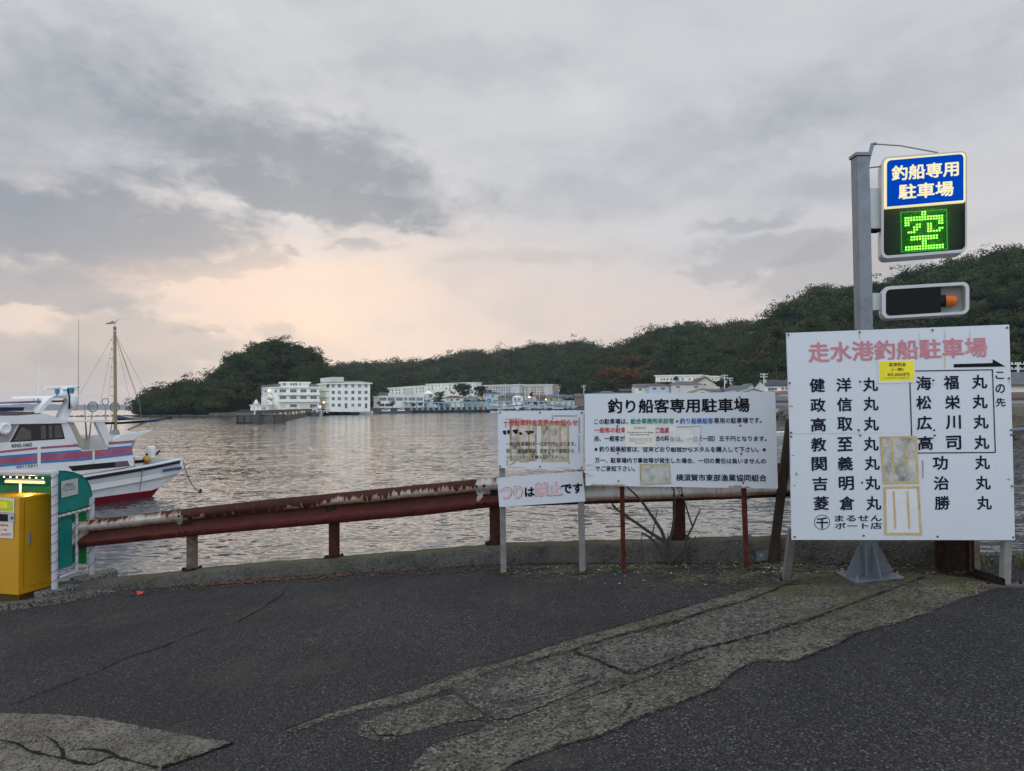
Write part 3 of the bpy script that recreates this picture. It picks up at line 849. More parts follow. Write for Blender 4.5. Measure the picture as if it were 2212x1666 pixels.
def blade(p, h, mat):
    a = R.uniform(0, 6.28); l = R.uniform(.15, .7) * h; w = Vector((-math.sin(a), math.cos(a), 0)) * 0.0035; d = Vector((math.cos(a), math.sin(a), 0))
    q1 = p + d * l * .35 + Vector((0, 0, h * .65)); q2 = p + d * l + Vector((0, 0, h * R.uniform(.6, 1)))
    mb.add([p - w, p + w, q1 + w * .8, q1 - w * .8, q2], [(0, 1, 2, 3), (3, 2, 4)], mat)
for _ in range(30): blade(gnd(R.gauss(2085, 16), R.gauss(1279, 4)), R.uniform(.03, .11), M_DRYG)
for _ in range(160): blade(gnd(R.uniform(2090, 2300), R.uniform(1216, 1232)) , R.uniform(.03, .14), R.choice((M_DRYG, M_WEED)))
for _ in range(60): blade(gnd(R.uniform(1720, 2060), float(R.uniform(1226, 1236))), R.uniform(.015, .05), M_WEED)
for _ in range(40): blade(gnd(R.gauss(385, 14), R.gauss(1640, 5)), R.uniform(.01, .03), M_WEED)
tag(mb.build('weeds', origin=(3, 6, 0)), 'thin dry grass and small weeds by the right sign foot and fence', 'weeds', kind='stuff')
mb = MB(); c0 = gnd(303, 1287)
chip(mb, c0 + Vector((0, 0, 0.01)), 0.05, m('red_plastic', (0.5, 0.03, 0.02), 0.4), 0.8, 6)
tag(mb.build('plastic_scrap', origin=c0), 'small bright red scrap lying by the dead leaves near the kerb', 'litter')

# ================================================================== guardrail
rail_path = offset(wl_, 0.16); post_path = offset(wl_, 0.285)
top_l = [(60, 1139), (163, 1127.5), (325, 1108), (376, 1101.5), (460, 1092), (595, 1077), (730, 1064.5), (922, 1045.5), (1032, 1035), (1072, 1032), (1266, 1021), (1445, 1012), (1607, 1003.5), (1707, 999), (1860, 993)]
bot_l = [(60, 1195), (163, 1184), (325, 1167), (514, 1148.5), (730, 1129.7), (922, 1112), (1032, 1099), (1072, 1095), (1266, 1089), (1445, 1083), (1607, 1077), (1707, 1073), (1860, 1068)]
tag_ = None
rail = thing('guardrail', 'long rusty corrugated guardrail with peeling white paint on the quay parapet', 'guardrail', Vector((-1, 8.6, 0)))
prof = [(0.0, .018), (.03, .03), (.10, .062), (.20, .080), (.28, .074), (.37, .045), (.44, .012), (.5, .004), (.56, .012), (.63, .045), (.72, .074), (.80, .080), (.90, .062), (.97, .03), (1.0, .018)]
stations = sorted(set(list(np.arange(140, 1840, 14.0)) + [386, 389, 392, 1028, 1031, 1034]))
hi_k = ([140, 200, 380, 391, 400, 470, 560, 640, 760, 900, 1029, 1033, 1075, 1266, 1500, 1700, 1840], [1.15, 0.98, 0.95, .92, .72, .60, .58, .66, .78, .82, .84, 1.1, 1.0, .82, .86, .82, .75])
lo_k = ([140, 168, 190, 380, 391, 400, 1029, 1033, 1050, 1075, 1266, 1600, 1840], [-.2, .1, .58, .56, .40, .60, .60, .2, .48, .45, .10, .06, .2])
def rail_seg(x0, x1, lift):
    mb = MB(); vs, uv, lo_a, hi_a = [], [], [], []
    st_ = [x for x in stations if x0 <= x <= x1]
    uacc, prev = 0.0, None
    for x in st_:
        Y = path_Y(x, rail_path)
        yt = float(np.interp(x, *zip(*top_l))); yb = float(np.interp(x, *zip(*bot_l)))
        pt, pb = at(x, yt, Y), at(x, yb, Y)
        if prev is not None: uacc += (pb - prev).length
        prev = pb
        i = min(range(len(rail_path)), key=lambda k_: (rail_path[k_] - Vector((pb.x, pb.y, rail_path[k_].z))).length)
        t_ = rail_path[min(i + 1, len(rail_path) - 1)] - rail_path[max(i - 1, 0)]
        nrm = Vector((t_.y, -t_.x, 0)).normalized()
        xb = pb
        for (v, d) in prof:
            p = Vector((pb.x + (pt.x - pb.x) * v * 0, pb.y, pb.z + (pt.z - pb.z) * v)) + nrm * (d + lift)
            vs.append(p); uv.append((uacc + x0 * 0.005, v))
            lo_a.append(float(np.interp(x, *lo_k))); hi_a.append(float(np.interp(x, *hi_k)))
    k = len(prof)
    fs = [(i * k + j, (i + 1) * k + j, (i + 1) * k + j + 1, i * k + j + 1) for i in range(len(st_) - 1) for j in range(k - 1)]
    mb.add(vs, fs, M_RAIL)
    o = mb.build('beam', rail, smooth=True)
    me = o.data
    ul = me.uv_layers.new(name='UVMap')
    idx = np.empty(len(me.loops), dtype=np.int32); me.loops.foreach_get('vertex_index', idx)
    ul.data.foreach_set('uv', np.array(uv)[idx].ravel())
    for nm, arr in (('lo', lo_a), ('hi', hi_a)):
        a_ = me.attributes.new(nm, 'FLOAT', 'POINT'); a_.data.foreach_set('value', arr)
    s_ = o.modifiers.new('sheet', 'SOLIDIFY'); s_.thickness = 0.005; s_.offset = -1
rail_seg(140, 400, 0.0)
rail_seg(386, 1045, 0.006)
rail_seg(1028, 1840, 0.0)
def rail_pt(x, v, d):
    Y = path_Y(x, rail_path)
    pt, pb = at(x, float(np.interp(x, *zip(*top_l))), Y), at(x, float(np.interp(x, *zip(*bot_l))), Y)
    return Vector((pb.x, pb.y, pb.z + (pt.z - pb.z) * v)) + Vector((0.05, -1, 0)).normalized() * d
for x, mat in ((415, M_BRPOST), (722, M_RUST), (1070, M_RUST), (1468, M_RUST), (1790, M_RUST)):
    yb = float(np.interp(x, wpx, [0] * len(wpx)))
    Y = path_Y(x, post_path)
    i = min(range(len(wl_)), key=lambda k_: abs(post_path[k_].x - at(x, 1200, Y).x))
    zb = gz(wl_[i].x) + wall_h(wpx[i])
    zt = rail_pt(x, 0.72, 0).z
    p = at(x, 1200, Y)
    mb = MB(); mb.cyl((p.x, p.y, zb + 0.012), (p.x, p.y, zt), 0.066, mat, n=20)
    po = mb.build('post', rail, smooth=True)
    mb = MB(); mb.lathe((p.x, p.y, zb), [(0.12, -0.01), (0.125, 0.014), (0.07, 0.018)], M_DARKRUST, 10)
    for a in range(4):
        t = a * math.pi / 2 + 0.6
        mb.cyl((p.x + math.cos(t) * 0.1, p.y + math.sin(t) * 0.1, zb), (p.x + math.cos(t) * 0.1, p.y + math.sin(t) * 0.1, zb + 0.035), 0.016, M_DARKRUST, n=6)
    mb.build('base_flange', po)
    mb = MB(); a = rail_pt(x, 0.5, 0.0)
    mb.box(Vector((p.x - 0.05, p.y - 0.16, a.z - 0.09)), (0.1, 0, 0), (0, 0.16, 0), (0, 0, 0.18), M_DARKRUST)
    mb.build('bracket', po)
for xs in ((392, 406), (1030, 1046), (706, 722), (1452, 1468)):
    for x in xs:
        for v in ((0.2, 0.44, 0.78) if xs[0] != 706 else (0.5,)):
            mb = MB(); a = rail_pt(x, v, 0.075 if v != 0.44 and v != 0.5 else 0.012)
            mb.lathe(a, [(0.017, 0), (0.017, 0.010), (0.010, 0.016)], M_BOLT, 8, ax=(0.05, -1, 0))
            mb.build('bolt', rail, smooth=True)

# ================================================================== big boat-list sign
ZB = lambda x, y: (1670 + x * .306, 683 + y * .306)
YL, YR = 5.98, 5.70
big = Board(at(*ZB(95, 118), YL), at(*ZB(1665, 62), YR), at(*ZB(1706, 1580), YR), at(*ZB(133, 1578), YL))
bs = thing('parking_signboard', 'largest white signboard with faded red heading and two columns of black boat names', 'signboard', (big.bl + big.br) / 2 - Vector((0, 0, 0.35)))
sl, sr = ZB(120, 832), ZB(1687, 815)
mb = MB(); P = [big.p(*sl), big.p(*sr), big.tr, big.tl]; P[0] += Vector((0, 0, .003)); P[1] += Vector((0, 0, .003))
mb.prism(P, -big.n * 0.02, M_BOARD); mb.build('upper_panel', bs, bevel=0.002)
mb = MB(); P = [big.bl, big.br, big.p(*sr), big.p(*sl)]
mb.prism(P, -big.n * 0.02, M_BOARD); mb.build('lower_panel', bs, bevel=0.002)
mb = MB()
for f_ in (0.03, 0.5, 0.97):
    a = big.bl.lerp(big.br, f_) - big.n * 0.045; b = big.tl.lerp(big.tr, f_) - big.n * 0.045
    mb.box(a, (big.br - big.bl).normalized() * 0.05, -big.n * 0.03, (b - a) * 0.985, M_POSTG, x=(-.5, .5))
mb.build('back_frame', bs)
mb = MB(); big.text(mb, '走水港釣船駐車場', *ZB(248, 190), *ZB(1505, 326), M_PINKRED, dr=-12, bold=0.024, sl=2)
mb.build('heading_lettering', bs)
mb = MB()
names = [('健', 310, 490), ('洋', 498, 487), ('丸', 685, 484), ('政', 315, 630), ('信', 502, 625), ('丸', 688, 620), ('高', 318, 768), ('取', 505, 763), ('丸', 691, 762),
         ('教', 320, 908), ('至', 505, 905), ('丸', 690, 903), ('関', 324, 1045), ('義', 508, 1042), ('丸', 697, 1040), ('吉', 330, 1185), ('明', 515, 1182), ('丸', 700, 1180),
         ('菱', 338, 1322), ('倉', 520, 1322), ('丸', 708, 1322), ('海', 1062, 475), ('福', 1255, 470), ('丸', 1455, 465), ('松', 1062, 612), ('栄', 1265, 610), ('丸', 1458, 605),
         ('広', 1065, 755), ('川', 1270, 750), ('丸', 1465, 748), ('高', 1073, 898), ('司', 1272, 895), ('丸', 1470, 892), ('功', 1178, 1038), ('丸', 1475, 1035),
         ('治', 1185, 1180), ('丸', 1480, 1178), ('勝', 1192, 1320), ('丸', 1488, 1320)]
for ch, x, y in names:
    big.text(mb, ch, *ZB(x - 51, y - 47), *ZB(x + 51, y + 47), M_NAVY, dr=-1.0, bold=0.024, sl=0.8)
mb.build('boat_name_lettering', bs)
mb = MB()
for ch, x, y, w, h in (('こ', 1600, 418, 29, 25), ('の', 1603, 512, 32, 31), ('先', 1606, 608, 33, 30)):
    big.text(mb, ch, *ZB(x - w, y - h), *ZB(x + w, y + h), M_NAVY, bold=0.018)
big.text(mb, 'まるせん', *ZB(437, 1406), *ZB(765, 1449), M_NAVY, dr=-0.5, bold=0.018)
big.text(mb, 'ボート店', *ZB(437, 1459), *ZB(766, 1503), M_NAVY, dr=-0.5, bold=0.018)
big.text(mb, '千', *ZB(306, 1422), *ZB(386, 1498), M_NAVY, bold=0.026)
mb.build('small_lettering', bs)
def ring(bd, mb, cx, cy, rx, ry, w, mat, off=0.003, n=40):
    a = [bd.p(cx + rx * math.cos(6.2832 * i / n), cy + ry * math.sin(6.2832 * i / n), off) for i in range(n)]
    b = [bd.p(cx + (rx - w) * math.cos(6.2832 * i / n), cy + (ry - w) * math.sin(6.2832 * i / n), off) for i in range(n)]
    mb.add(a + b, [(i, (i + 1) % n, n + (i + 1) % n, n + i) for i in range(n)], mat)
mb = MB(); ring(big, mb, *ZB(345, 1455), 17.2, 16.4, 1.6, M_GREYL); mb.build('circle_mark', bs)
mb = MB(); big.patch(mb, [ZB(*p) for p in ((1275, 339), (1550, 331), (1548, 304), (1640, 356), (1275, 363))], M_BLACK, 0.003); mb.build('arrow_mark', bs)
mb = MB()
def line(bd, mb, a, b, w, mat, off=0.003):
    a, b = Vector(a), Vector(b); d = (b - a).normalized(); nn = Vector((-d.y, d.x)) * w / 2
    bd.patch(mb, [tuple(a + nn), tuple(b + nn), tuple(b - nn), tuple(a - nn)], mat, off)
for k_, (a, b) in enumerate((((990, 388), (1551, 379)), ((1548, 379), (1568, 963)), ((979, 967), (1568, 962)), ((965, 470), (982, 967)))):
    line(big, mb, ZB(*a), ZB(*b), 2.3, M_NAVY, 0.0028 + 0.0002 * k_)
mb.build('frame_line', bs)
mb = MB(); big.patch(mb, [ZB(*p) for p in ((738, 312), (998, 306), (1003, 468), (743, 475))], M_WARNP, 0.0045, 0.003)
yn = mb.build('price_notice', bs)
mb = MB(); big.patch(mb, [ZB(*p) for p in ((748, 322), (992, 315), (996, 453), (752, 460))], M_YELN, 0.0055)
mb.build('yellow_sheet', yn)
mb = MB()
for s_, x0, y0, x1, y1 in (('駐車料金', 818, 330, 936, 356), ('(一般)', 835, 366, 918, 391), ('¥5,000円', 805, 402, 958, 427), ('この駐車場は釣り船専用です', 775, 433, 962, 444)):
    big.text(mb, s_, *ZB(x0, y0), *ZB(x1, y1), M_BROWNL, off=0.0065, dr=-0.6, bold=0.02 if y0 < 430 else 0)
mb.build('notice_lettering', yn)
def taped(bd, Z, quad_, bw, strips, paper, tape, parent, name, off=0.004, gap=()):
    P = [Vector(Z(*p)) for p in quad_]
    mb = MB(); bd.patch(mb, [tuple(p) for p in P], paper, off, 0.0015); pn = mb.build(name, parent)
    mb = MB(); c = sum(P, Vector((0, 0))) / 4
    for k_ in range(4):
        a, b = P[k_], P[(k_ + 1) % 4]
        d = (b - a).normalized(); nn = Vector((-d.y, d.x)); nn = nn if nn.dot(c - a) > 0 else -nn
        bd.patch(mb, [tuple(a), tuple(b), tuple(b + nn * bw), tuple(a + nn * bw)], tape, off + 0.0012 + 0.0002 * k_)
    for (x0, y0, x1, y1, w) in strips: line(bd, mb, Z(x0, y0), Z(x1, y1), w, tape, off + 0.001)
    mb.build('tape', pn)
    return pn
taped(big, ZB, ((752, 850), (1013, 845), (1030, 1180), (775, 1187)), 4.6, ((837, 876, 845, 1120, 5.0), (934, 872, 944, 1080, 4.6), (870, 1003, 1012, 1003, 2.4)), M_OLDPAPER, M_TAPE, bs, 'mouldy_poster')
taped(big, ZB, ((778, 1203), (1030, 1199), (1050, 1545), (785, 1545)), 5.2, ((849, 1235, 862, 1500, 4.8), (946, 1235, 961, 1500, 4.8)), m('blank_paper', (0.60, 0.61, 0.60), 0.7, 0, 0.06, 8), M_TAPE, bs, 'blank_poster')
mb = MB(); line(big, mb, ZB(1055, 1018), ZB(1056, 1142), 3.6, M_TAPEG, 0.0035); line(big, mb, ZB(812, 1020), ZB(815, 1125), 3.0, M_TAPEG, 0.0062); mb.build('grey_tape', bs)
M_STREAK = m('rust_streak', (0.52, 0.45, 0.31), 0.5, var=0.1)
mb = MB()
big.patch(mb, [ZB(*p) for p in ((1208, 84), (1216, 150), (1219, 250), (1214, 372), (1208, 372), (1206, 200))], M_STREAK, 0.0022)
big.patch(mb, [ZB(*p) for p in ((1028, 100), (1033, 160), (1031, 230), (1028, 160))], M_STREAK, 0.0022)
big.patch(mb, [ZB(*p) for p in ((1388, 85), (1393, 120), (1391, 170), (1388, 130))], M_STREAK, 0.0022)
mb.build('rust_streak', bs)
M_SCREW = m('screw_head', (0.10, 0.10, 0.10), 0.5, 0.4, 0.2, 40)
mb = MB()
for x, y in ((108, 132), (610, 115), (1125, 98), (1652, 82), (117, 472), (614, 462), (1131, 452), (1665, 440), (127, 823), (127, 850), (605, 805), (615, 843), (1137, 805), (1140, 842), (1680, 805), (1682, 838),
             (152, 1558), (638, 1550), (1160, 1556), (1694, 1562), (628, 1175), (1685, 1200)):
    mb.lathe(big.p(*ZB(x, y)), [(0.009, 0.0), (0.009, 0.004), (0.005, 0.006)], M_SCREW, 8, ax=big.n)
mb.build('screws', bs)
M_RUN = m('rust_run', (0.46, 0.40, 0.32), 0.6, var=0.25, scale=60)
def runs(bd, Z, pts, parent, lo=14, hi=60):
    mb = MB()
    for (x, y) in pts:
        L = R.uniform(lo, hi); w = R.uniform(2.5, 6)
        bd.patch(mb, [Z(x - w, y + 2), Z(x + w, y + 2), Z(x + w * .4, y + L * .6), Z(x + R.uniform(-1, 1), y + L), Z(x - w * .5, y + L * .5)], M_RUN, 0.0019)
    mb.build('rust_run', parent)
runs(big, ZB, [(108, 132), (610, 115), (1125, 98), (1652, 82), (117, 472), (614, 462), (1131, 452), (1665, 440), (605, 805), (1137, 842), (1680, 838), (628, 1175), (1685, 1200)], bs)
# chipped edge marks
mb = MB()
for x, y, w, h in ((130, 636, 22, 8), (140, 985, 20, 6), (165, 1115, 14, 16), (150, 1195, 12, 8), (1662, 1152, 18, 9), (600, 803, 14, 6)):
    P = [ZB(x + w * math.cos(a) * R.uniform(.5, 1), y + h * math.sin(a) * R.uniform(.5, 1)) for a in np.arange(0, 6.28, 0.9)]
    big.patch(mb, P, M_TAPEG, 0.0024)
mb.build('chipped_paint', bs)
M_PLATE = m('weathered_foot_plate', (0.085, 0.083, 0.08), 0.8, 0.1, 0.3, 14, dirt=(0.05, 0.04, 0.03), dirt_amt=0.7)
def leg_with_plate(bot, top, plate_w, plate_d, parent, mat, yaw=0.0, hw=0.03):
    b, t = gnd(*bot), top
    mb = MB(); d = (t - b); u = Vector((1, 0, 0)); w = Vector((0, 1, 0))
    mb.box(b, u * hw * 2, w * hw * 2, d, mat, x=(-.5, .5), y=(-.5, .5))
    lg = mb.build('leg', parent, bevel=0.004)
    mb = MB(); c, s_ = math.cos(yaw), math.sin(yaw)
    mb.box(b - Vector((0, 0, 0.002)), Vector((c, s_, GA * c)) * plate_w, Vector((-s_, c, -GA * s_)) * plate_d, (0, 0, 0.016), M_PLATE, x=(-.5, .5), y=(-.5, .5), z=(0.1, 1.2))
    for a in (-.36, .36):
        p = b + Vector((c, s_, GA * c)) * plate_w * a
        mb.cyl(p, p + Vector((0, 0, 0.045)), 0.011, M_BOLT, n=6)
    mb.build('foot_plate', lg, bevel=0.002)
leg_with_plate((1697, 1256), big.p(*ZB(150, 1500)) - big.n * 0.06, 0.16, 0.13, bs, M_POSTG, 0.5)
leg_with_plate((2170, 1266), big.p(*ZB(1676, 1500)) - big.n * 0.06, 0.30, 0.12, bs, M_POSTG, -0.35)

# ================================================================== lit sign on its pole
YP = 6.34
pb = at(1878, 1247, YP); zb = gz(pb.x)
ptop = at(1859, 341, YP)
pole = thing('parking_light_sign', 'tall galvanised pole carrying the lit blue and green parking sign', 'lit sign', Vector((pb.x, pb.y, zb)))
mb = MB(); hw = 0.058
mb.box((pb.x, pb.y, zb + 0.012), (2 * hw, 0, 0), (0, 2 * hw, 0), (0, 0, ptop.z - zb - 0.012), M_GALV, x=(-.5, .5), y=(-.5, .5))
mb.build('pole', pole, bevel=0.01)
mb = MB(); mb.box((pb.x, pb.y, ptop.z), (2 * hw + 0.02, 0, 0), (0, 2 * hw + 0.02, 0), (0, 0, 0.03), M_GALV, x=(-.5, .5), y=(-.5, .5)); mb.build('pole_cap', pole, bevel=0.004)
mb = MB(); mb.box((pb.x, pb.y, zb + 0.004), (0.42, 0, 0.42 * GA), (0, 0.36, 0), (0, 0, 0.018), M_GALVL, x=(-.5, .5), y=(-.5, .5)); bp = mb.build('base_plate', pole, bevel=0.003)
for (ux, uy) in ((1, 0), (-1, 0), (0, -1), (0, 1)):
    u = Vector((ux, uy, 0)); w = Vector((-uy, ux, 0))
    o_ = Vector((pb.x, pb.y, zb)) + u * hw - w * 0.005
    z0 = 0.022 + ux * 0.01
    mb = MB(); mb.prism([o_ + Vector((0, 0, z0)), o_ + u * 0.14 + Vector((0, 0, z0)), o_ + u * 0.14 + Vector((0, 0, z0 + 0.03)), o_ + u * 0.03 + Vector((0, 0, 0.27)), o_ + Vector((0, 0, 0.27))], w * 0.01, M_GALVL)
    mb.build('gusset', pole)
for a, b in ((-.17, -.14), (.17, -.14), (-.17, .14), (.17, .14)):
    mb = MB(); p = Vector((pb.x + a, pb.y + b, zb + a * GA + 0.02)); mb.cyl(p, p + Vector((0, 0, 0.012)), 0.02, M_STEEL, n=6); mb.cyl(p, p + Vector((0, 0, 0.04)), 0.010, M_STEEL, n=8); mb.build('anchor_bolt', pole)

def rrect(x0, y0, x1, y1, r, tilt, corners=(1, 1, 1, 1), n=6):
    """rounded rectangle in picture coordinates, sheared so that the right end is raised by tilt"""
    out = []
    cs = [(x0, y0, 180, corners[0]), (x1, y0, 270, corners[1]), (x1, y1, 0, corners[2]), (x0, y1, 90, corners[3])]
    for (cx, cy, a0, on) in cs:
        if not on:
            out.append((cx, cy)); continue
        sx = r if cx == x0 else -r; sy = r if cy == y0 else -r
        for i in range(n + 1):
            a = math.radians(a0 + 90 * i / n)
            out.append((cx + sx + r * math.cos(a), cy + sy + r * math.sin(a)))
    return [(x, y - tilt * (x - x0) / (x1 - x0)) for x, y in out]
ZS = lambda x, y: (1670 + x * .2605, 292.8 + y * .2605)
sb = Board(at(1903.5, 341, 6.28), at(2087, 320, 6.07), at(2091.5, 552, 6.07), at(1904, 561, 6.28))
M_GLOWW = emit('lit_cream_acrylic', (1.0, 0.90, 0.50), 1.0)
M_GLOWB = emit('lit_blue_acrylic', (0.0, 0.055, 0.46), 1.0, (0.0, 0.006, 0.03))
M_GLOWL = emit('lit_letters', (1.0, 0.91, 0.56), 1.02)
M_LED = emit('green_led', (0.20, 1.0, 0.06), 6.0)
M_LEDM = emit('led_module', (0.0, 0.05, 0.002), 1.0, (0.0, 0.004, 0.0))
M_LEDD = emit('dim_led', (0.02, 0.75, 0.03), 1.0)
outer = rrect(1904, 340, 2089, 559, 14, 14.5)
P = [sb.p(a, b, 0.0) for a, b in outer]
n = len(P); Pi = [sb.p(a, b, 0.0) for a, b in rrect(1909, 344.5, 2085, 553, 11, 14.3)]
mb = MB(); mb.prism([p - sb.n * 0.065 for p in P], -sb.n * 0.14, M_LBOX)
mb.add(P + Pi, [(i, (i + 1) % n, n + (i + 1) % n, n + i) for i in range(n)], M_LBOX)
mb.add(P + [p - sb.n * 0.066 for p in P], [(i, n + i, n + (i + 1) % n, (i + 1) % n) for i in range(n)], M_LBOX)
mb.add(Pi + [p - sb.n * 0.066 for p in Pi], [(i, (i + 1) % n, n + (i + 1) % n, n + i) for i in range(n)], M_BKPANEL)
box = mb.build('sign_box', pole)
# glowing border of the upper half, then the blue sheet in front of it
mb = MB(); sb.patch(mb, rrect(1909.5, 343.5, 2085.5, 449, 10, 14.5, (1, 1, 0, 0)), M_GLOWW, 0.003, 0.066); mb.build('glowing_border', box)
mb = MB(); sb.patch(mb, rrect(1915.5, 347.5, 2081, 447.5, 9, 14.5, (1, 1, 0, 0)), M_GLOWB, 0.0055); mb.build('blue_face', box)
mb = MB()
sb.text(mb, '釣船専用', *ZS(985, 258), *ZS(1535, 378), M_GLOWL, off=0.007, dr=-11.5, bold=0.028)
sb.text(mb, '駐車場', *ZS(1043, 412), *ZS(1492, 532), M_GLOWL, off=0.007, dr=-8.5, bold=0.028)
mb.build('lit_lettering', box)
mb = MB(); sb.patch(mb, rrect(1908, 446, 2087, 553, 10, 13.5, (0, 0, 1, 1)), M_BKPANEL, -0.062); pan = mb.build('black_panel', box)
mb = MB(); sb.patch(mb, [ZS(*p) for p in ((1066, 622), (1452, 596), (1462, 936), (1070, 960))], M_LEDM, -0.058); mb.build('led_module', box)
mb = MB()
bits = ['.......##.......', '.......##.......', '.##############.', '.##############.', '.##..........##.', '.##..##..##..##.', '....###..##.....', '....##...##..##.', '..###....#####..', '................',
        '...##########...', '...##########...', '.......##.......', '.......##.......', '.##############.', '.##############.']
for r_, row in enumerate(bits):
    for c_, ch in enumerate(row):
        if ch != '#': continue
        u, v = (c_ + .5) / 16, (r_ + .5) / 16
        x = 1072 + u * 376 + v * 6; y = 625 + v * 325 - u * 27
        mb.lathe(sb.p(*ZS(x, y), -0.056), [(0.0068, 0.0), (0.0068, 0.004), (0.004, 0.008)], M_LED, 8, ax=sb.n)
mb.build('led_dots', box)
def bloom_mat():
    mt, t = newmat('bloom_acrylic')
    n = t.n; l = t.l; n.remove(t.b)
    tr = n.new('ShaderNodeBsdfTransparent'); tr.inputs[0].default_value = (0.93, 0.95, 0.93, 1)
    tl = n.new('ShaderNodeBsdfTranslucent'); tl.inputs[0].default_value = (0.75, 0.8, 0.75, 1)
    gl = n.new('ShaderNodeBsdfGlossy'); gl.inputs[1].default_value = 0.15
    m1 = n.new('ShaderNodeMixShader'); t.put(m1.inputs[0], t.lin(t.noise(t.co, 6.0), .3, .7, .11, .13)); l.new(tr.outputs[0], m1.inputs[1]); l.new(tl.outputs[0], m1.inputs[2])
    m2 = n.new('ShaderNodeMixShader'); m2.inputs[0].default_value = 0.008; l.new(m1.outputs[0], m2.inputs[1]); l.new(gl.outputs[0], m2.inputs[2])
    l.new(m2.outputs[0], n['Material Output'].inputs[0]); return mt
mb = MB(); sb.patch(mb, rrect(1909, 449.2, 2085, 552.5, 11, 13.8, (0, 0, 1, 1)), bloom_mat(), -0.004); mb.build('bloom_cover', box)  # added cover: LED light scattered in it stands in for camera bloom
mb = MB()
for i in range(28):
    t_ = (i + .5) / 28
    for (u, v) in ((t_, .012), (t_, .988), (.008, t_), (.992, t_)):
        x = 1066 + u * 388 + v * 7; y = 621 + v * 339 - u * 26
        mb.lathe(sb.p(*ZS(x, y), -0.056), [(0.0042, 0.0), (0.0042, 0.003), (0.002, 0.005)], M_LEDD, 6, ax=sb.n)
mb.build('dim_led_border', box)
mb = MB()
pz = lambda px, py: at(px, py, YP)
a, b = pz(1875, 408), pz(1875, 495)
mb.box((pb.x + hw, YP - 0.02, b.z), (sb.bl.x + 0.02 - pb.x - hw, 0, 0), (0, 0.09, 0), (0, 0, a.z - b.z), M_LBOX)
br = mb.build('bracket', pole, bevel=0.003)
mb = MB(); mb.box((pb.x + hw, YP - 0.03, b.z - 0.02), (sb.bl.x + 0.03 - pb.x - hw, 0, 0), (0, 0.11, 0), (0, 0, 0.018), M_DARKRUST); mb.build('bracket_shelf', br)
# stay arm and rods
mb = MB(); a, b = pz(1872, 372), pz(1885, 311)
mb.tube([a, pz(1876, 345), b, b + Vector((0.03, 0, 0.0))], 0.016, M_GALV, 6); arm = mb.build('stay_arm', pole)
mb = MB(); mb.tube([b, pz(1945, 315), sb.p(2030, 325, -0.06)], 0.006, M_GALV, 6); mb.tube([pz(1874, 363), sb.p(1908, 355, -0.06)], 0.006, M_GALV, 6); mb.build('stay_rod', pole)
# second housing with the unlit amber lamp
lb = Board(at(1906.5, 618, 6.28), at(2091, 607, 6.07), at(2094.5, 683, 6.07), at(1907, 689, 6.28))
P = [lb.p(a, b, 0.0) for a, b in rrect(1905, 619.5, 2094, 689, 15, 11)]
Pi = rrect(1913.5, 626, 2086, 683, 10, 10.5)
mb = MB(); n = len(P); Q = [lb.p(a, b, 0.0) for a, b in Pi]; Qd = [p - lb.n * 0.12 for p in Q]; Pd = [p - lb.n * 0.18 for p in P]
mb.add(P + Q, [(i, (i + 1) % n, n + (i + 1) % n, n + i) for i in range(n)], M_LBOX)
mb.add(P + Pd, [(i, n + i, n + (i + 1) % n, (i + 1) % n) for i in range(n)], M_LBOX)
M_LINER = m('lamp_recess', (0.40, 0.42, 0.40), 0.6, 0, 0.1, 9)
mb.add(Q + Qd, [(i, (i + 1) % n, n + (i + 1) % n, n + i) for i in range(n)], M_LINER)
mb.add(Qd, [tuple(range(n))], M_LINER)
mb.add(Pd, [tuple(range(n))[::-1]], M_LBOX)
lamp = mb.build('lamp_box', pole)
mb = MB(); lb.patch(mb, rrect(1914, 626, 2033, 682, 9, 7, (1, 0, 0, 1)), M_BKPANEL, -0.006, 0.004); mb.build('black_panel', lamp)
M_AMBER = m('amber_lens', (0.50, 0.115, 0.012), 0.25, 0, 0.1, 9)
ax = (lb.tr - lb.tl).normalized()
c0 = lb.p(2024, 649, -0.05)
mb = MB(); mb.lathe(c0, [(0.047, 0.0), (0.047, 0.055), (0.051, 0.058), (0.051, 0.07)], M_DARK, 20, ax=ax); bcn = mb.build('beacon', lamp, smooth=True)
mb = MB(); mb.lathe(c0 + ax * 0.071, [(0.049, 0), (0.049, 0.05), (0.046, 0.075), (0.036, 0.085)], M_AMBER, 20, ax=ax); mb.build('lens', bcn, smooth=True)
mb = MB(); a, b = pz(1880, 634), pz(1880, 671)
mb.box((pb.x + hw, YP - 0.02, b.z), (lb.bl.x + 0.02 - pb.x - hw, 0, 0), (0, 0.09, 0), (0, 0, a.z - b.z), M_LBOX); mb.build('bracket', pole, bevel=0.003)

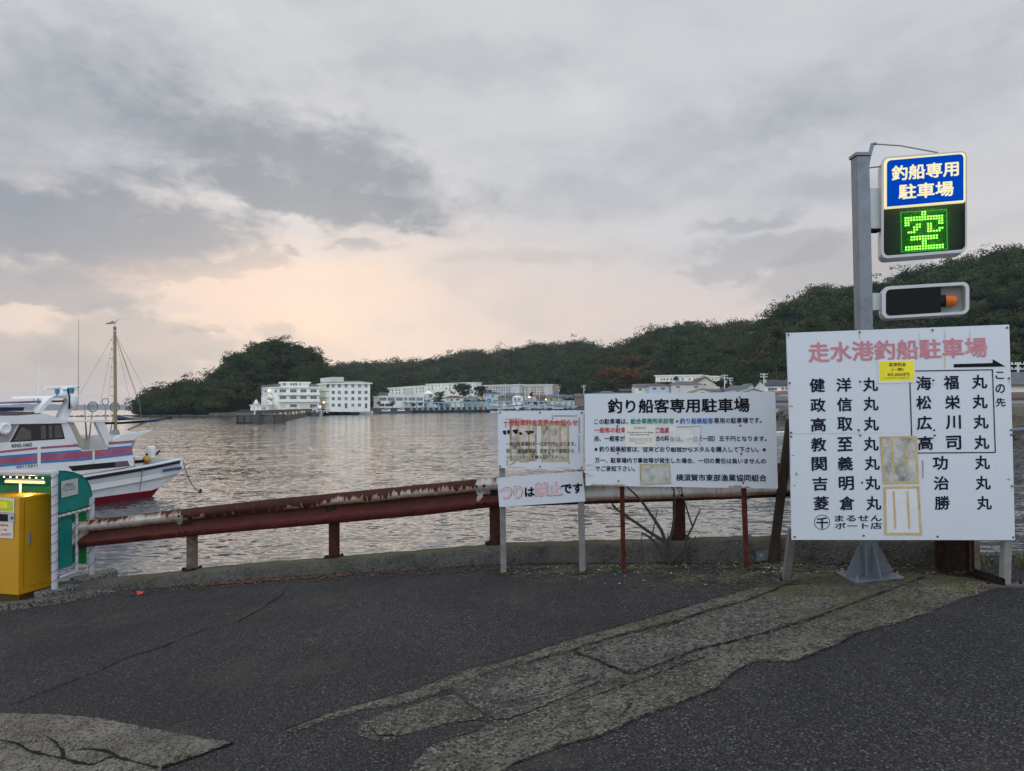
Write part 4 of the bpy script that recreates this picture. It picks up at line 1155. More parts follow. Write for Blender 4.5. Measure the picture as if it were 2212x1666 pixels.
# ================================================================== middle sign
ZM = lambda x, y: (1263.3 + x * .1888, 845.8 + y * .1888)
YL, YR = 7.16, 6.80
mid = Board(at(*ZM(-3, 30), YL), at(*ZM(2176, 6), YR), at(*ZM(2207, 1110), YR), at(*ZM(8, 1076), YL))
ms = thing('parking_notice_sign', 'wide white notice board of black Japanese text on two red rusty posts', 'signboard', (gnd(1344, 1232) + gnd(1612, 1230)) / 2)
mb = MB(); mid.slab(mb, M_BOARD, 0.018); mb.build('board', ms, bevel=0.002)
mb = MB(); mid.text(mb, '釣り船客専用駐車場', *ZM(265, 93), *ZM(1880, 248), M_BLACK, dr=-3, bold=0.026, sl=0.5); mb.build('heading_lettering', ms)
mb = MB()
TX = [('この駐車場は、', 110, 315, 492, 377, M_NAVY, -1), ('・', 1045, 332, 1066, 352, M_NAVY, 0), ('専用の駐車場です。', 1478, 303, 2022, 366, M_NAVY, -1),
      ('尚、一般客が', 112, 508, 458, 570, M_NAVY, 0), ('合の料', 815, 508, 960, 568, M_NAVY, 0), ('（一回）五千円となります。', 1322, 508, 2078, 570, M_NAVY, 0),
      ('※ 釣り船乗船客は、従来どおり船宿からメタルを購入して下さい。※', 112, 628, 2070, 690, M_NAVY, 1),
      ('万一、駐車場内で事故等が発生した場合、一切の責任は負いませんの', 115, 756, 2070, 816, M_NAVY, 2.0),
      ('でご承知下さい。', 120, 852, 572, 914, M_NAVY, 0), ('横須賀市東部漁業協同組合', 1045, 945, 2078, 1022, M_NAVY, 1.2)]
for s_, x0, y0, x1, y1, mt, dr in TX: mid.text(mb, s_, *ZM(x0, y0), *ZM(x1, y1), mt, dr=dr, bold=0.02)
mb.build('body_lettering', ms)
mb = MB(); mid.text(mb, '組合事務所来訪者', *ZM(525, 310), *ZM(1018, 371), M_GREEN, bold=0.026, dr=-1); mb.build('green_lettering', ms)
mb = MB(); mid.text(mb, '釣り船乗船客', *ZM(1090, 306), *ZM(1468, 371), M_BLUE, bold=0.026, dr=-0.5); mb.build('blue_lettering', ms)
mb = MB(); mid.text(mb, '一般客の駐車', *ZM(110, 412), *ZM(470, 472), M_RED, bold=0.024); mid.text(mb, 'ご遠慮', *ZM(806, 412), *ZM(962, 473), M_RED, bold=0.024); mb.build('red_lettering', ms)
mb = MB(); mid.patch(mb, [ZM(*p) for p in ((457, 390), (808, 390), (813, 638), (458, 634))], M_WARNP, 0.006, 0.002); wp = mb.build('warning_paper', ms)
mb = MB()
mid.text(mb, 'WARING', *ZM(560, 402), *ZM(702, 432), M_RED, off=0.0075, bold=0.0)
for s_, x0, y0, x1, y1 in (('This parking lot is for fishing', 485, 458, 785, 481), ('boat customers only.', 520, 484, 742, 506)): mid.text(mb, s_, *ZM(x0, y0), *ZM(x1, y1), M_GREYL, off=0.0075, bold=0.01)
M_FRED = m('pale_red_lettering', (0.55, 0.32, 0.31), 0.7)
for s_, x0, y0, x1, y1 in (('General customers are', 505, 528, 768, 549), ('5000 yen there are no', 512, 556, 765, 577), ('exceptions.', 575, 584, 695, 602)): mid.text(mb, s_, *ZM(x0, y0), *ZM(x1, y1), M_FRED, off=0.0075, bold=0.01)
mb.build('paper_lettering', wp)
mb = MB()
gx = [[mid.p(*ZM(962 + (1322 - 962) * i / 8 - (22 * j / 5 if i == 8 else 0), 395 + 245 * j / 5 + R.uniform(-3, 3)), 0.007 + R.uniform(-0.002, 0.003)) for i in range(9)] for j in range(6)]
mb.add([p for r in gx for p in r], [(j * 9 + i, j * 9 + i + 1, (j + 1) * 9 + i + 1, (j + 1) * 9 + i) for j in range(5) for i in range(8)], M_PAPER)
o = mb.build('crumpled_paper', ms); o.modifiers.new('sheet', 'SOLIDIFY').thickness = 0.001
mb = MB(); mid.text(mb, '金は、一日', *ZM(968, 512), *ZM(1285, 570), m('ghost_lettering', (0.30, 0.30, 0.31), 0.7), off=0.012, bold=0.01); mb.build('ghost_lettering', ms)
mb = MB(); line(mid, mb, ZM(1050, 405), ZM(1322, 398), 2.0, M_TAPEG, 0.0125); mb.build('grey_tape', ms)
taped(mid, ZM, ((628, 830), (972, 828), (985, 1055), (635, 1070)), 2.6, (), M_OLDPAPER, M_TAPEY, ms, 'mouldy_poster')
mb = MB()
for x, y in ((357, 85), (1772, 65), (372, 395), (1778, 390), (377, 708), (1790, 715), (385, 1025), (1812, 1045)):
    mb.lathe(mid.p(*ZM(x, y)), [(0.010, 0.0), (0.010, 0.004), (0.005, 0.006)], M_SCREW, 8, ax=mid.n)
mb.build('screws', ms)
runs(mid, ZM, [(357, 85), (1772, 65), (372, 395), (1778, 390), (377, 708), (1790, 715), (385, 1025)], ms, 16, 55)
M_RUSTST = m('rust_stain', (0.33, 0.23, 0.15), 0.7, var=0.35, scale=30)
mb = MB()
for (x0, x1, y0, dep) in ((1640, 1900, 1092, 22), (1700, 1800, 1085, 24), (60, 460, 1068, 9)):
    pts = [(x0 + (x1 - x0) * i / 12, y0 + (x0 > 1000) * 5 - (R.uniform(0.1, 1) * dep if 0 < i < 12 else 0)) for i in range(13)]
    low_ = [(x1, 1104 if x0 > 1000 else 1080), (x0, 1098 if x0 > 1000 else 1077)]
    mid.patch(mb, [ZM(*p) for p in pts + low_], M_RUSTST, 0.0018 + 0.0001 * (x0 == 1700))
for k_ in range(7):
    y = 820 + R.uniform(0, 200); line(mid, mb, ZM(R.uniform(6, 20), y), ZM(R.uniform(40, 130), y - R.uniform(0, 22)), 0.7, M_TAPEG, 0.0021)
mb.build('rust_stain', ms)
for (px, py) in ((1347, 1232), (1613, 1230)):
    b = gnd(px, py); tpx = {1347: 1342, 1613: 1606}[px]
    t = mid.p(tpx, 1000) - mid.n * 0.05
    mb = MB(); mb.box(b - Vector((0, 0, .02)), (0.042, 0, 0), (0, 0.042, 0), t - b, M_REDRUST, x=(-.5, .5), y=(-.5, .5))
    mb.box(t, (0.042, 0, 0), (0, 0.042, 0), (0, 0, 0.55), M_REDRUST, x=(-.5, .5), y=(-.5, .5))
    mb.build('post', ms, bevel=0.004)

# ================================================================== small twin boards
ZN = lambda x, y: (1068 + x * .1367, 878.4 + y * .1367)
YA, YB = gnd(1088, 1238).y - 0.06, gnd(1258.5, 1236).y - 0.06
sm = Board(at(*ZN(58, 76), YA), at(*ZN(1405, 66), YB), at(*ZN(1402, 992), YB), at(*ZN(64, 970), YA))
ss_ = thing('fee_notice_sign', 'small weathered notice board with red heading and rotten taped sheets on grey posts', 'signboard', gnd(1170, 1238))
mb = MB(); sm.slab(mb, M_BOARD, 0.016); mb.build('board', ss_, bevel=0.002)
taped(sm, ZN, ((243, 225), (670, 225), (668, 860), (243, 862)), 4.2, ((375, 300, 378, 760, 4), (545, 300, 548, 780, 4)), M_STAINP, M_TAPEY, ss_, 'rotten_poster', 0.003)
taped(sm, ZN, ((740, 235), (1180, 235), (1182, 870), (742, 875)), 4.2, ((868, 300, 870, 780, 4), (1038, 310, 1040, 760, 4)), M_STAINP, M_TAPEY, ss_, 'rotten_poster', 0.003)
mb = MB(); sm.text(mb, '一般駐車料金変更のお知らせ', *ZN(148, 203), *ZN(1315, 302), M_RED, off=0.0062, bold=0.022); mb.build('heading_lettering', ss_)
mb = MB()
M_FADK = m('worn_lettering', (0.055, 0.05, 0.05), 0.7, var=0.6, scale=60)
for s_, x0, y0, x1, y1 in (('一般の駐車場料を一日五千円となります。', 188, 556, 1288, 622), ('但し、遊漁船客は、従来どおり船宿から', 188, 664, 1260, 732), ('コイン(メタル)を購入して下さい。', 188, 772, 1092, 834)):
    sm.text(mb, s_, *ZN(x0, y0), *ZN(x1, y1), M_FADK, off=0.0062, bold=0.012)
mb.build('body_lettering', ss_)
mb = MB()
for (x0, y0, x1, y1, n_) in ((140, 372, 240, 445, 7), (290, 358, 392, 425, 6), (400, 395, 470, 450, 4), (500, 378, 585, 455, 3), (575, 378, 628, 455, 3)):
    for _ in range(n_):
        cx, cy = R.uniform(x0 + 14, x1 - 14), R.uniform(y0 + 14, y1 - 14)
        P = [(cx + R.uniform(12, 34) * math.cos(a), cy + R.uniform(8, 26) * math.sin(a)) for a in np.arange(0, 6.28, 0.8)]
        sm.patch(mb, [ZN(*p) for p in P], M_BLACK, 0.0064 + R.uniform(0, .0004))
mb.build('black_blot', ss_)
mb = MB()
for a, b, w in (((1340, 172), (1340, 422), 3.6), ((1338, 455), (1338, 735), 3.2), ((203, 845), (205, 935), 3.0), ((232, 936), (338, 866), 3.0), ((1165, 882), (1272, 955), 3.0), ((400, 875), (545, 878), 2.0), ((905, 148), (1300, 148), 3.0), ((920, 172), (920, 205), 3.4), ((215, 958), (490, 962), 1.2), ((990, 970), (1230, 972), 1.2), ((170, 200), (440, 190), 2.0), ((180, 230), (182, 340), 3.0)):
    line(sm, mb, ZN(*a), ZN(*b), w, M_TAPEG, 0.0022)
mb.build('tape_residue', ss_)
mb = MB()
for x, y in ((90, 100), (722, 95), (1378, 100), (90, 945), (722, 950), (1378, 965)):
    mb.lathe(sm.p(*ZN(x, y)), [(0.011, 0.0), (0.011, 0.004), (0.006, 0.006)], M_SCREW, 8, ax=sm.n)
mb.build('screws', ss_)
for (bx_, by_, tx_) in ((1088, 1238, 1083), (1258.5, 1236, 1251)):
    b = gnd(bx_, by_); t = at(tx_, 900, b.y)
    mb = MB(); d = t - b
    mb.box(b - Vector((0, 0, .02)), (0.062, 0, 0), (0, 0.062, 0), d, M_POSTG, x=(-.5, .5), y=(-.5, .5)); mb.build('post', ss_, bevel=0.005)
lowb = Board(at(*ZN(45, 1132), YA - .01), at(*ZN(1385, 1028), YB - .01), at(*ZN(1434, 1496), YB - .01), at(*ZN(80, 1586), YA - .01))
ns = thing('no_fishing_board', 'tilted white board with pale pink and black no fishing lettering below the small notice', 'signboard', (lowb.bl + lowb.br) / 2)
mb = MB(); lowb.slab(mb, M_BOARD, 0.012); mb.build('board', ns, bevel=0.002)
mbp, mbe, mbk = MB(), MB(), MB()
for ch, x0, y0, x1, y1, pk in (('つ', 92, 1290, 265, 1446, 1), ('り', 315, 1258, 432, 1442, 1), ('は', 482, 1277, 625, 1416, 0), ('禁', 645, 1212, 838, 1408, 1), ('止', 870, 1204, 1055, 1392, 1), ('で', 1064, 1232, 1214, 1366, 0), ('す', 1240, 1214, 1380, 1362, 0)):
    dr = -(x1 - x0) * 0.1367 * 0.075
    if pk:
        lowb.text(mbe, ch, *ZN(x0 - 6, y0 - 6 + 8), *ZN(x1 + 6, y1 + 6 + 8), M_PINKEDGE, off=0.002, dr=dr, bold=0.05, sl=1.2)
        lowb.text(mbp, ch, *ZN(x0, y0 + 8), *ZN(x1, y1 + 8), M_PALEPINK, off=0.0035, dr=dr, bold=0.04, sl=1.2)
    else: lowb.text(mbk, ch, *ZN(x0, y0 + 8), *ZN(x1, y1 + 8), M_BLACK, off=0.003, dr=dr, bold=0.04, sl=1.2)
mbe.build('letter_edge', ns); mbp.build('pink_lettering', ns); mbk.build('black_lettering', ns)

# ================================================================== ticket machine and its shelter
SD = Vector((0.29, 0.957, 0)).normalized(); FD = Vector((-SD.y, SD.x, 0))
YC = 8.6
c0 = at(39, 1287, YC); c1 = at(39, 1075, YC)
zc0, zc1 = c0.z, c1.z
tm = thing('ticket_machine', 'yellow parking payment machine with notices under the green shelter', 'ticket machine', Vector((c0.x, c0.y, gz(c0.x))) + FD * 0.3 + SD * 0.2)
mb = MB(); mb.box((c0.x, c0.y, zc0), FD * 0.66, SD * 0.44, (0, 0, zc1 - zc0), M_YELLOW); body = mb.build('body', tm, bevel=0.012)
mb = MB(); mb.box(Vector((c0.x, c0.y, gz(c0.x) - 0.05)) + FD * 0.04 + SD * 0.05, FD * 0.58, SD * 0.36, (0, 0, zc0 - gz(c0.x) + 0.05), M_YELDK); mb.build('plinth', tm)
side = Board(at(39, 1075, YC), Vector((c0.x, c0.y, zc1)) + SD * 0.44, Vector((c0.x, c0.y, zc0)) + SD * 0.44, c0)
def sp(u, v, off=0.0): return c0 + SD * (0.44 * u) + Vector((0, 0, (zc1 - zc0) * v)) + side.n * off
mb = MB(); mb.prism([sp(.16, .075), sp(.86, .075), sp(.86, .955), sp(.16, .955)], side.n * 0.007, M_YELLOW); door = mb.build('door', tm, bevel=0.003)
mb = MB(); mb.prism([sp(.15, .072), sp(.87, .072), sp(.87, .958), sp(.15, .958)], side.n * 0.0015, M_YELDK); mb.build('door_gap', tm)
mb = MB(); mb.box(sp(.26, .50, .007), SD * 0.032, side.n * 0.012, (0, 0, 0.15), M_STEEL); mb.build('handle', door, bevel=0.004)
fr = Board(at(39, 1075, YC) + FD * 0.66, at(39, 1075, YC), c0, c0 + FD * 0.66)
def fp(px, py, off): return fr.p(px, py, off)
def fpanel(name, quad_, mat, off=0.004, parent=tm, th=0.004):
    mb = MB(); mb.prism([fp(a, b, off) for a, b in quad_], -fr.n * th, mat); return mb.build(name, parent)
yn2 = fpanel('yellow_notice', ((-40, 1071), (31, 1078), (30.5, 1108), (-40, 1103)), m('notice_frame', (0.55, 0.56, 0.5), 0.4))
fpanel('notice_sheet', ((-40, 1075), (28.5, 1081.5), (28.5, 1105), (-40, 1100)), m('lime_sheet', (0.40, 0.46, 0.03), 0.5, 0, 0.2, 14), 0.006, yn2, 0.001)
fpanel('yellow_square', ((1, 1083), (17, 1084.5), (17, 1098), (1, 1097)), m('bright_yellow_sheet', (0.75, 0.66, 0.01), 0.5), 0.008, yn2, 0.001)
sl_ = fpanel('coin_panel', ((-40, 1105), (32, 1109), (32, 1129), (-40, 1127)), M_STEEL, 0.008, tm, 0.02)
fpanel('slot', ((-30, 1108), (18.5, 1111), (18.5, 1126.5), (-30, 1125)), M_DARK, 0.010, sl_, 0.002)
mb = MB(); mb.lathe(fp(27.5, 1119, 0.008), [(0.018, 0), (0.018, 0.006)], m('green_button', (0.02, 0.10, 0.05), 0.4), 12, ax=fr.n); mb.build('button', sl_)
pp = fpanel('price_paper', ((-40, 1122), (29.5, 1126), (30, 1163.5), (-40, 1159)), m('machine_paper', (0.58, 0.52, 0.44), 0.7, 0, 0.06, 8), 0.007, tm, 0.002)
mb = MB()
for s_, x0, y0, x1, y1 in (('駐車料金', -2, 1131, 19, 1136.5), ('(一般)', 4, 1141, 16, 1146.5), ('¥5,000円', -8, 1151, 24, 1157)): fr.text(mb, s_, x0, y0, x1, y1, M_RED, off=0.0085, bold=0.01, dr=1)
mb.build('paper_lettering', pp)

sh = thing('ticket_shelter', 'white pipe shelter with green curved hood and teal side panels over the yellow machine', 'shelter', gnd(118, 1283))
P0 = at(118, 1272, 8.74)
shp = Board(P0 + Vector((0, 0, 1)), P0 + SD + Vector((0, 0, 1)), P0 + SD, P0)
S = lambda px, py, off=0.0: shp.p(px, py, off)
mb = MB(); mb.tube([S(118, 1273), S(118, 1022)], 0.036, M_PIPEW, 14); fpst = mb.build('front_post', sh, smooth=True)
mb = MB(); a = S(119, 1022); mb.tube([a + SD * 0.02, a, a + FD * 1.7 + Vector((0, 0, -0.02))], 0.036, M_PIPEW, 14); mb.build('top_rail', sh, smooth=True)
mb = MB(); mb.tube([S(198, 1243), S(198, 1075)], 0.034, M_PIPEW, 12); mb.build('rear_post', sh, smooth=True)
mb = MB(); mb.tube([S(123, 1116.5, .02), S(193, 1098, .02)], 0.019, M_PIPEW, 10); mb.build('cross_pipe', sh, smooth=True)
mb = MB(); mb.tube([S(163, 1107, .02), S(163, 1232, .02), S(161, 1236, .02), S(125, 1248, .02)], 0.019, M_PIPEW, 10); mb.build('bent_pipe', sh, smooth=True)
mb = MB(); mb.tube([S(165, 1224, -.1), S(196, 1226, -.1)], 0.035, M_PIPEW, 10); mb.build('low_pipe', sh, smooth=True)
hood = [(124, 1018), (140, 1017.5), (160, 1021), (176, 1027), (188, 1037), (196, 1052), (200, 1072)]
mb = MB(); mb.prism([S(a, b, -.012) for a, b in hood + [(200.5, 1090), (123.5, 1112)]], -shp.n * 0.006, M_TEAL); pnl = mb.build('side_panel', sh)
mb = MB(); mb.prism([S(a, b, 0.0) for a, b in ((132, 1040), (168, 1033), (168.5, 1067), (132.5, 1076))], shp.n * 0.002, m('worn_notice', (0.40, 0.42, 0.40), 0.7, 0, 0.12, 20)); wn_ = mb.build('worn_notice', pnl)
mb = MB()
for (x0, x1, y) in ((137, 160, 1049), (135, 164, 1053.5), (136, 162, 1058), (140, 158, 1045.5)):
    for k_ in range(9):
        xa = x0 + (x1 - x0) * k_ / 9
        mb.prism([S(xa, y - (xa - 132) * .15 + 1.5, .0025), S(xa + R.uniform(1.2, 2.4), y - (xa - 132) * .15 + 1.2, .0025), S(xa + 1.8, y - (xa - 132) * .15 + R.uniform(3, 4), .0025), S(xa, y - (xa - 132) * .15 + R.uniform(3, 4.2), .0025)], shp.n * 0.0005, M_FADK)
mb.build('worn_print', wn_)
mb = MB(); mb.prism([S(a, b, -.012) for a, b in ((127, 1118), (130, 1113.5), (157, 1109), (158.5, 1222), (128.5, 1231))], -shp.n * 0.006, M_TEAL); mb.build('lower_panel', sh)
mb = MB()
for a, b in zip(hood[:-1], hood[1:]):
    A, B = S(*a), S(*b); mb.box(A, B - A, FD * 1.6, shp.n * 0 + Vector((0, 0, 0.005)), M_TEAL)
mb.build('hood', sh)
mb = MB(); A, B = S(197, 1074) - SD * 0.03, S(197, 1218) - SD * 0.03
mb.box(B, FD * 1.55, SD * 0.006, A - B + Vector((0, 0, 0.12)), M_GREENP, x=(0.03, 1)); mb.build('back_panel', sh)
# lamp
M_TUBE = emit('lit_tube', (1.0, 0.74, 0.30), 1.5)
tb = at(95, 1042.5, 8.9); ta = tb + FD * 0.62
mb = MB(); mb.cyl(ta, tb, 0.017, M_TUBE, n=12); tub = mb.build('lamp_tube', sh, smooth=True)
mb = MB(); mb.box(ta + Vector((0, 0, 0.018)), tb - ta, SD * 0.03, (0, 0, 0.02), M_PIPEW); mb.build('lamp_holder', tub)
mb = MB(); pm = tb.lerp(ta, 0.62); mb.tube([pm, Vector((pm.x, pm.y, zc1 + 0.005))], 0.014, M_PIPEW, 8); mb.build('lamp_stem', tub)
lt = bpy.data.lights.new('tube_light', 'POINT'); lt.shadow_soft_size = 0.03; lt.energy = 4.0; lt.color = (1.0, 0.70, 0.24)
lto = bpy.data.objects.new('tube_light', lt); COL.objects.link(lto); lto.parent = sh
lto.location = ta.lerp(tb, .6) + Vector((0, 0, -0.06)) - wloc(sh)
# string of small bulbs below the hood edge
M_BULB = emit('lit_bulb', (1.0, 0.80, 0.45), 4.0)
mb = MB()
for k_ in range(8):
    p = tb + FD * (0.02 + 0.105 * k_) + Vector((0, 0, 0.055)); mb.ball(p, 0.010, M_BULB, 8)
mb.build('bulb_string', sh)
# wire wound round the pipes
def coil(a, b, r, turns, n=12):
    d = (b - a); u = d.orthogonal().normalized(); w = d.normalized().cross(u)
    return [a + d * (i / (turns * n)) + (u * math.cos(6.2832 * i / n) + w * math.sin(6.2832 * i / n)) * r for i in range(turns * n + 1)]
mb = MB()
mb.tube(coil(S(118, 1268), S(118, 1024), 0.040, 12), 0.0030, M_WIRE, 5)
mb.tube(coil(S(198, 1240), S(198, 1080), 0.038, 5), 0.0030, M_WIRE, 5)
mb.tube(coil(S(163, 1230, .02), S(163, 1110, .02), 0.027, 6), 0.0028, M_WIRE, 5)
mb.tube(coil(S(126, 1115.5, .02), S(192, 1098, .02), 0.027, 6), 0.0028, M_WIRE, 5)
for k_ in range(6): mb.tube([S(124, 1245 - k_ * 33), S(128, 1240 - k_ * 33), S(131, 1243 - k_ * 33)], 0.003, M_WIRE, 4)
mb.build('wound_wire', sh)
def footing(px, py, base_z, up, lab, ln=0.44, wd=0.22):
    p = S(px, py); mb = MB()
    o_ = Vector((p.x, p.y, base_z)) - SD * ln * 0.42 - FD * wd * 0.5
    mb.box(o_, FD * wd, SD * ln, (0, 0, up - base_z), M_FOOT)
    tag(mb.build('footing_block', bevel=0.012, origin=o_), lab, 'concrete block')
pf = S(118, 1272); footing(118, 1272, gz(pf.x) - 0.03, pf.z, 'grey concrete footing block under the front shelter post beside the kerb')
pf = S(198, 1242); footing(198, 1242, gz(pf.x) + 0.05, pf.z + 0.005, 'grey concrete footing block under the rear shelter post on the parapet', 0.5, 0.26)

# ================================================================== bare shrub, strut, rusty column, wire fence
Z3 = lambda x, y: (x * .2942 + 1062.7, y * .2942 + 824.2)
sy = gnd(1442, 1224).y
shr = thing('bare_shrub', 'leafless shrub with dark bare branches growing behind the wide notice board', 'shrub', gnd(1442, 1224))
BR = [([(1295, 1330), (1285, 1200), (1240, 1090), (1180, 1000), (1110, 890), (1060, 830), (1000, 785), (960, 740)], .022, .006),
      ([(1290, 1325), (1230, 1220), (1185, 1165), (1130, 1130), (1100, 1115)], .02, .008), ([(1280, 1180), (1220, 1150), (1150, 1105), (1060, 1040), (985, 985), (930, 945), (890, 910)], .02, .01),
      ([(1300, 1320), (1300, 1180), (1320, 1080), (1345, 960), (1340, 860), (1335, 760)], .018, .007), ([(1310, 1325), (1350, 1290), (1395, 1240), (1420, 1150), (1470, 1060), (1500, 1000), (1530, 945)], .018, .006),
      ([(1330, 1310), (1390, 1260), (1440, 1190), (1500, 1135)], .014, .005), ([(1470, 1060), (1440, 980), (1410, 880), (1385, 790), (1400, 760)], .010, .004),
      ([(1170, 1150), (1190, 1060), (1210, 940)], .009, .004), ([(930, 945), (880, 935), (830, 905)], .006, .002), ([(905, 925), (885, 900)], .012, .008),
      ([(1110, 1320), (1105, 1220), (1100, 1115)], .005, .003), ([(1290, 1180), (1290, 1105)], .008, .003), ([(1060, 850), (1010, 855), (960, 840)], .005, .002), ([(1345, 880), (1380, 800), (1320, 790)], .005, .003)]
for pts, r0, r1 in BR:
    off = R.uniform(-0.18, 0.12); npt = len(pts)
    off = abs(off) * -0.6
    P = [at(*Z3(*p), sy + off * i / npt) for i, p in enumerate(pts)]
    P = [P[0]] + [p + Vector((R.uniform(-.008, .008), 0, R.uniform(-.008, .008))) for p in P[1:]]
    mb = MB(); mb.tube(P, r0, M_BARK, 7, r1); mb.build('branch', shr, smooth=True)
# leaning timber strut behind the big sign
b = gnd(1668, 1219); t = at(1708, 905, b.y + 0.12)
mb = MB(); mb.box(b, (0.075, 0, 0), (0, 0.06, 0), t - b, M_DKWOOD, x=(-.5, .5), y=(-.5, .5))
strut = tag(mb.build('timber_strut', origin=b, bevel=0.004), 'dark timber strut leaning up to the left edge of the big boat list sign', 'strut')
mb = MB(); mb.box(b + Vector((0, 0.05, 0.03)), (0.26, 0, 0.02), (0, 0.02, 0), (0, 0, 0.09), M_GALV, x=(-.5, .5)); mb.box(b + Vector((0.0, 0.02, 0.0)), (0.2, 0, 0.015), (0, 0.14, 0), (0, 0, 0.012), M_GALV, x=(-.5, .5), y=(-.5, .5))
for s_ in (-.09, .09): mb.lathe(b + Vector((s_, 0.05, 0.075)), [(0.018, 0), (0.018, 0.012)], M_STEEL, 6, ax=(0, -1, 0))
mb.build('foot_bracket', strut)
# rusty H column under the right part of the sign
b = gnd(2073, 1240)
mb = MB()
for dx_ in (-0.105, 0.085): mb.box(b + Vector((dx_, 0, -0.02)), (0.022, 0, 0), (0, 0.17, 0), (0, 0, 0.95), M_DARKRUST if dx_ < 0 else M_RUST)
mb.box(b + Vector((-0.083, 0.02, -0.02)), (0.168, 0, 0), (0, 0.02, 0), (0, 0, 0.95), M_DARKRUST)
tag(mb.build('rusty_column', origin=b), 'short dark rusted steel column behind the right half of the boat list sign', 'column')
mb = MB(); b2, t2 = gnd(2104, 1247), gnd(2170, 1270)
mb.box(b2 + Vector((0, 0, 0.01)), t2 - b2, Vector((-.03, .06, 0)), (0, 0, 0.035), M_DARKRUST); mb.box(b2 + Vector((0, 0, 0.012)), t2 - b2, Vector((0.002, -.006, 0)), (0, 0, 0.06), M_DARKRUST)
tag(mb.build('steel_angle', origin=b2), 'rusty steel angle lying from the rusted column to the right sign foot', 'steel bar')
# chain link fence on a low kerb
fy = gnd(2110, 1214)
f0 = gnd(2096, 1215); f1 = gnd(2420, 1206)
fe = thing('chain_link_fence', 'grey chain link fence on a low concrete kerb at the right edge', 'fence', f0)
mb = MB(); d = f1 - f0; mb.box(f0 - Vector((0, 0, .05)), d, (0, 0.12, 0), (0, 0, 0.11), M_KERB); mb.build('fence_kerb', fe)
H = 1.08; L = d.length; u = d.normalized()
zup = Vector((0, 0, 1))
mb = MB(); stp = 0.075
nn_ = int((L + H) / stp)
for i in range(-int(H / stp) - 1, int(L / stp) + 1):
    for sg in (1, -1):
        x0, x1, z0, z1 = (i * stp, i * stp + H, 0, H) if sg > 0 else (i * stp + H, i * stp, 0, H)
        pts = []
        for k_ in range(2):
            pass
        xs = [x0, x1]; zs = [z0, z1]
        # clip to the fence length
        t0 = max(0, min(1, (0 - x0) / (x1 - x0))) if x1 > x0 else max(0, min(1, (L - x0) / (x1 - x0)))
        t1 = max(0, min(1, (L - x0) / (x1 - x0))) if x1 > x0 else max(0, min(1, (0 - x0) / (x1 - x0)))
        if t1 - t0 < 0.02: continue
        A = f0 + u * (x0 + (x1 - x0) * t0) + zup * (0.06 + H * t0); B = f0 + u * (x0 + (x1 - x0) * t1) + zup * (0.06 + H * t1)
        mb.cyl(A + Vector((0, .06 + .003 * sg, 0)), B + Vector((0, .06 + .003 * sg, 0)), 0.0022, M_GALVL, n=4, cap=False)
mb.build('wire_mesh', fe)
for k_ in (0.02, 0.5, 0.98):
    mb = MB(); p = f0 + d * k_ + Vector((0, .06, 0)); mb.cyl(p, p + zup * 1.16, 0.024, M_BRPOST, n=10); mb.build('post', fe, smooth=True)
mb = MB(); mb.cyl(f0 + Vector((0, .06, 1.14)), f1 + Vector((0, .06, 1.14)), 0.02, M_GALVL, n=8); mb.build('top_rail', fe, smooth=True)
b = gnd(2112, 1234)
mb = MB(); mb.box(b, (0.05, 0, 0), (0, 0.05, 0), (0, 0, 0.62), M_BRPOST, x=(-.5, .5)); tag(mb.build('short_post', origin=b), 'short brown timber post between the rusted column and the chain link fence', 'post')
#==END-NEAR==
# ================================================================== sea, far land
mb = MB(); mb.quad((-9000, 4, WZ), (9000, 4, WZ), (9000, 14000, WZ), (-9000, 14000, WZ), M_WATER)
struct(mb.build('sea_water', origin=(0, 0, WZ)))
mb = MB(); mb.quad((-9000, 4, WZ - 3.2), (9000, 4, WZ - 3.2), (9000, 14000, WZ - 3.2), (-9000, 14000, WZ - 3.2), m('sea_bed', (0.03, 0.035, 0.03), 0.9))
struct(mb.build('sea_bed', origin=(0, 0, WZ)))
LZ = 1.3
def pxY(px, Y, z):
    d = ray(px, 880); t = Y / d.y
    return Vector((d.x * t, Y, z))
M_LAND = m('shore_ground', (0.10, 0.095, 0.075), 0.9, 0, 0.4, 0.15, dirt=(0.06, 0.065, 0.03), dirt_amt=0.8)
M_ROCK = m('shore_rock', (0.085, 0.068, 0.055), 0.9, 0, 0.5, 0.5, 0.05, dirt=(0.03, 0.026, 0.022), dirt_amt=0.8)
shore = [(452, 349), (540, 336), (655, 318), (740, 360), (880, 424), (1075, 420), (1262, 402), (1500, 260), (1690, 160), (1900, 95), (2200, 62), (2500, 50), (2900, 40)]
mb = MB(); vs = []
prof_ = [(0.0, -2.6), (0.012, -0.6), (0.03, 0.4), (0.06, LZ), (0.5, LZ + 0.3), (3.0, LZ + 3)]
for px, Y in shore:
    for j, (f_, z) in enumerate(prof_):
        if px < 1270: f_ = 0.0006 * j if j < 4 else f_
        if px < 600: z = min(z, -0.35) if j < 4 else z
        vs.append(pxY(px, Y * (1 + f_) if j < 5 else max(950, Y * 3), z))
k = len(prof_)
mb.add(vs, [(i * k + j, (i + 1) * k + j, (i + 1) * k + j + 1, i * k + j + 1) for i in range(len(shore) - 1) for j in range(k - 1)], M_LAND)
struct(mb.build('shore_land', origin=(0, 300, 0)))
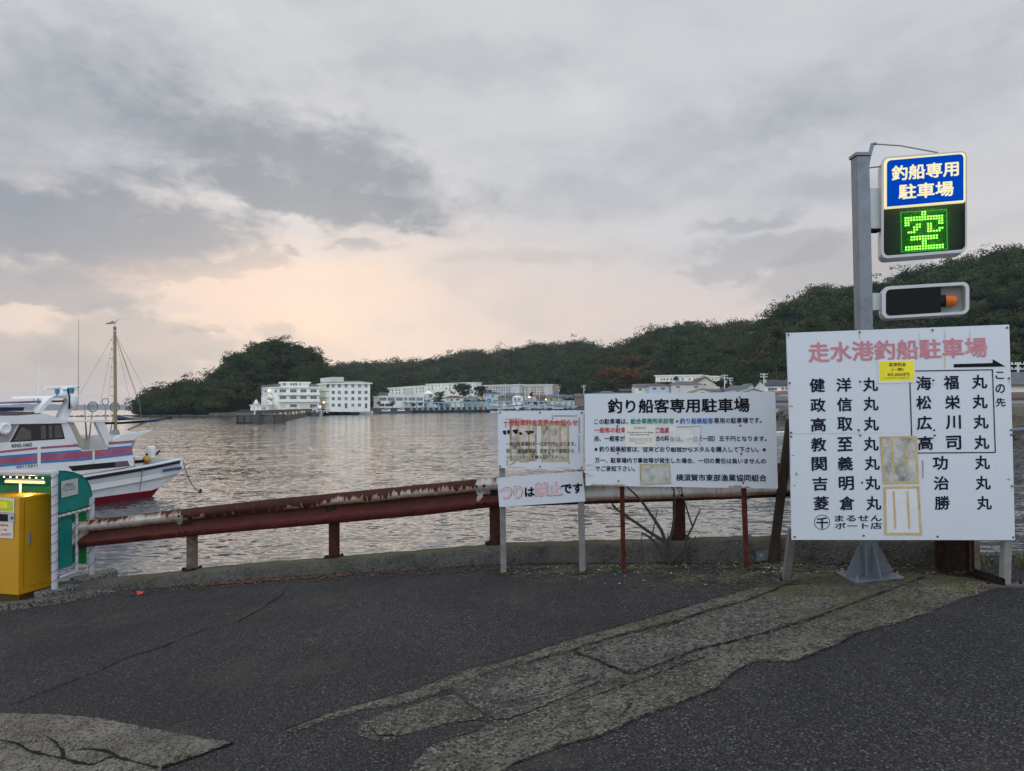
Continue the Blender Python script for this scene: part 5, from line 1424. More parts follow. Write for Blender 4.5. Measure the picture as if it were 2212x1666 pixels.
def rocks(name, label, n, fn, smin, smax, mat):
    mb = MB()
    for _ in range(n):
        c = fn(); s_ = R.uniform(smin, smax); kk = 7; a0 = R.random() * 6; P = []
        for i in range(kk):
            a = a0 + 6.283 * i / kk; r = s_ * R.uniform(0.6, 1.1); P.append(c + Vector((math.cos(a) * r, math.sin(a) * r, -0.4)))
        for i in range(kk):
            a = a0 + 6.283 * i / kk; r = s_ * R.uniform(0.4, 0.8); P.append(c + Vector((math.cos(a) * r, math.sin(a) * r, s_ * R.uniform(0.15, 0.45))))
        P.append(c + Vector((0, 0, s_ * R.uniform(0.3, 0.6))))
        mb.add(P, [(i, (i + 1) % kk, kk + (i + 1) % kk, kk + i) for i in range(kk)] + [(kk + i, kk + (i + 1) % kk, 2 * kk) for i in range(kk)], mat)
    o = mb.build(name, origin=fn())
    return tag(o, label, 'rocks', kind='stuff')
def f_right():
    px = R.uniform(1560, 2500); Y = float(np.interp(px, *zip(*shore))) * R.uniform(0.98, 1.03)
    return pxY(px, Y, WZ + (Y / float(np.interp(px, *zip(*shore))) - 0.98) * 40)
rocks('shore_rocks', 'brown boulders along the shore seen between and right of the large signs', 520, f_right, 0.3, 1.1, M_ROCK)
def f_head():
    px = R.uniform(246, 500) if R.random() < .85 else R.uniform(150, 250); Y = float(np.interp(px, [150, 246, 302, 464, 500], [372, 372, 374, 346, 330])) + R.uniform(-3, 5)
    return pxY(px, Y, WZ - 0.1)
rocks('headland_rocks', 'low brown rocks at the waterline of the wooded headland', 330, f_head, 0.5, 1.7, M_ROCK)

# ------------------------------------------------------------------ woods
GREENS = [(0.028, 0.047, 0.017), (0.045, 0.066, 0.022), (0.018, 0.033, 0.015), (0.064, 0.082, 0.027), (0.027, 0.046, 0.025), (0.066, 0.066, 0.027), (0.014, 0.026, 0.012), (0.036, 0.062, 0.022)]
def crown_arrays(crowns, k, ls, seed, flat=0.75):
    rg = np.random.default_rng(seed)
    V, T = [], []
    for (c, r, tone) in crowns:
        n = max(12, int(k * R.uniform(0.8, 1.2)))
        # a crown is a few overlapping clumps
        nc = 7
        cc = rg.normal(0, 0.45, (nc, 3)) * r; cc[:, 2] = np.abs(cc[:, 2]) * 0.9
        cr = r * rg.uniform(0.32, 0.60, nc)
        w = rg.integers(0, nc, n)
        d = rg.normal(0, 1, (n, 3)); d[:, 2] = np.abs(d[:, 2]) * 0.9 - 0.25
        d /= np.linalg.norm(d, axis=1)[:, None]
        p = cc[w] + d * (cr[w] * rg.uniform(0.72, 1.06, n))[:, None]
        p[:, 2] *= flat
        nrm = d + rg.normal(0, 0.26, (n, 3)); nrm[:, 2] += 0.05; nrm /= np.linalg.norm(nrm, axis=1)[:, None]
        ref = rg.normal(0, 1, (n, 3)); u = np.cross(nrm, ref); u /= np.linalg.norm(u, axis=1)[:, None]
        v = np.cross(nrm, u)
        s = ls * rg.uniform(0.55, 1.25, n)
        q_ = np.stack([p + u * s[:, None], p + v * (s * 0.8)[:, None], p - u * s[:, None], p - v * (s * 0.8)[:, None]], 1) + np.array(c)
        V.append(q_.reshape(-1, 3))
        t = np.array(tone) * rg.uniform(0.65, 1.35)
        tt = t * rg.uniform(0.88, 1.14, (n, 1))
        T.append(np.repeat(np.concatenate([tt, np.ones((n, 1))], 1), 4, 0))
    return np.concatenate(V), np.concatenate(T)
def leaf_object(name, V, T, org, parent=None):
    n = len(V) // 4
    me = bpy.data.meshes.new(name)
    me.vertices.add(len(V)); me.loops.add(len(V)); me.polygons.add(n)
    me.vertices.foreach_set('co', (V - np.array(org)).astype(np.float32).ravel())
    me.loops.foreach_set('vertex_index', np.arange(len(V), dtype=np.int32))
    me.polygons.foreach_set('loop_start', np.arange(0, len(V), 4, dtype=np.int32))
    me.materials.append(M_LEAF)
    a = me.attributes.new('tone', 'FLOAT_COLOR', 'POINT'); a.data.foreach_set('color', T.astype(np.float32).ravel())
    me.update(); me.validate()
    o = bpy.data.objects.new(name, me); COL.objects.link(o)
    if parent is not None: o.parent = parent
    else: o.location = org
    return o
def hill(hname, wname, label, sky, foot, ridge, zf, th, spacing, r, k, ls, seed, tones=GREENS, power=0.85, dry=0.06):
    xs = np.arange(sky[0][0], sky[-1][0] + 1, 6.0)
    fx, fy = zip(*foot); rx, ry = zip(*ridge); sx, sy_ = zip(*sky); zx, zv = zip(*zf)
    def surf(px, t):
        Yf, Yr = float(np.interp(px, fx, fy)), float(np.interp(px, rx, ry))
        zr = at(px, float(np.interp(px, sx, sy_)), Yr).z - th; z0 = float(np.interp(px, zx, zv))
        zr = max(zr, z0 + 0.3)
        Y = Yf + (Yr - Yf) * t
        tt = min(t, 1.0)
        z = z0 + (zr - z0) * (math.sin(tt * math.pi / 2) ** power)
        if t > 1: z -= (t - 1) * 1.3 * (zr - z0)
        return pxY(px, Y, z)
    ts = [0, .08, .2, .35, .5, .65, .8, .9, 1, 1.15, 1.4]
    vs = [surf(x, t) for x in xs for t in ts]; kk = len(ts)
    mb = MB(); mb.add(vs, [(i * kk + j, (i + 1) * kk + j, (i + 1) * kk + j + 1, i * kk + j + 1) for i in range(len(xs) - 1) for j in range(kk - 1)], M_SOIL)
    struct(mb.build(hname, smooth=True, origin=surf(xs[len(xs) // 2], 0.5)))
    rr = random.Random(seed); crowns = []
    mid_ = 0.5 * (sky[0][0] + sky[-1][0])
    width = abs(surf(xs[0], .5).x - surf(xs[-1], .5).x); depth = (surf(mid_, 1) - surf(mid_, 0)).length
    N = int(width * depth / spacing ** 2)
    for _ in range(N):
        px = rr.uniform(xs[0], xs[-1]); t = rr.uniform(0.0, 1.04)
        p = surf(px, t); q_ = r * rr.choice((0.55, 0.7, 0.85, 1.0, 1.15, 1.4, 1.75))
        tone = rr.choice(tones) if rr.random() > dry else rr.choice([(0.060, 0.040, 0.022), (0.066, 0.056, 0.024)])
        crowns.append(((p.x, p.y, p.z + q_ * 0.35), q_, tone))
    for _ in range(int(width / spacing * 2.2)):      # the skyline trees
        px = rr.uniform(xs[0], xs[-1]); p = surf(px, rr.uniform(.97, 1.03)); q_ = r * rr.uniform(0.5, 1.15)
        crowns.append(((p.x, p.y, p.z + q_ * rr.uniform(0.3, 0.65)), q_, rr.choice(tones)))
    V, T = crown_arrays(crowns, k, ls, seed)
    org = tuple(surf(xs[len(xs) // 2], 0.5))
    o = leaf_object(wname, V, T, org)
    tag(o, label, 'woodland', kind='stuff')
    return surf
skyA = [(298, 888), (303, 876), (317, 861), (337, 843), (361, 846), (383, 829), (405, 828), (415, 830), (423, 835), (440, 826), (464, 817), (474, 808), (481, 797), (489, 786), (506, 768), (523, 760), (535, 764), (548, 749), (567, 743), (597, 738), (619, 744), (646, 749), (670, 760), (690, 771), (697, 786), (707, 802), (722, 830), (740, 860)]
skyB = [(640, 830), (690, 806), (707, 803), (754, 796), (807, 793), (828, 798), (856, 790), (894, 791), (913, 793), (946, 786), (976, 778), (1004, 770), (1030, 767), (1059, 772), (1082, 767), (1096, 769), (1129, 761), (1157, 755.6), (1181, 753), (1216, 755.6), (1242, 746), (1270, 751), (1301, 761), (1340, 772), (1400, 800)]
skyC = [(1240, 800), (1279, 775), (1315, 764), (1340, 756), (1365, 748.5), (1389, 734), (1421, 721.5), (1463, 714), (1487, 709), (1507, 714), (1524, 718), (1561, 721.5), (1575, 713), (1605, 708), (1624, 712), (1654, 704), (1700, 700), (1760, 720)]
skyD = [(1560, 800), (1610, 770), (1640, 735), (1664, 690), (1690, 660), (1709, 654), (1743, 642), (1759, 629), (1782, 622), (1811, 626), (1847, 627.5), (1878, 618), (1890, 607), (1920, 616), (1941, 612), (1957, 600), (1977, 584.5), (1998, 583), (2035, 573), (2074, 571), (2113, 562), (2152, 552), (2212, 547), (2300, 540), (2420, 535)]
surfA = hill('headland_hill', 'headland_woods', 'dark evergreen wood covering the small rounded headland left of the white buildings', skyA,
     [(298, 379), (380, 362), (464, 350), (520, 362), (600, 385), (740, 400)], [(298, 383), (361, 392), (464, 400), (597, 428), (740, 440)], [(298, -1.7), (470, -1.2), (520, 1.0), (740, 1.3)], 4.0, 3.1, 3.7, 240, 0.42, 21)
surfB = hill('far_hill', 'far_hill_woods', 'distant low wooded ridge running behind the apartments and marina', skyB, [(640, 560), (1400, 560)], [(640, 880), (1400, 900)], [(640, 2), (1400, 2)], 6.0, 8.0, 6.6, 130, 0.80, 22)
surfC = hill('middle_hill', 'middle_hill_woods', 'wooded hill rising above the houses behind the middle signs', skyC, [(1240, 440), (1760, 400)], [(1240, 640), (1760, 600)], [(1240, 2), (1500, 7), (1760, 9)], 5.0, 5.6, 5.4, 210, 0.58, 23)
surfD = hill('near_hill', 'near_hill_woods', 'steep dark wooded hillside filling the right behind the largest sign', skyD, [(1560, 330), (1800, 285), (2420, 210)], [(1560, 460), (1800, 420), (2420, 370)], [(1560, 6), (1800, 5), (2420, 5)], 7.8, 4.4, 4.6, 300, 0.47, 24)
# distant coast across the bay
cst = [(-200, 877), (-60, 876), (0, 875.5), (60, 872.5), (110, 873), (160, 874), (220, 874), (290, 875), (320, 875), (700, 873)]
mb = MB(); vs = []
M_COAST = m('far_coast', (0.045, 0.055, 0.045), 0.95, 0, 0.3, 0.004)
for px in np.arange(-200, 700, 5.0):
    y = float(np.interp(px, *zip(*cst))) + 0.7 * math.sin(px * .11) + 0.4 * math.sin(px * .37)
    z = at(px, y, 6600).z
    vs += [pxY(px, 6400, WZ - 1), pxY(px, 6450, WZ + 6), pxY(px, 6600, z), pxY(px, 6900, z * .6)]
mb.add(vs, [(i * 4 + j, i * 4 + 4 + j, i * 4 + 5 + j, i * 4 + 1 + j) for i in range(len(vs) // 4 - 1) for j in range(3)], M_COAST)
struct(mb.build('far_coast_hills', smooth=True, origin=(-3000, 6500, 0)))

# ------------------------------------------------------------------ single trees
def tree(px, yb, yt, Y, rpx, tone, label, k=420, name='tree'):
    b = at(px, yb, Y); t = at(px, yt, Y); H = t.z - b.z; r = rpx * Y / FPX
    th = thing(name, label, 'tree', b)
    mb = MB(); mb.tube([b - Vector((0, 0, 1)), b + Vector((0.1, 0, H * .35)), b + Vector((0, .1, H * .7))], max(.12, H * .03), M_BARK, 7, H * .012)
    for a in range(4):
        mb.tube([b + Vector((0.08, 0, H * .35)), b + Vector((math.cos(a * 1.7) * r * .5, math.sin(a * 1.7) * r * .5, H * .62))], H * .014, M_BARK, 5, H * .006)
    mb.build('trunk', th)
    rr = random.Random(int(px)); cr = []
    for i in range(9):
        a = rr.uniform(0, 6.28); q_ = rr.uniform(0.1, 0.62) * r; zc = rr.uniform(.32, .78)
        cr.append(((b.x + math.cos(a) * q_, b.y + math.sin(a) * q_, b.z + H * zc), r * rr.uniform(.38, .58), tuple(c * rr.uniform(.8, 1.2) for c in tone)))
    V, T = crown_arrays(cr, k // 9 * 2, max(.22, r * .085), int(px) + 5, 0.8)
    V[:, 2] = np.minimum(V[:, 2], t.z + 0.2)
    leaf_object('crown', V, T, tuple(b), th)
    return th
OL = (0.065, 0.078, 0.022); DG_ = (0.022, 0.038, 0.015); BR_ = (0.120, 0.062, 0.030); RB = (0.150, 0.060, 0.028)
tree(946, 876, 846, 418, 17, OL, 'yellowish green tree beside the round white tower by the quay')
tree(1000, 868, 829, 470, 30, DG_, 'broad dark tree in front of the long apartment block')
tree(1042, 866, 834, 480, 22, DG_, 'dark spreading tree left of the right hand apartment block', 380)
tree(838, 858, 838, 470, 10, DG_, 'small green tree in front of the left end of the long apartments', 260)
tree(1323, 834, 794, 400, 30, RB, 'rust red autumn tree at the left of the brown trees on the middle hillside', 700)
tree(1352, 848, 798, 385, 42, BR_, 'large brown green autumn tree above the houses left of the white flats', 900)
tree(1376, 815, 765, 450, 34, (0.085, 0.050, 0.030), 'dark reddish brown tree highest of the autumn trees on the middle hillside', 800)
tree(1148, 862, 845, 440, 7, DG_, 'small bushy palm like tree before the right hand apartment block', 240)
tree(1440, 846, 826, 300, 26, (0.050, 0.047, 0.020), 'olive brown bushy tree above the top edge of the middle sign', 520)
tree(1460, 826, 812, 345, 8, (0.04, 0.075, 0.022), 'bright green little tree in front of the white flats on the hillside', 240)
tree(1560, 842, 822, 300, 20, DG_, 'dark green tree between the white flats and the utility poles', 420)
tree(560, 866, 830, 352, 14, (0.060, 0.062, 0.018), 'olive yellow tree at the left end of the three storey white building', 420)
tree(818, 880, 866, 415, 6, DG_, 'round dark shrub before the low white building, second from its left end', 160)
tree(848, 880, 865, 415, 9, DG_, 'dark bushy tree before the middle of the low white building', 220)
tree(893, 880, 870, 415, 6, DG_, 'small rounded shrub right of the porch of the low white building', 160)
tree(907, 880, 868, 415, 7, DG_, 'rounded tree before the right end of the low white building', 200)
tree(733, 800, 790, 560, 11, (0.06, 0.05, 0.035), 'bare looking pale tree on the skyline behind the four storey building', 200)
def hedge(px0, px1, yb, yt, Y, label, tone=DG_):
    cr = []; rr = random.Random(int(px0)); b = at(px0, yb, Y); h = (yb - yt) * Y / FPX
    px = px0
    while px < px1:
        p = at(px, yb, Y + rr.uniform(-1, 1)); cr.append(((p.x, p.y, p.z + h * .3), h * rr.uniform(.55, .8), tone)); px += max(2.0, h * .6 * FPX / Y)
    V, T = crown_arrays(cr, 90, max(.2, h * .13), int(px1), 0.9)
    return tag(leaf_object('hedge', V, T, tuple(b)), label, 'hedge')
hedge(1000, 1080, 872, 864, 440, 'dark clipped hedge behind the left part of the light blue hoists')
hedge(1080, 1190, 873, 865, 440, 'dark hedge behind the right part of the light blue hoists')
hedge(1220, 1262, 867, 859, 415, 'dark green hedge right of the orange house by the sign')

# ------------------------------------------------------------------ buildings
M_WW = m('white_render', (0.86, 0.86, 0.79), 0.8, 0, 0.06, 0.35, dirt=(0.50, 0.49, 0.43), dirt_amt=0.5)
M_CREAM = m('cream_render', (0.76, 0.71, 0.57), 0.8, 0, 0.06, 0.35, dirt=(0.48, 0.44, 0.34), dirt_amt=0.5)
M_GREYW = m('grey_render', (0.60, 0.60, 0.57), 0.85, 0, 0.08, 0.4, dirt=(0.30, 0.30, 0.28), dirt_amt=0.5)
M_BEIGE = m('beige_render', (0.62, 0.55, 0.46), 0.85, 0, 0.08, 0.4, dirt=(0.34, 0.29, 0.24), dirt_amt=0.5)
M_LBLUE = m('pale_blue_render', (0.50, 0.60, 0.70), 0.8, 0, 0.06, 0.4)
M_PEACH = m('peach_render', (0.66, 0.46, 0.27), 0.8, 0, 0.06, 0.4)
M_ORANGE = m('orange_render', (0.56, 0.33, 0.12), 0.8, 0, 0.08, 0.4)
M_BROWNW = m('brown_render', (0.26, 0.19, 0.15), 0.85, 0, 0.1, 0.4)
M_GREENW = m('green_grey_render', (0.32, 0.38, 0.36), 0.85, 0, 0.1, 0.4)
M_WIN = m('window_glass', (0.035, 0.042, 0.050), 0.12, 0, 0.4, 0.3, spec=0.7)
M_WINC = m('curtained_glass', (0.20, 0.22, 0.22), 0.2, 0, 0.3, 0.3)
M_FRAME = m('window_frame', (0.62, 0.64, 0.62), 0.6, 0, 0.05, 1)
def roofmat(name, col): return m(name, col, 0.75, 0, 0.25, 0.8, 0.02, stretch=(1, 1, 3))
RF_GREY = roofmat('grey_tile_roof', (0.10, 0.105, 0.115)); RF_DK = roofmat('dark_tile_roof', (0.045, 0.050, 0.060)); RF_BR = roofmat('brown_tile_roof', (0.085, 0.062, 0.055))
RF_RED = roofmat('red_brown_roof', (0.17, 0.075, 0.055)); RF_BLUE = roofmat('blue_roof', (0.075, 0.12, 0.22)); RF_GRN = roofmat('pale_green_roof', (0.19, 0.25, 0.25)); RF_SLATE = roofmat('slate_blue_roof', (0.10, 0.13, 0.19))
RF_TAN = roofmat('tan_roof', (0.27, 0.24, 0.20))
class Face:
    """vertical wall plane through two ground points"""
    def __init__(s, xl, Yl, xr, Yr):
        s.a, s.b = pxY(xl, Yl, 0), pxY(xr, Yr, 0)
        s.u = (s.b - s.a).normalized(); s.back = Vector((-s.u.y, s.u.x, 0)); s.n = -s.back
        s.L = (s.b - s.a).length
    def p(s, px, py, off=0.0): return on_plane(px, py, s.a + s.n * off, s.n)
    def xz(s, px, py):
        q_ = s.p(px, py); return (q_ - s.a).dot(s.u), q_.z
    def w(s, x, y, z): return s.a + s.u * x + s.back * y + Vector((0, 0, z))
    def box(s, mb, x0, x1, y0, y1, z0, z1, mat): return mb.box(s.w(x0, y0, z0), s.u * (x1 - x0), s.back * (y1 - y0), (0, 0, z1 - z0), mat)
    def pxbox(s, mb, px0, py0, px1, py1, y0, y1, mat):
        xa, za = s.xz(px0, py0); xb, zb_ = s.xz(px1, py1); zc_ = s.xz(px0, py1)[1]
        return s.box(mb, xa, xb, y0, y1, zc_, za, mat)
def window(f, px0, py0, px1, py1, parent, glass=None, mull=1, name='window'):
    xa, za = f.xz(px0, py0); xb, _ = f.xz(px1, py0); zb_ = f.xz(px0, py1)[1]
    mb = MB(); fr_ = min(.14, (xb - xa) * .1)
    f.box(mb, xa, xb, -0.06, 0.0, zb_, za, glass or M_WIN)
    for (a, b, c, d) in ((xa - fr_, xa, zb_ - fr_, za + fr_), (xb, xb + fr_, zb_ - fr_, za + fr_), (xa, xb, za, za + fr_), (xa, xb, zb_ - fr_, zb_)):
        f.box(mb, a, b, -0.12, 0.0, c, d, M_FRAME)
    for i in range(mull):
        x = xa + (xb - xa) * (i + 1) / (mull + 1); f.box(mb, x - fr_ * .3, x + fr_ * .3, -0.10, -0.06, zb_, za, M_FRAME)
    return mb.build(name, parent)
Z9 = lambda x, y: (542.2 + x * .12257, 802.5 + y * .12257)

# three storey building
F = Face(601.6, 334, 689.3, 340); E_ = Face(564, 352, 601.6, 334)
zb0 = 0.8
B1 = thing('harbour_building', 'white three storey building with long balconies and an outside stair beyond the breakwater', 'building', F.w(F.L / 2, 0, zb0))
ztop = F.xz(*Z9(485, 290))[1]
cA, cB, cC = F.a, F.b, E_.a
def up_(v, z): return Vector((v.x, v.y, z))
cD = cB + (cC - cA) * 1.2
mb = MB(); mb.prism([up_(v, zb0 - 1) for v in (cA, cB, cD, cC)], (0, 0, ztop - zb0 + 1), M_WW); mb.build('wall', B1)
mb = MB(); ctr = (cA + cB + cC + cD) / 4
mb.prism([up_(v + (v - ctr).normalized() * .9, ztop) for v in (cA, cB, cD, cC)], (0, 0, .55), M_WW); rf = mb.build('roof', B1)
mb = MB(); xa, z1 = F.xz(*Z9(530, 205)); xb, _ = F.xz(*Z9(1025, 205)); F.box(mb, xa, xb, 2, 9, ztop + .55, z1, M_WW); pent = mb.build('penthouse', B1)
mb = MB(); F.box(mb, xa - .9, xb + .9, 1.2, 9.8, z1, z1 + .6, M_WW); mb.build('penthouse_roof', pent)
for x0, x1 in ((560, 620), (695, 725), (738, 770), (782, 815), (860, 880)):
    window(F, *Z9(x0, 208), *Z9(x1, 245), pent, mull=0)
for o in list(pent.children):
    if o.name.startswith('window'): o.location = o.location + F.back * 2
mb = MB()
for i in range(26):
    v = cC.lerp(cA, i / 8) if i <= 8 else cA.lerp(cB, (i - 8) / 17); mb.cyl(up_(v, ztop + .5), up_(v, ztop + 1.6), .06, M_GREYW, n=5)
for a, b in ((cC, cA), (cA, cB)):
    for zz in (1.05, 1.6): mb.cyl(up_(a, ztop + zz), up_(b, ztop + zz), .06, M_GREYW, n=5)
mb.build('roof_railing', B1)
for y0, y1 in ((376, 420), (490, 542)):
    mb = MB(); xa, za = F.xz(*Z9(480, y0)); xb, zc_ = F.xz(*Z9(1208, y1)); xb = F.xz(*Z9(1208, y0))[0]
    zc_ = F.xz(*Z9(480, y1))[1]; F.box(mb, xa, xb, -1.3, -1.1, zc_, za, M_WW); F.box(mb, xa, xb, -1.1, 0, zc_, zc_ + .2, M_WW); mb.build('balcony', B1)
for y0, y1 in ((318, 370), (437, 490)):
    for x0, x1 in ((508, 615), (692, 800), (873, 975), (1048, 1155)): window(F, *Z9(x0, y0), *Z9(x1, y1), B1, mull=3)
for x0, x1, y0, g in ((525, 605, 580, M_CREAM), (692, 805, 582, M_WIN), (862, 1005, 578, M_CREAM), (1040, 1160, 580, M_WIN)): window(F, *Z9(x0, y0), *Z9(x1, 640), B1, g, 2)
for x0, x1, y0, y1 in ((425, 455, 332, 370), (247, 270, 340, 375), (247, 270, 445, 490)): window(E_, *Z9(x0, y0), *Z9(x1, y1), B1, mull=0)
mb = MB()
for a, b in (((340, 380), (270, 420)), ((380, 470), (310, 400)), ((230, 500), (310, 560)), ((380, 590), (300, 500))):
    p, q_ = E_.p(*Z9(*a), .9), E_.p(*Z9(*b), .9); mb.box(p, q_ - p, E_.n * 1.2, (0, 0, .9), M_WW)
E_.pxbox(mb, *Z9(310, 445), *Z9(385, 480), -2, 0, M_WW); E_.pxbox(mb, *Z9(285, 565), *Z9(385, 600), -2, 0, M_WW); mb.build('outside_stair', B1)
mb = MB(); mb.ball(E_.p(*Z9(315, 338), .5), .42, emit('warm_lamp', (1.0, 0.66, 0.18), 5.0), 8); mb.build('wall_lamp', B1)

# four storey building
F = Face(713.8, 337, 799.6, 341); E_ = Face(688.7, 350, 713.8, 337)
B2 = thing('office_building', 'white four storey building with rows of square windows beside the three storey one', 'building', F.w(F.L / 2, 0, zb0))
ztop = F.xz(*Z9(1400, 222))[1]; cA, cB, cC = F.a, F.b, E_.a; cD = cB + (cC - cA); ctr = (cA + cB + cC + cD) / 4
mb = MB(); mb.prism([up_(v, zb0 - 1) for v in (cA, cB, cD, cC)], (0, 0, ztop - zb0 + 1), M_WW)
for x in (1400, 1500, 1605, 1720, 1855, 1965, 2085):
    xx = F.xz(*Z9(x, 400))[0]; F.box(mb, xx - .18, xx + .18, -.22, 0, zb0, ztop, M_WW)
mb.build('wall', B2)
mb = MB(); mb.prism([up_(v + (v - ctr).normalized() * 1.2, ztop) for v in (cA, cB, cD, cC)], (0, 0, .6), M_WW)
lowp = [up_(v, ztop + .6) for v in (cA, cB, cD, cC)]; apex = F.xz(*Z9(1700, 162))[1]
ra, rb_ = up_(cA.lerp(cC, .5) + F.u * 4, apex), up_(cB.lerp(cD, .5) - F.u * 1.0, apex)
mb.add(lowp + [ra, rb_], [(0, 1, 5, 4), (2, 3, 4, 5), (1, 2, 5), (3, 0, 4)], RF_TAN); mb.build('roof', B2)
mb = MB(); E_.pxbox(mb, *Z9(1205, 120), *Z9(1415, 200), 0.5, 6, M_GREYW); mb.build('rooftop_hut', B2)
for yi, yc in enumerate((257, 370, 481, 595)):
    for xi, xc in enumerate((1450, 1557, 1675, 1795, 1912, 2027)):
        if (yi, xi) in ((3, 2), (3, 5)): window(F, *Z9(xc - 20, 560), *Z9(xc + 20, 648), B2, M_WIN, 1, 'door'); continue
        window(F, *Z9(xc - 24, yc - 27), *Z9(xc + 24, yc + 25), B2, M_WINC if (yi * 7 + xi * 3) % 5 == 0 or (yi == 0 and xi > 1) else M_WIN, 1)
window(E_, *Z9(1335, 232), *Z9(1378, 284), B2, mull=1)
mb = MB()
for y in (345, 455, 565): E_.pxbox(mb, *Z9(1215, y), *Z9(1380, y + 10), -.4, 0, M_GREYW)
mb.build('ledge', B2)
mb = MB(); M_LITW = emit('lit_window', (1.0, 0.80, 0.42), 1.3); E_.pxbox(mb, *Z9(1200, 605), *Z9(1238, 640), -.3, -.1, M_LITW); mb.build('lit_entrance', B2)
def lamp_post(px, ytop, ybase, Y, label, col, st_):
    t = at(px, ytop, Y); b = at(px, ybase, Y)
    th = thing('street_lamp', label, 'street lamp', b)
    mb = MB(); mb.cyl(b, t, .09, M_GALV, n=6); mb.build('pole', th)
    mb = MB(); mb.ball(t, .45, emit('lamp_' + str(int(px)), col, st_), 8, (1, 1, .7)); mb.build('lamp_head', th)
lamp_post(699.5, 869.5, 883, 332, 'lit yellow street lamp at the corner of the four storey building', (1.0, .80, .25), 6)
lamp_post(1179.3, 863.2, 876, 405, 'bright yellow lit lamp in front of the orange house', (1.0, .85, .15), 6)
lamp_post(1143.5, 857.8, 874, 420, 'small white lit lamp between the sailboat masts', (1.0, .95, .8), 5)
# little white hut and containers by the breakwater
F = Face(541, 330, 579, 330); th = thing('white_hut', 'low white hut behind the lighthouse on the breakwater root', 'hut', F.w(0, 0, 0))
mb = MB(); F.pxbox(mb, 541, 876, 579, 887, 0, 5, M_WW); mb.build('wall', th)
mb = MB(); F.pxbox(mb, 539, 874.5, 581, 876.3, -.5, 5.5, M_WW); mb.build('roof', th)
for x in (549, 566, 571): window(F, x, 880, x + 3, 884.5, th, mull=0)
F = Face(622, 325, 640, 325); mb = MB(); F.pxbox(mb, 622, 880, 637, 886, 0, 2.5, M_WW)
for i in range(8): F.pxbox(mb, 622.8 + i * 1.8, 880.4, 623.4 + i * 1.8, 885.8, -.08, 0, M_FRAME)
tag(mb.build('shipping_container', origin=F.w(0, 0, 0)), 'white ribbed container in front of the three storey building', 'container')

# low white building with round tower
Z10 = lambda x, y: (802.5 + x * .10786, 813.4 + y * .10786)
F = Face(819, 428, 916, 428); E_ = Face(807, 444, 819, 428)
B3 = thing('clubhouse', 'low white two storey building with wide windows and roof railing by the quay', 'building', F.w(F.L / 2, 0, LZ))
ztop = F.xz(*Z10(155, 405))[1]; cA, cB, cC = F.a, F.b, E_.a; cD = cB + (cC - cA)
mb = MB(); mb.prism([up_(v, LZ - .5) for v in (cA, cB, cD, cC)], (0, 0, ztop - LZ + .5), M_WW); mb.build('wall', B3)
mb = MB(); ctr = (cA + cB + cC + cD) / 4; mb.prism([up_(v + (v - ctr).normalized() * .6, ztop) for v in (cA, cB, cD, cC)], (0, 0, .45), M_WW); mb.build('roof', B3)
for x0, x1 in ((160, 300), (327, 465), (492, 625), (648, 720), (745, 875), (902, 1028)): window(F, *Z10(x0, 424), *Z10(x1, 484), B3, M_WINC, 2)
for x0, x1 in ((160, 260), (280, 430), (790, 870), (1055, 1095)): window(F, *Z10(x0, 545 if x0 < 1000 else 470), *Z10(x1, 598), B3, M_WIN, 1)
mb = MB()
for i in range(20): p = cA.lerp(cB, i / 19); mb.cyl(up_(p, ztop + .4), up_(p, ztop + 2.2), .07, M_GREYW, n=5)
for zz in (.9, 1.5, 2.2): mb.cyl(up_(cA, ztop + zz), up_(cB, ztop + zz), .06, M_GREYW, n=5)
mb.build('roof_railing', B3)
mb = MB(); F.pxbox(mb, *Z10(635, 505), *Z10(785, 525), -3, 0, M_GREENW)
for x in (660, 765): xx = F.xz(*Z10(x, 600))[0]; F.box(mb, xx - .2, xx + .2, -2.8, -2.4, LZ, F.xz(*Z10(635, 522))[1], M_WW)
mb.build('porch', B3)
mb = MB(); c = F.w(F.xz(*Z10(1130, 400))[0], 3.5, LZ - .5); zt = F.xz(*Z10(1130, 352))[1]; rr_ = F.xz(*Z10(1218, 400))[0] - F.xz(*Z10(1130, 400))[0]
mb.lathe(c, [(rr_, 0), (rr_, zt - LZ + .5)], M_WW, 10); twr = mb.build('tower', B3)
mb = MB(); mb.lathe((c.x, c.y, zt), [(rr_ + .9, 0), (rr_ + .8, .35), (rr_ * .5, 1.3), (.2, 1.9)], M_WW, 10); mb.build('tower_roof', twr)
mb = MB(); F.pxbox(mb, *Z10(1155, 380), *Z10(1215, 408), -.6, .5, M_WIN); F.pxbox(mb, *Z10(1115, 468), *Z10(1175, 502), -.6, .5, M_WIN); mb.build('window', twr)

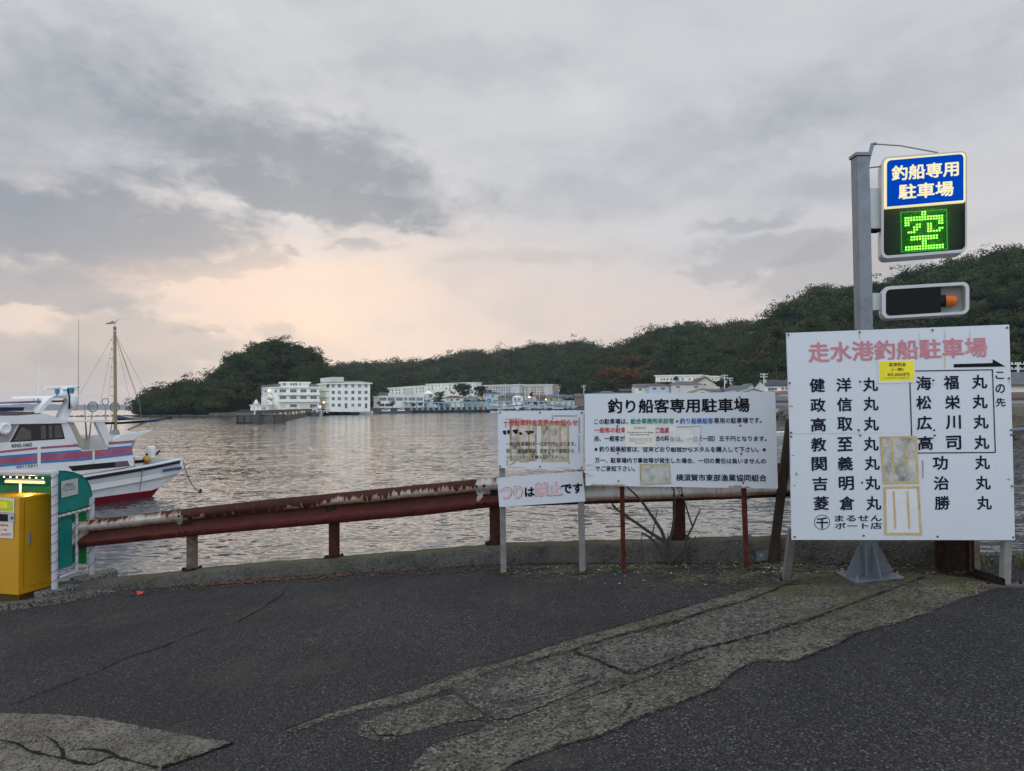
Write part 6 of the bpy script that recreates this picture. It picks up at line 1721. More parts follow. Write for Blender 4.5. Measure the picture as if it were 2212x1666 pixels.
# apartment blocks
def block(name, label, faces, ytl, ytr, ybase, depth, wall, parent_cat='apartment block', rows=(), cols=(), wsz=(3, 3.4), end=None):
    (xl, Yl, xr, Yr) = faces; F = Face(xl, Yl, xr, Yr)
    zl, zr, z0 = F.xz(xl, ytl)[1], F.xz(xr, ytr)[1], min(F.xz(xl, ybase)[1], F.xz(xr, ybase)[1]) - 4
    th = thing(name, label, parent_cat, F.w(F.L / 2, 0, z0))
    mb = MB(); P = [F.w(0, 0, z0), F.w(F.L, 0, z0), F.w(F.L, depth, z0), F.w(0, depth, z0), F.w(0, 0, zl), F.w(F.L, 0, zr), F.w(F.L, depth, zr), F.w(0, depth, zl)]
    mb.hexa(P, wall); mb.build('wall', th)
    mb = MB(); o_ = .5; P = [F.w(-o_, -o_, zl), F.w(F.L + o_, -o_, zr), F.w(F.L + o_, depth + o_, zr), F.w(-o_, depth + o_, zl)]
    mb.hexa(P + [p + Vector((0, 0, .55)) for p in P], M_WW); mb.build('roof', th)
    if end:
        mb = MB(); F.pxbox(mb, end[0], end[1] , end[2], ybase, -.15, 0, end[3]); mb.build('end_bay', th)
    for i, fr_ in enumerate(rows):
        for c_ in cols:
            yt_ = ytl + (ytr - ytl) * (c_ - xl) / (xr - xl); y = yt_ + fr_
            window(F, c_ - wsz[0] / 2, y - wsz[1] / 2, c_ + wsz[0] / 2, y + wsz[1] / 2, th, M_WINC if (i + int(c_)) % 3 == 0 else M_WIN, 1)
    return th, F
th, F = block('apartment_block', 'white apartment block left half of the long sloping roofline below the far ridge', (838, 560, 921, 545), 839.5, 834, 858, 10, M_WW, rows=(5, 11), cols=(848, 856, 863, 872.5, 900, 908, 914), wsz=(2.6, 3.2))
mb = MB(); F.pxbox(mb, 876, 838.5, 893, 858, -1.6, 0, M_GREYW); mb.build('stair_bay', th)
th, F = block('apartment_block', 'white apartment block right half of the long sloping roofline under the water tower', (921, 540, 1024.7, 520), 831, 827.5, 852, 10, M_WW, rows=(4.5, 10), cols=(926, 934, 942, 949, 957, 964, 972, 981), wsz=(2.6, 3))
mb = MB(); F.pxbox(mb, 938, 835.5, 960, 848, -1.6, 0, M_WW); mb.build('stair_bay', th)
mb = MB()
for (x, y) in ((924.5, 836.6), (924.5, 845), (965, 834)): F.pxbox(mb, x - 1.7, y - .9, x + 1.7, y + .9, -.3, -.1, M_LITW)
mb.build('lit_stair_window', th)
block('apartment_block', 'grey white four storey apartment block, left part, with stepped bays behind the masts', (1041, 520, 1122, 505), 834, 832, 856, 10, M_GREYW, rows=(5, 10.5, 16, 21), cols=(1062, 1068, 1073, 1079, 1084.5, 1090, 1096, 1101), wsz=(2.6, 3.2), end=(1105, 834, 1121, M_GREYW))
block('apartment_block', 'beige four storey apartment block, right part, with a blank grey end bay', (1122, 510, 1194, 500), 833, 832, 856, 10, M_BEIGE, rows=(5, 10.5, 16, 21), cols=(1127, 1131, 1138, 1150, 1156, 1163, 1169, 1173), wsz=(2.6, 3.2), end=(1176, 832, 1193.5, M_GREYW))
th, F = block('hillside_flats', 'long white two storey flats on the hillside above the middle sign', (1417, 352, 1516, 340), 813, 812, 838, 9, M_WW, rows=(7, 15), cols=(1429, 1435, 1442, 1450, 1475, 1490, 1500), wsz=(3.2, 4.2))
block('hillside_flats', 'white flats with small windows half hidden by trees right of the long flats', (1517, 348, 1556, 344), 814, 815, 835, 9, M_WW, rows=(5, 11), cols=(1524, 1532, 1540, 1548), wsz=(2.4, 3))
# water tower and radio masts
b = at(1010, 828, 700); t = at(1010, 815, 700)
th = thing('water_tower', 'small white tank on a grey tower above the sloping apartment roof', 'water tower', b)
mb = MB()
for a in range(4): mb.cyl(b + Vector((math.cos(a * 1.57 + .8) * 2.4, math.sin(a * 1.57 + .8) * 2.4, -12)), t + Vector((math.cos(a * 1.57 + .8) * 1.7, math.sin(a * 1.57 + .8) * 1.7, 0)), .45, M_GREYW, n=6)
mb.lathe(b - Vector((0, 0, 12)), [(1.6, 0), (1.4, t.z - b.z + 12)], M_GREYW, 8); mb.build('tower', th)
mb = MB(); mb.lathe(t, [(2.0, 0), (2.1, 2.0), (1.8, 2.4), (.3, 2.7)], M_WW, 12); mb.build('tank', th)
def mast(px, yt, yb, Y, label, w=.25):
    b, t = at(px, yb, Y), at(px, yt, Y); mb = MB(); r = 0.9
    for a in range(3):
        mb.cyl(b + Vector((math.cos(a * 2.1) * r, math.sin(a * 2.1) * r, 0)), t, w * .5, M_GREYW, n=4)
    for i in range(1, 6):
        z = b.lerp(t, i / 6); rr_ = r * (1 - i / 6) + .15
        mb.cyl(z - Vector((rr_ * 2, 0, 0)), z + Vector((rr_ * 2, 0, 0)), w * .35, M_GREYW, n=4)
    tag(mb.build('radio_mast', origin=b), label, 'radio mast')
mast(865.5, 775.5, 792, 880, 'tallest thin lattice radio mast on the far ridge')
mast(877.5, 783, 793, 880, 'short lattice mast right of the tallest radio mast on the ridge')
mast(878 - 44, 784, 798, 880, 'lattice mast left of the tallest radio mast on the far ridge')
mast(448.5, 800, 822, 400, 'grey chimney like pole on the left shoulder of the headland', .5)
# utility poles
def upole(px, yt, yb, Y, label):
    b, t = at(px, yb, Y), at(px, yt, Y); th = thing('utility_pole', label, 'utility pole', b)
    mb = MB(); mb.cyl(b - Vector((0, 0, 3)), t, .24, M_GREYW, .17, 8); mb.build('pole', th)
    mb = MB()
    for z in (.4, 1.3):
        mb.box(t + Vector((-1.3, -.1, -z)), (2.6, 0, 0), (0, .15, 0), (0, 0, .15), M_GREYW)
        for x in (-1.1, -.4, .4, 1.1): mb.cyl(t + Vector((x, 0, -z + .15)), t + Vector((x, 0, -z + .45)), .09, M_WW, n=6)
    mb.build('crossarm', th)
    mb = MB(); mb.cyl(t + Vector((.45, 0, -3.2)), t + Vector((.45, 0, -2.1)), .32, M_GREYW, n=8); mb.build('transformer', th)
upole(1565, 810, 850, 270, 'utility pole in front of the dark hillside right of the white flats')
upole(1577, 816, 850, 300, 'thinner utility pole just right of the first one above the middle sign')
upole(1650, 807, 848, 250, 'utility pole beside the big dark roofed house')
upole(1206, 834, 862, 430, 'utility pole right of the grey end of the beige apartments')
upole(1261, 832, 856, 420, 'utility pole just above the left end of the middle sign')
upole(2199, 783, 812, 130, 'utility pole at the far right edge behind the largest sign')
upole(887, 838, 868, 500, 'utility pole before the left half of the long apartments')
upole(1017, 842, 868, 460, 'pale utility pole in front of the broad dark tree')
upole(1116, 836, 872, 430, 'utility pole between the brown house and the beige apartments')

# houses
def house(label, x0, x1, yb, ye, yr, Y, depth, wall, roof, kind='hip', wins=(), skew=0.0, name='house'):
    F = Face(x0, Y + skew, x1, Y - skew); ze, zr = F.xz(x0, ye)[1], F.xz((x0 + x1) / 2, yr)[1]; z0 = F.xz(x0, yb)[1] - 3.0
    ze = max(ze, z0 + 1); L = F.L; o_ = .55
    th = thing(name, label, 'house', F.w(L / 2, 0, z0 + 3))
    mb = MB(); F.box(mb, 0, L, 0, depth, z0, ze, wall)
    if kind == 'front': mb.prism([F.w(0, 0, ze), F.w(L, 0, ze), F.w(L / 2, 0, zr - .15)], F.back * depth, wall)
    if kind == 'side':
        for x in (0.0, L - .05): mb.prism([F.w(x, 0, ze), F.w(x, depth, ze), F.w(x, depth / 2, zr - .15)], F.u * .05, wall)
    mb.build('wall', th)
    mb = MB(); T = Vector((0, 0, .22))
    if kind == 'hip':
        ins = min(L * .3, depth * .55)
        P = [F.w(-o_, -o_, ze), F.w(L + o_, -o_, ze), F.w(L + o_, depth + o_, ze), F.w(-o_, depth + o_, ze), F.w(ins, depth / 2, zr), F.w(L - ins, depth / 2, zr)]
        mb.add(P, [(0, 1, 5, 4), (1, 2, 5), (2, 3, 4, 5), (3, 0, 4), (3, 2, 1, 0)], roof)
    elif kind == 'side':
        for s_ in (0, 1):
            a, b = (F.w(-o_, -o_, ze - .15), F.w(L + o_, -o_, ze - .15)) if s_ == 0 else (F.w(L + o_, depth + o_, ze - .15), F.w(-o_, depth + o_, ze - .15))
            c, d = (F.w(L + o_, depth / 2, zr), F.w(-o_, depth / 2, zr)) if s_ == 0 else (F.w(-o_, depth / 2, zr), F.w(L + o_, depth / 2, zr))
            mb.prism([a, b, c, d], T, roof)
    elif kind == 'front':
        for s_ in (0, 1):
            x = -o_ if s_ == 0 else L + o_
            mb.prism([F.w(x, -o_, ze - .2), F.w(L / 2, -o_, zr), F.w(L / 2, depth + o_, zr), F.w(x, depth + o_, ze - .2)], T, roof)
    else:
        mb.hexa([F.w(-o_, -o_, ze), F.w(L + o_, -o_, ze), F.w(L + o_, depth, ze), F.w(-o_, depth, ze), F.w(-o_, -o_, ze + .3), F.w(L + o_, -o_, ze + .3), F.w(L + o_, depth, zr), F.w(-o_, depth, zr)], roof)
    mb.build('roof', th)
    for (a, b, c, d) in wins: window(F, a, b, c, d, th, M_WIN, 1)
    return th
house('cream house with brown hipped roof at the left end of the marina houses', 959, 1001.5, 872, 859.8, 854.8, 440, 9, M_CREAM, RF_BR, 'hip', ((972.5, 862.8, 978.5, 866), (985.5, 861.5, 992, 865.5), (966.5, 861.5, 968, 865.5)))
house('grey green gabled house right of the cream house', 1003, 1030, 870, 861, 856, 446, 8, M_GREENW, RF_GRN, 'front', ((1012, 863, 1016, 866),))
house('peach gabled house left of the pale blue house', 1027, 1043, 870, 859.5, 854, 450, 8, M_PEACH, RF_GREY, 'front', ((1032, 861.5, 1037, 866),))
house('pale blue two storey house with dark hipped roof', 1044, 1079, 870, 850.5, 846.3, 452, 9, M_LBLUE, RF_DK, 'hip', ((1047, 853, 1050, 857), (1053, 853.5, 1055, 856.5), (1062, 853.5, 1067, 857.5)))
house('brown low house with dull roof right of the pale blue house', 1076, 1108, 870, 858, 854.5, 436, 8, M_BROWNW, RF_BR, 'hip', ((1080, 861, 1085, 865), (1096, 861.5, 1101, 865.5)))
house('house with a long slate blue roof behind the white pavilion', 1093, 1133, 868, 855.5, 849.5, 456, 9, M_BROWNW, RF_SLATE, 'side', ((1098, 858, 1103, 861),))
house('small white pavilion with a flat white hipped roof', 1107, 1130, 871, 858.3, 855, 425, 7, M_WW, M_WW, 'hip', ((1111, 861, 1115, 866), (1119, 861, 1124, 866)))
house('low house with red brown roof left of the orange house', 1160, 1185, 868, 858.5, 853.5, 446, 8, M_BROWNW, RF_RED, 'side')
house('orange house with a blue roof beside the lit yellow lamp', 1184, 1222, 869, 858, 853, 430, 8, M_ORANGE, RF_BLUE, 'side', ((1188, 860.5, 1193, 866), (1201, 860.5, 1206, 865)))
house('dark grey roofed house right of the orange house', 1221, 1248, 868, 861, 853.5, 425, 8, M_GREYW, RF_GREY, 'side')
house('grey tiled house touching the left top corner of the middle sign', 1243, 1275, 866, 857, 851, 405, 8, M_BROWNW, RF_GREY, 'side')
house('house with a bright blue roof patch above the left of the middle sign', 1293, 1332, 860, 850, 844.5, 330, 8, M_GREYW, RF_BLUE, 'hip')
house('low dark tiled house behind the left heading of the middle sign', 1280, 1345, 864, 852.5, 849, 300, 9, M_BROWNW, RF_DK, 'side')
house('small dark shed roof right of the blue roof patch', 1345, 1366, 856, 846, 840, 310, 7, M_BROWNW, RF_DK, 'flat')
house('white gabled house left of the brown roofed pale house', 1372, 1413, 858, 836, 830, 300, 8, M_WW, RF_GREY, 'side', ((1380, 839, 1386, 844),))
house('pale grey two storey house with brown hipped roof', 1403, 1447, 860, 833.5, 827.8, 292, 9, M_LBLUE, RF_BR, 'hip', ((1410, 837, 1418, 842), (1428, 837, 1436, 842)))
house('large grey hipped roof house below the long white flats', 1451, 1518, 860, 831, 822.8, 290, 10, M_GREYW, RF_GREY, 'hip', ((1460, 834, 1468, 838), (1500, 834, 1508, 838)))
house('grey brown gabled house at the right of the large grey roof', 1505, 1543, 860, 827, 815.5, 298, 12, M_BEIGE, RF_BR, 'front', ((1520, 829, 1525, 833),))
house('low cream gabled house touching the top edge of the middle sign', 1499, 1535, 862, 846, 840, 262, 7, M_CREAM, RF_TAN, 'front', ((1512, 847, 1522, 850),))
house('low grey roofed house right of the low cream gable', 1532, 1556, 862, 846.5, 841, 268, 7, M_GREYW, RF_GREY, 'side')
house('pale house with grey hipped roof right of the utility poles', 1578, 1620, 862, 842, 832.3, 262, 9, M_LBLUE, RF_GREY, 'hip', ((1592, 844, 1604, 847),))
house('pale blue gabled house between grey and dark roofs', 1610, 1639, 862, 839, 829.5, 268, 9, M_LBLUE, RF_GREY, 'front')
house('low house with a pale green roof in front of the pale blue gable', 1604, 1652, 862, 848, 840.5, 250, 7, M_GREYW, RF_GRN, 'front')
house('big dark roofed white house left of the largest sign', 1655, 1722, 862, 833.5, 820.8, 255, 11, M_WW, RF_DK, 'side', ((1659, 838, 1671, 844), (1672, 838.5, 1678, 843), (1688, 837, 1693, 842), (1696, 837, 1701, 842)))
house('house with red brown eaves in the gap between the two large signs', 1684, 1730, 870, 851, 843.5, 215, 8, M_GREYW, RF_RED, 'hip')
house('light blue walled shed in the gap between the two large signs', 1668, 1684, 868, 847.5, 846, 225, 6, M_LBLUE, RF_BLUE, 'flat')
house('grey roofed shed stepped below the red eaves in the sign gap', 1665, 1720, 884, 866, 857, 195, 8, M_BROWNW, RF_GREY, 'side')
house('dull blue shed low in the gap between the two large signs', 1670, 1725, 894, 880, 873, 175, 6, M_BROWNW, RF_SLATE, 'side')
house('cream walled long house with grey roof at the right edge', 2150, 2330, 852, 832, 804, 112, 9, M_CREAM, RF_GREY, 'side')
house('brown roofed low house below the cream wall at the right edge', 2140, 2320, 878, 861, 850, 96, 5, M_GREYW, RF_BR, 'side')
house('blue boat shed above the rocks at the right edge', 2145, 2300, 900, 880, 875, 80, 4, m('blue_sheet', (0.04, 0.13, 0.22), .6), RF_SLATE, 'flat')

# quay wall, breakwater, lighthouse
M_QUAY = m('quay_concrete', (0.085, 0.078, 0.068), 0.9, 0, 0.35, 0.25, 0.05, dirt=(0.025, 0.022, 0.02), dirt_amt=0.9, stretch=(1, 1, .4))
M_QTOP = m('quay_top', (0.20, 0.19, 0.165), 0.9, 0, 0.2, 0.4)
def quay(name, label, pts, zt, thick, mat=M_QUAY, cap=True):
    mb = MB()
    for a, b in zip(pts[:-1], pts[1:]):
        A, B = pxY(*a, WZ - 1), pxY(*b, WZ - 1); u = (B - A).normalized(); bk = Vector((-u.y, u.x, 0))
        mb.box(A, B - A, bk * thick, (0, 0, zt - WZ + 1), mat)
        if cap: mb.box(up_(A, zt) - bk * .15, B - A, bk * (thick + .3), (0, 0, .25), M_QTOP)
        n = max(2, int((B - A).length / 4))
        for i in range(n): mb.box(A + (B - A) * ((i + .5) / n) - bk * .3, u * .4, bk * .3, (0, 0, zt - WZ + .6), M_DARK)
    return tag(mb.build(name, origin=pxY(*pts[0], WZ)), label, 'quay wall')
quay('quay_wall', 'dark concrete quay wall in front of the low white building', [(860, 421), (1000, 421)], -0.2, 5)
quay('quay_wall', 'dark concrete quay wall under the light blue boat hoists', [(1000, 420.5), (1262, 401)], -0.2, 5)
quay('quay_wall', 'shaded quay wall behind the moored patrol boats', [(663, 320), (760, 365), (860, 420)], -0.1, 5)
bw = thing('breakwater', 'grey concrete breakwater reaching from the shore with dark stained joints', 'breakwater', pxY(552, 172, WZ))
A, B, C_ = pxY(510, 170.5, WZ), pxY(594, 170, WZ), pxY(663, 312, WZ)
zt = 0.25
M_BW = m('breakwater_concrete', (0.105, 0.098, 0.088), 0.9, 0, 0.3, 0.5, 0.05, dirt=(0.05, 0.045, 0.04), dirt_amt=0.9, stretch=(1, 1, .3))
M_STAIN = m('tide_stain', (0.035, 0.032, 0.028), 0.9, 0, 0.4, 2)
mb = MB(); u = (B - A).normalized(); bk = Vector((-u.y, u.x, 0))
mb.box(up_(A, WZ - 1), B - A, bk * 7.0, (0, 0, zt - WZ + 1), M_BW)
for f_ in (0.02, .2, .42, .63, .93): mb.box(up_(A + (B - A) * f_, WZ - 1) - bk * .06, u * (.35 if f_ < .9 else .7), bk * .06, (0, 0, zt - WZ + .8), M_STAIN)
mb.box(up_(A, WZ - .05) - bk * .08, B - A, bk * .08, (0, 0, .35), M_STAIN); mb.box(up_(A, zt) - bk * .1, B - A, bk * 7.1, (0, 0, .12), M_QTOP); mb.build('pier_head', bw)
mb = MB(); u2 = (C_ - B).normalized(); bk2 = Vector((-u2.y, u2.x, 0))
mb.box(up_(B, WZ - 1), C_ - B, bk2 * 5, (0, 0, zt - WZ + .55), M_BW); mb.build('pier_arm', bw)
mb = MB(); mb.box(up_(B, zt - .45) + bk2 * 3.2, C_ - B, bk2 * 1.2, (0, 0, 1.5), M_BW); mb.build('parapet', bw)
for i in range(9):
    p = B + (C_ - B) * (i / 9 + .03); mb = MB(); mb.lathe(up_(p, zt - .45) + bk2 * .5, [(.28, 0), (.24, .35), (.34, .5), (.3, .7)], M_WW if i % 3 else m('orange_paint', (.6, .25, .1), .6), 8); mb.build('bollard', bw)
lc = at(553.3, 893, 173.5); lz = zt
lh = thing('lighthouse', 'small white harbour lighthouse standing on the end of the breakwater', 'lighthouse', Vector((lc.x, 173.5, lz)))
s_ = 173.5 / FPX; h = lambda y: at(553, y, 173.5).z - lz
mb = MB(); mb.lathe((lc.x, 173.5, lz), [(5.4 * s_, 0), (5.4 * s_, h(893.5)), (3.4 * s_, h(892)), (3.2 * s_, h(875))], M_WW, 16); mb.build('tower', lh, smooth=True)
mb = MB(); mb.lathe((lc.x, 173.5, lz + h(875)), [(3.4 * s_, 0), (7.2 * s_, .18), (7.2 * s_, .32), (4 * s_, .34)], M_WW, 16)
for a in range(10): t_ = a * .628; mb.cyl((lc.x + math.cos(t_) * 6.8 * s_, 173.5 + math.sin(t_) * 6.8 * s_, lz + h(875) + .3), (lc.x + math.cos(t_) * 6.8 * s_, 173.5 + math.sin(t_) * 6.8 * s_, lz + h(875) + .75), .025, M_WW, n=4)
mb.build('gallery', lh)
mb = MB(); mb.lathe((lc.x, 173.5, lz + h(872.5)), [(3.2 * s_, 0), (3.2 * s_, .55), (3.6 * s_, .6), (2.2 * s_, .85), (.3 * s_, 1.0), (.25 * s_, 1.25)], M_WW, 12); mb.build('lantern', lh)

# light blue boat hoists, one copied along the quay
M_HOIST = m('hoist_blue', (0.27, 0.47, 0.57), 0.6, 0, 0.12, 1)
hp = thing('boat_hoist', 'light blue steel boat hoist in the row along the marina quay', 'boat hoist', pxY(887, 416, -0.2), 'light blue boat hoists along the marina quay')
o0 = Vector(hp.location)
mb = MB(); mb.box(o0 + Vector((.3, 0, 0)), (.75, 0, 0), (0, .5, 0), (-.9, .3, 4.2), M_HOIST); mb.box(o0 + Vector((-.5, 3.0, 0)), (.6, 0, 0), (0, .4, 0), (0, 0, 4.2), M_HOIST); mb.build('post', hp)
mb = MB(); mb.box(o0 + Vector((-1.5, -2.6, 4.0)), (.9, 0, 0), (0, 6.5, .2), (0, 0, .55), M_HOIST); mb.build('beam', hp)
mb = MB(); mb.box(o0 + Vector((-2.2, .2, 4.1)), (3.4, 0, .1), (0, .5, 0), (0, 0, .5), M_HOIST); mb.build('crossbeam', hp)
for i, x in enumerate(np.linspace(887, 1236, 30)[1:]):
    c = dup(hp); c.location = pxY(float(x), float(np.interp(x, [887, 1000, 1236], [416, 416, 400])), -0.2)
mb = MB(); F = Face(1190, 414, 1262, 408); F.pxbox(mb, 1190, 866, 1262, 880, 0, 8, M_CREAM); F.pxbox(mb, 1189, 865.2, 1263, 866.2, -.4, 8.4, M_QTOP)
tag(mb.build('boat_store', origin=F.w(0, 0, 0)), 'long low cream shed wall behind the right end of the hoists', 'shed')
th = thing('boat_yard_store', 'white boarded store with red brown clutter left of the first blue hoist', 'shed', pxY(945, 428, LZ))
F = Face(932, 428, 972, 428); mb = MB(); F.pxbox(mb, 932.5, 873, 941, 881.5, 0, 3, M_WW); F.pxbox(mb, 942, 875.5, 950, 881, 0.3, 3, M_WW); F.pxbox(mb, 962, 871.5, 974, 881.5, 0.1, 3, M_BROWNW); mb.build('wall', th)
mb = MB(); F.pxbox(mb, 948, 867.5, 962, 871, -.4, 3, RF_RED); F.pxbox(mb, 951, 872, 961, 881.2, .6, 3, M_BROWNW); mb.build('roof', th)

# small boats
M_BW1 = m('boat_white', (0.72, 0.73, 0.73), 0.35, 0, 0.05, 1); M_BBLUE = m('boat_cover_blue', (0.03, 0.08, 0.22), .7, 0, .2, 1); M_BGREY = m('boat_grey', (0.14, 0.15, 0.17), .5, 0, .2, 1); M_BRED = m('boat_red', (.18, .03, .03), .6)
def hull_mb(L, B, H, mat, c, ang, mat2=None):
    mb = MB(); ca, sa = math.cos(ang), math.sin(ang)
    def T(x, y, z): return c + Vector((x * ca - y * sa, x * sa + y * ca, z))
    st_ = [(-.5, .42, .30, 1.0), (-.2, .5, .36, .95), (.15, .48, .30, 1.0), (.38, .28, .12, 1.12), (.5, .02, .01, 1.25)]
    vs = []
    for (x, b, b2, h_) in st_:
        vs += [T(x * L, -b * B, h_ * H), T(x * L * .96, -b2 * B, -.15), T(x * L * .96, b2 * B, -.15), T(x * L, b * B, h_ * H)]
    n = len(st_)
    mb.add(vs, [(i * 4 + j, (i + 1) * 4 + j, (i + 1) * 4 + (j + 1) % 4, i * 4 + (j + 1) % 4) for i in range(n - 1) for j in range(3)] + [(0, 1, 2, 3)], mat)
    mb.add([vs[i * 4] - Vector((0, 0, .06)) for i in range(n)] + [vs[i * 4 + 3] - Vector((0, 0, .06)) for i in range(n)], [(i, i + 1, n + i + 1, n + i) for i in range(n - 1)], mat2 or mat)
    return mb, T
def small_boat(px, Y, z, L, B, H, ang, hullm, label, cabin=True, mastpx=None, group=None, name='moored_boat', cover=None):
    c = pxY(px, Y, z); th = thing(name, label, 'boat', c, group)
    mb, T = hull_mb(L, B, H, hullm, c, ang, M_BW1); mb.build('hull', th)
    if cabin:
        mb = MB(); P = [T(x * L, y * B, z_ * H) for z_ in (.9, 1.9) for (x, y) in (((-.22, -.3), (.12, -.3), (.12, .3), (-.22, .3)) if z_ < 1 else ((-.2, -.27), (.02, -.27), (.02, .27), (-.2, .27)))]
        mb.hexa(P, M_BW1); cb = mb.build('cabin', th)
        mb = MB()
        for sy2 in (-1, 1):
            P = [T(-.17 * L, sy2 * .287 * B, 1.35 * H), T(.05 * L, sy2 * .289 * B, 1.35 * H), T(.01 * L, sy2 * .278 * B, 1.75 * H), T(-.17 * L, sy2 * .278 * B, 1.75 * H)]
            mb.add([p + Vector((0, 0, 0)) + (T(0, sy2 * .02, 0) - T(0, 0, 0)) * 2 for p in P], [(0, 1, 2, 3)], M_WIN)
        P = [T(.115 * L, -.24 * B, 1.1 * H), T(.115 * L, .24 * B, 1.1 * H), T(.04 * L, .22 * B, 1.75 * H), T(.04 * L, -.22 * B, 1.75 * H)]
        mb.add([p + (T(.06, 0, .05) - T(0, 0, 0)) for p in P], [(0, 1, 2, 3)], M_WIN); mb.build('cabin_window', cb)
        mb = MB(); p = T(-.1 * L, 0, 1.9 * H); mb.cyl(p, p + Vector((0, 0, H * .9)), .07, M_BW1, n=6); mb.box(p + Vector((-.7, -.1, H * .5)), (1.4, 0, 0), (0, .2, 0), (0, 0, .15), M_BW1); mb.build('radar_mast', cb)
    if cover:
        mb = MB(); P = [T(x * L, y * B, z_ * H) for z_ in (.98, 1.35) for (x, y) in ((-.48, -.42), (.3, -.36), (.3, .36), (-.48, .42))]; mb.hexa(P, cover); mb.build('cover', th)
    if mastpx:
        p = T(.05 * L, 0, H); zt_ = at(px, mastpx, Y).z; mb = MB(); mb.cyl(p, up_(p, zt_), .13, M_BW1, .09, 8); mb.box(up_(p, zt_ * .62 + p.z * .38) - Vector((.9, 0, 0)), (1.8, 0, 0), (0, .08, 0), (0, 0, .08), M_BW1); mb.build('mast', th)
        mb = MB(); mb.cyl(p + Vector((0, 0, 1.2)), T(-.42 * L, 0, H + 1.2), .14, M_BBLUE, n=8); mb.build('boom_cover', th)
    return th
small_boat(680, 306, WZ, 11, 3.6, 1.5, -1.45, M_BGREY, 'white pilot boat with dark red waterline moored bow on by the breakwater root', name='pilot_boat')
small_boat(691, 318, WZ, 8, 2.8, 1.2, -1.5, M_BW1, 'small white boat right of the pilot boat')
small_boat(703, 322, WZ, 8, 2.8, 1.2, -1.6, M_DARK, 'dark hulled small boat below the lit street lamp')
small_boat(757, 350, WZ, 9, 2.6, 1.0, 0.05, M_BGREY, 'low grey boat moored before the four storey building', cabin=False)
small_boat(782, 360, WZ, 11, 3.2, 1.35, 0.1, M_BW1, 'white cabin cruiser before the right corner of the four storey building')
small_boat(830, 396, WZ, 15, 3.8, 1.3, 3.2, M_BGREY, 'larger grey patrol boat with white cabin before the low white building', name='patrol_boat')
small_boat(863, 405, WZ, 13, 3.6, 1.4, 3.2, M_BGREY, 'white cabined grey patrol boat at the right end of the pair', name='patrol_boat')
for i, (x, yt) in enumerate(((1090, 828), (1121, 827.5), (1135, 841), (1166.5, 828), (1182, 828))):
    lab = ['sailboat with the leftmost tall white mast at the marina', 'sailboat with the second tall mast from the left at the marina', 'sailboat with the shortest white mast at the marina', 'sailboat with the fourth tall mast from the left', 'sailboat with the rightmost tall white mast at the marina'][i]
    small_boat(x, 404, -0.1, 8, 2.6, 1.0, .3 + i, M_BW1, lab, cabin=False, mastpx=yt, name='sailboat', group='sailboats at the marina')
pr = small_boat(1072, 392, WZ, 6.5, 2.2, 0.9, 3.3, M_BW1, 'small white motorboat afloat in the row before the marina quay', cabin=False, cover=None, name='motorboat', group='white motorboats afloat at the marina')
for i, x in enumerate(np.linspace(1086, 1250, 15)):
    c = dup(pr); c.location = pxY(float(x + R.uniform(-3, 3)), float(np.interp(x, [1072, 1250], [391, 380]) + R.uniform(-3, 3)), WZ + .05); c.rotation_euler = (0, 0, R.uniform(-.4, .4))
pr = small_boat(1064, 411, .35, 6.5, 2.3, .95, 3.3, M_BW1, 'motorboat with blue cover stored ashore under the hoists', cabin=False, cover=M_BBLUE, name='stored_boat', group='blue covered boats stored under the hoists')
for i, x in enumerate(np.linspace(1098, 1205, 7)):
    c = dup(pr); c.location = pxY(float(x), 402.0, .4 + R.uniform(-.4, .9)); c.rotation_euler = (0, 0, R.uniform(-.6, .6))
pr = small_boat(1080, 412, .9, 6.5, 2.3, .95, 3.0, M_BW1, 'white motorboat stored ashore under the hoists', cabin=True, name='stored_boat', group='white boats stored under the hoists')
for i, x in enumerate(np.linspace(1070, 1235, 12)):
    c = dup(pr); c.location = pxY(float(x), 405.0, .3 + R.uniform(0, 1.6)); c.rotation_euler = (0, 0, R.uniform(-.6, .6))
small_boat(1687, 79, WZ, 4.6, 1.7, .45, .05, M_BW1, 'small open white boat afloat in the gap between the two large signs', cabin=False)
small_boat(1690, 168, -.1, 6, 2.0, .7, .1, M_BW1, 'white boat pulled up on the shore in the gap between the signs', cabin=False)
small_boat(2200, 84, 0.4, 6, 2.0, .55, .1, M_BW1, 'white boat lying before the blue boat shed at the right edge', cabin=False)
#==END-FAR==
# ================================================================== fishing boat alongside
B0 = wat(332, 1074); _A = wat(203, 1092.4)
FW = Vector((_A.x - B0.x, _A.y - B0.y, 0)).normalized(); BM = Vector((FW.y, -FW.x, 0))
if BM.dot(Vector((B0.x, B0.y, 0))) < 0: BM = -BM        # across the boat, away from the quay
def bp(px, py, off=0.0): return on_plane(px, py, B0 + BM * off, BM)
def bl(px, py, off=0.0):
    p = bp(px, py, off); return (p - B0).dot(FW), p.z - WZ
def bw_(l, off, h): return B0 + FW * l + BM * off + Vector((0, 0, h))
M_HULLW = m('boat_hull_white', (0.70, 0.72, 0.73), 0.35, 0, 0.04, 1.2, dirt=(0.55, 0.53, 0.48), dirt_amt=0.35)
M_ANTIF = m('antifouling_red', (0.17, 0.007, 0.018), 0.55, 0, 0.25, 3)
M_RUB = m('rubber_band', (0.018, 0.022, 0.028), 0.6)
M_STRED = m('boat_red_stripe', (0.34, 0.105, 0.165), 0.5, 0, 0.22, 2.2, dirt=(0.30, 0.03, 0.06), dirt_amt=0.8)
M_STBLU = m('boat_blue_stripe', (0.045, 0.19, 0.48), 0.5, 0, 0.08, 2)
M_BGLASS = m('boat_glass', (0.010, 0.011, 0.013), 0.08, 0, 0.3, 1, spec=0.6)
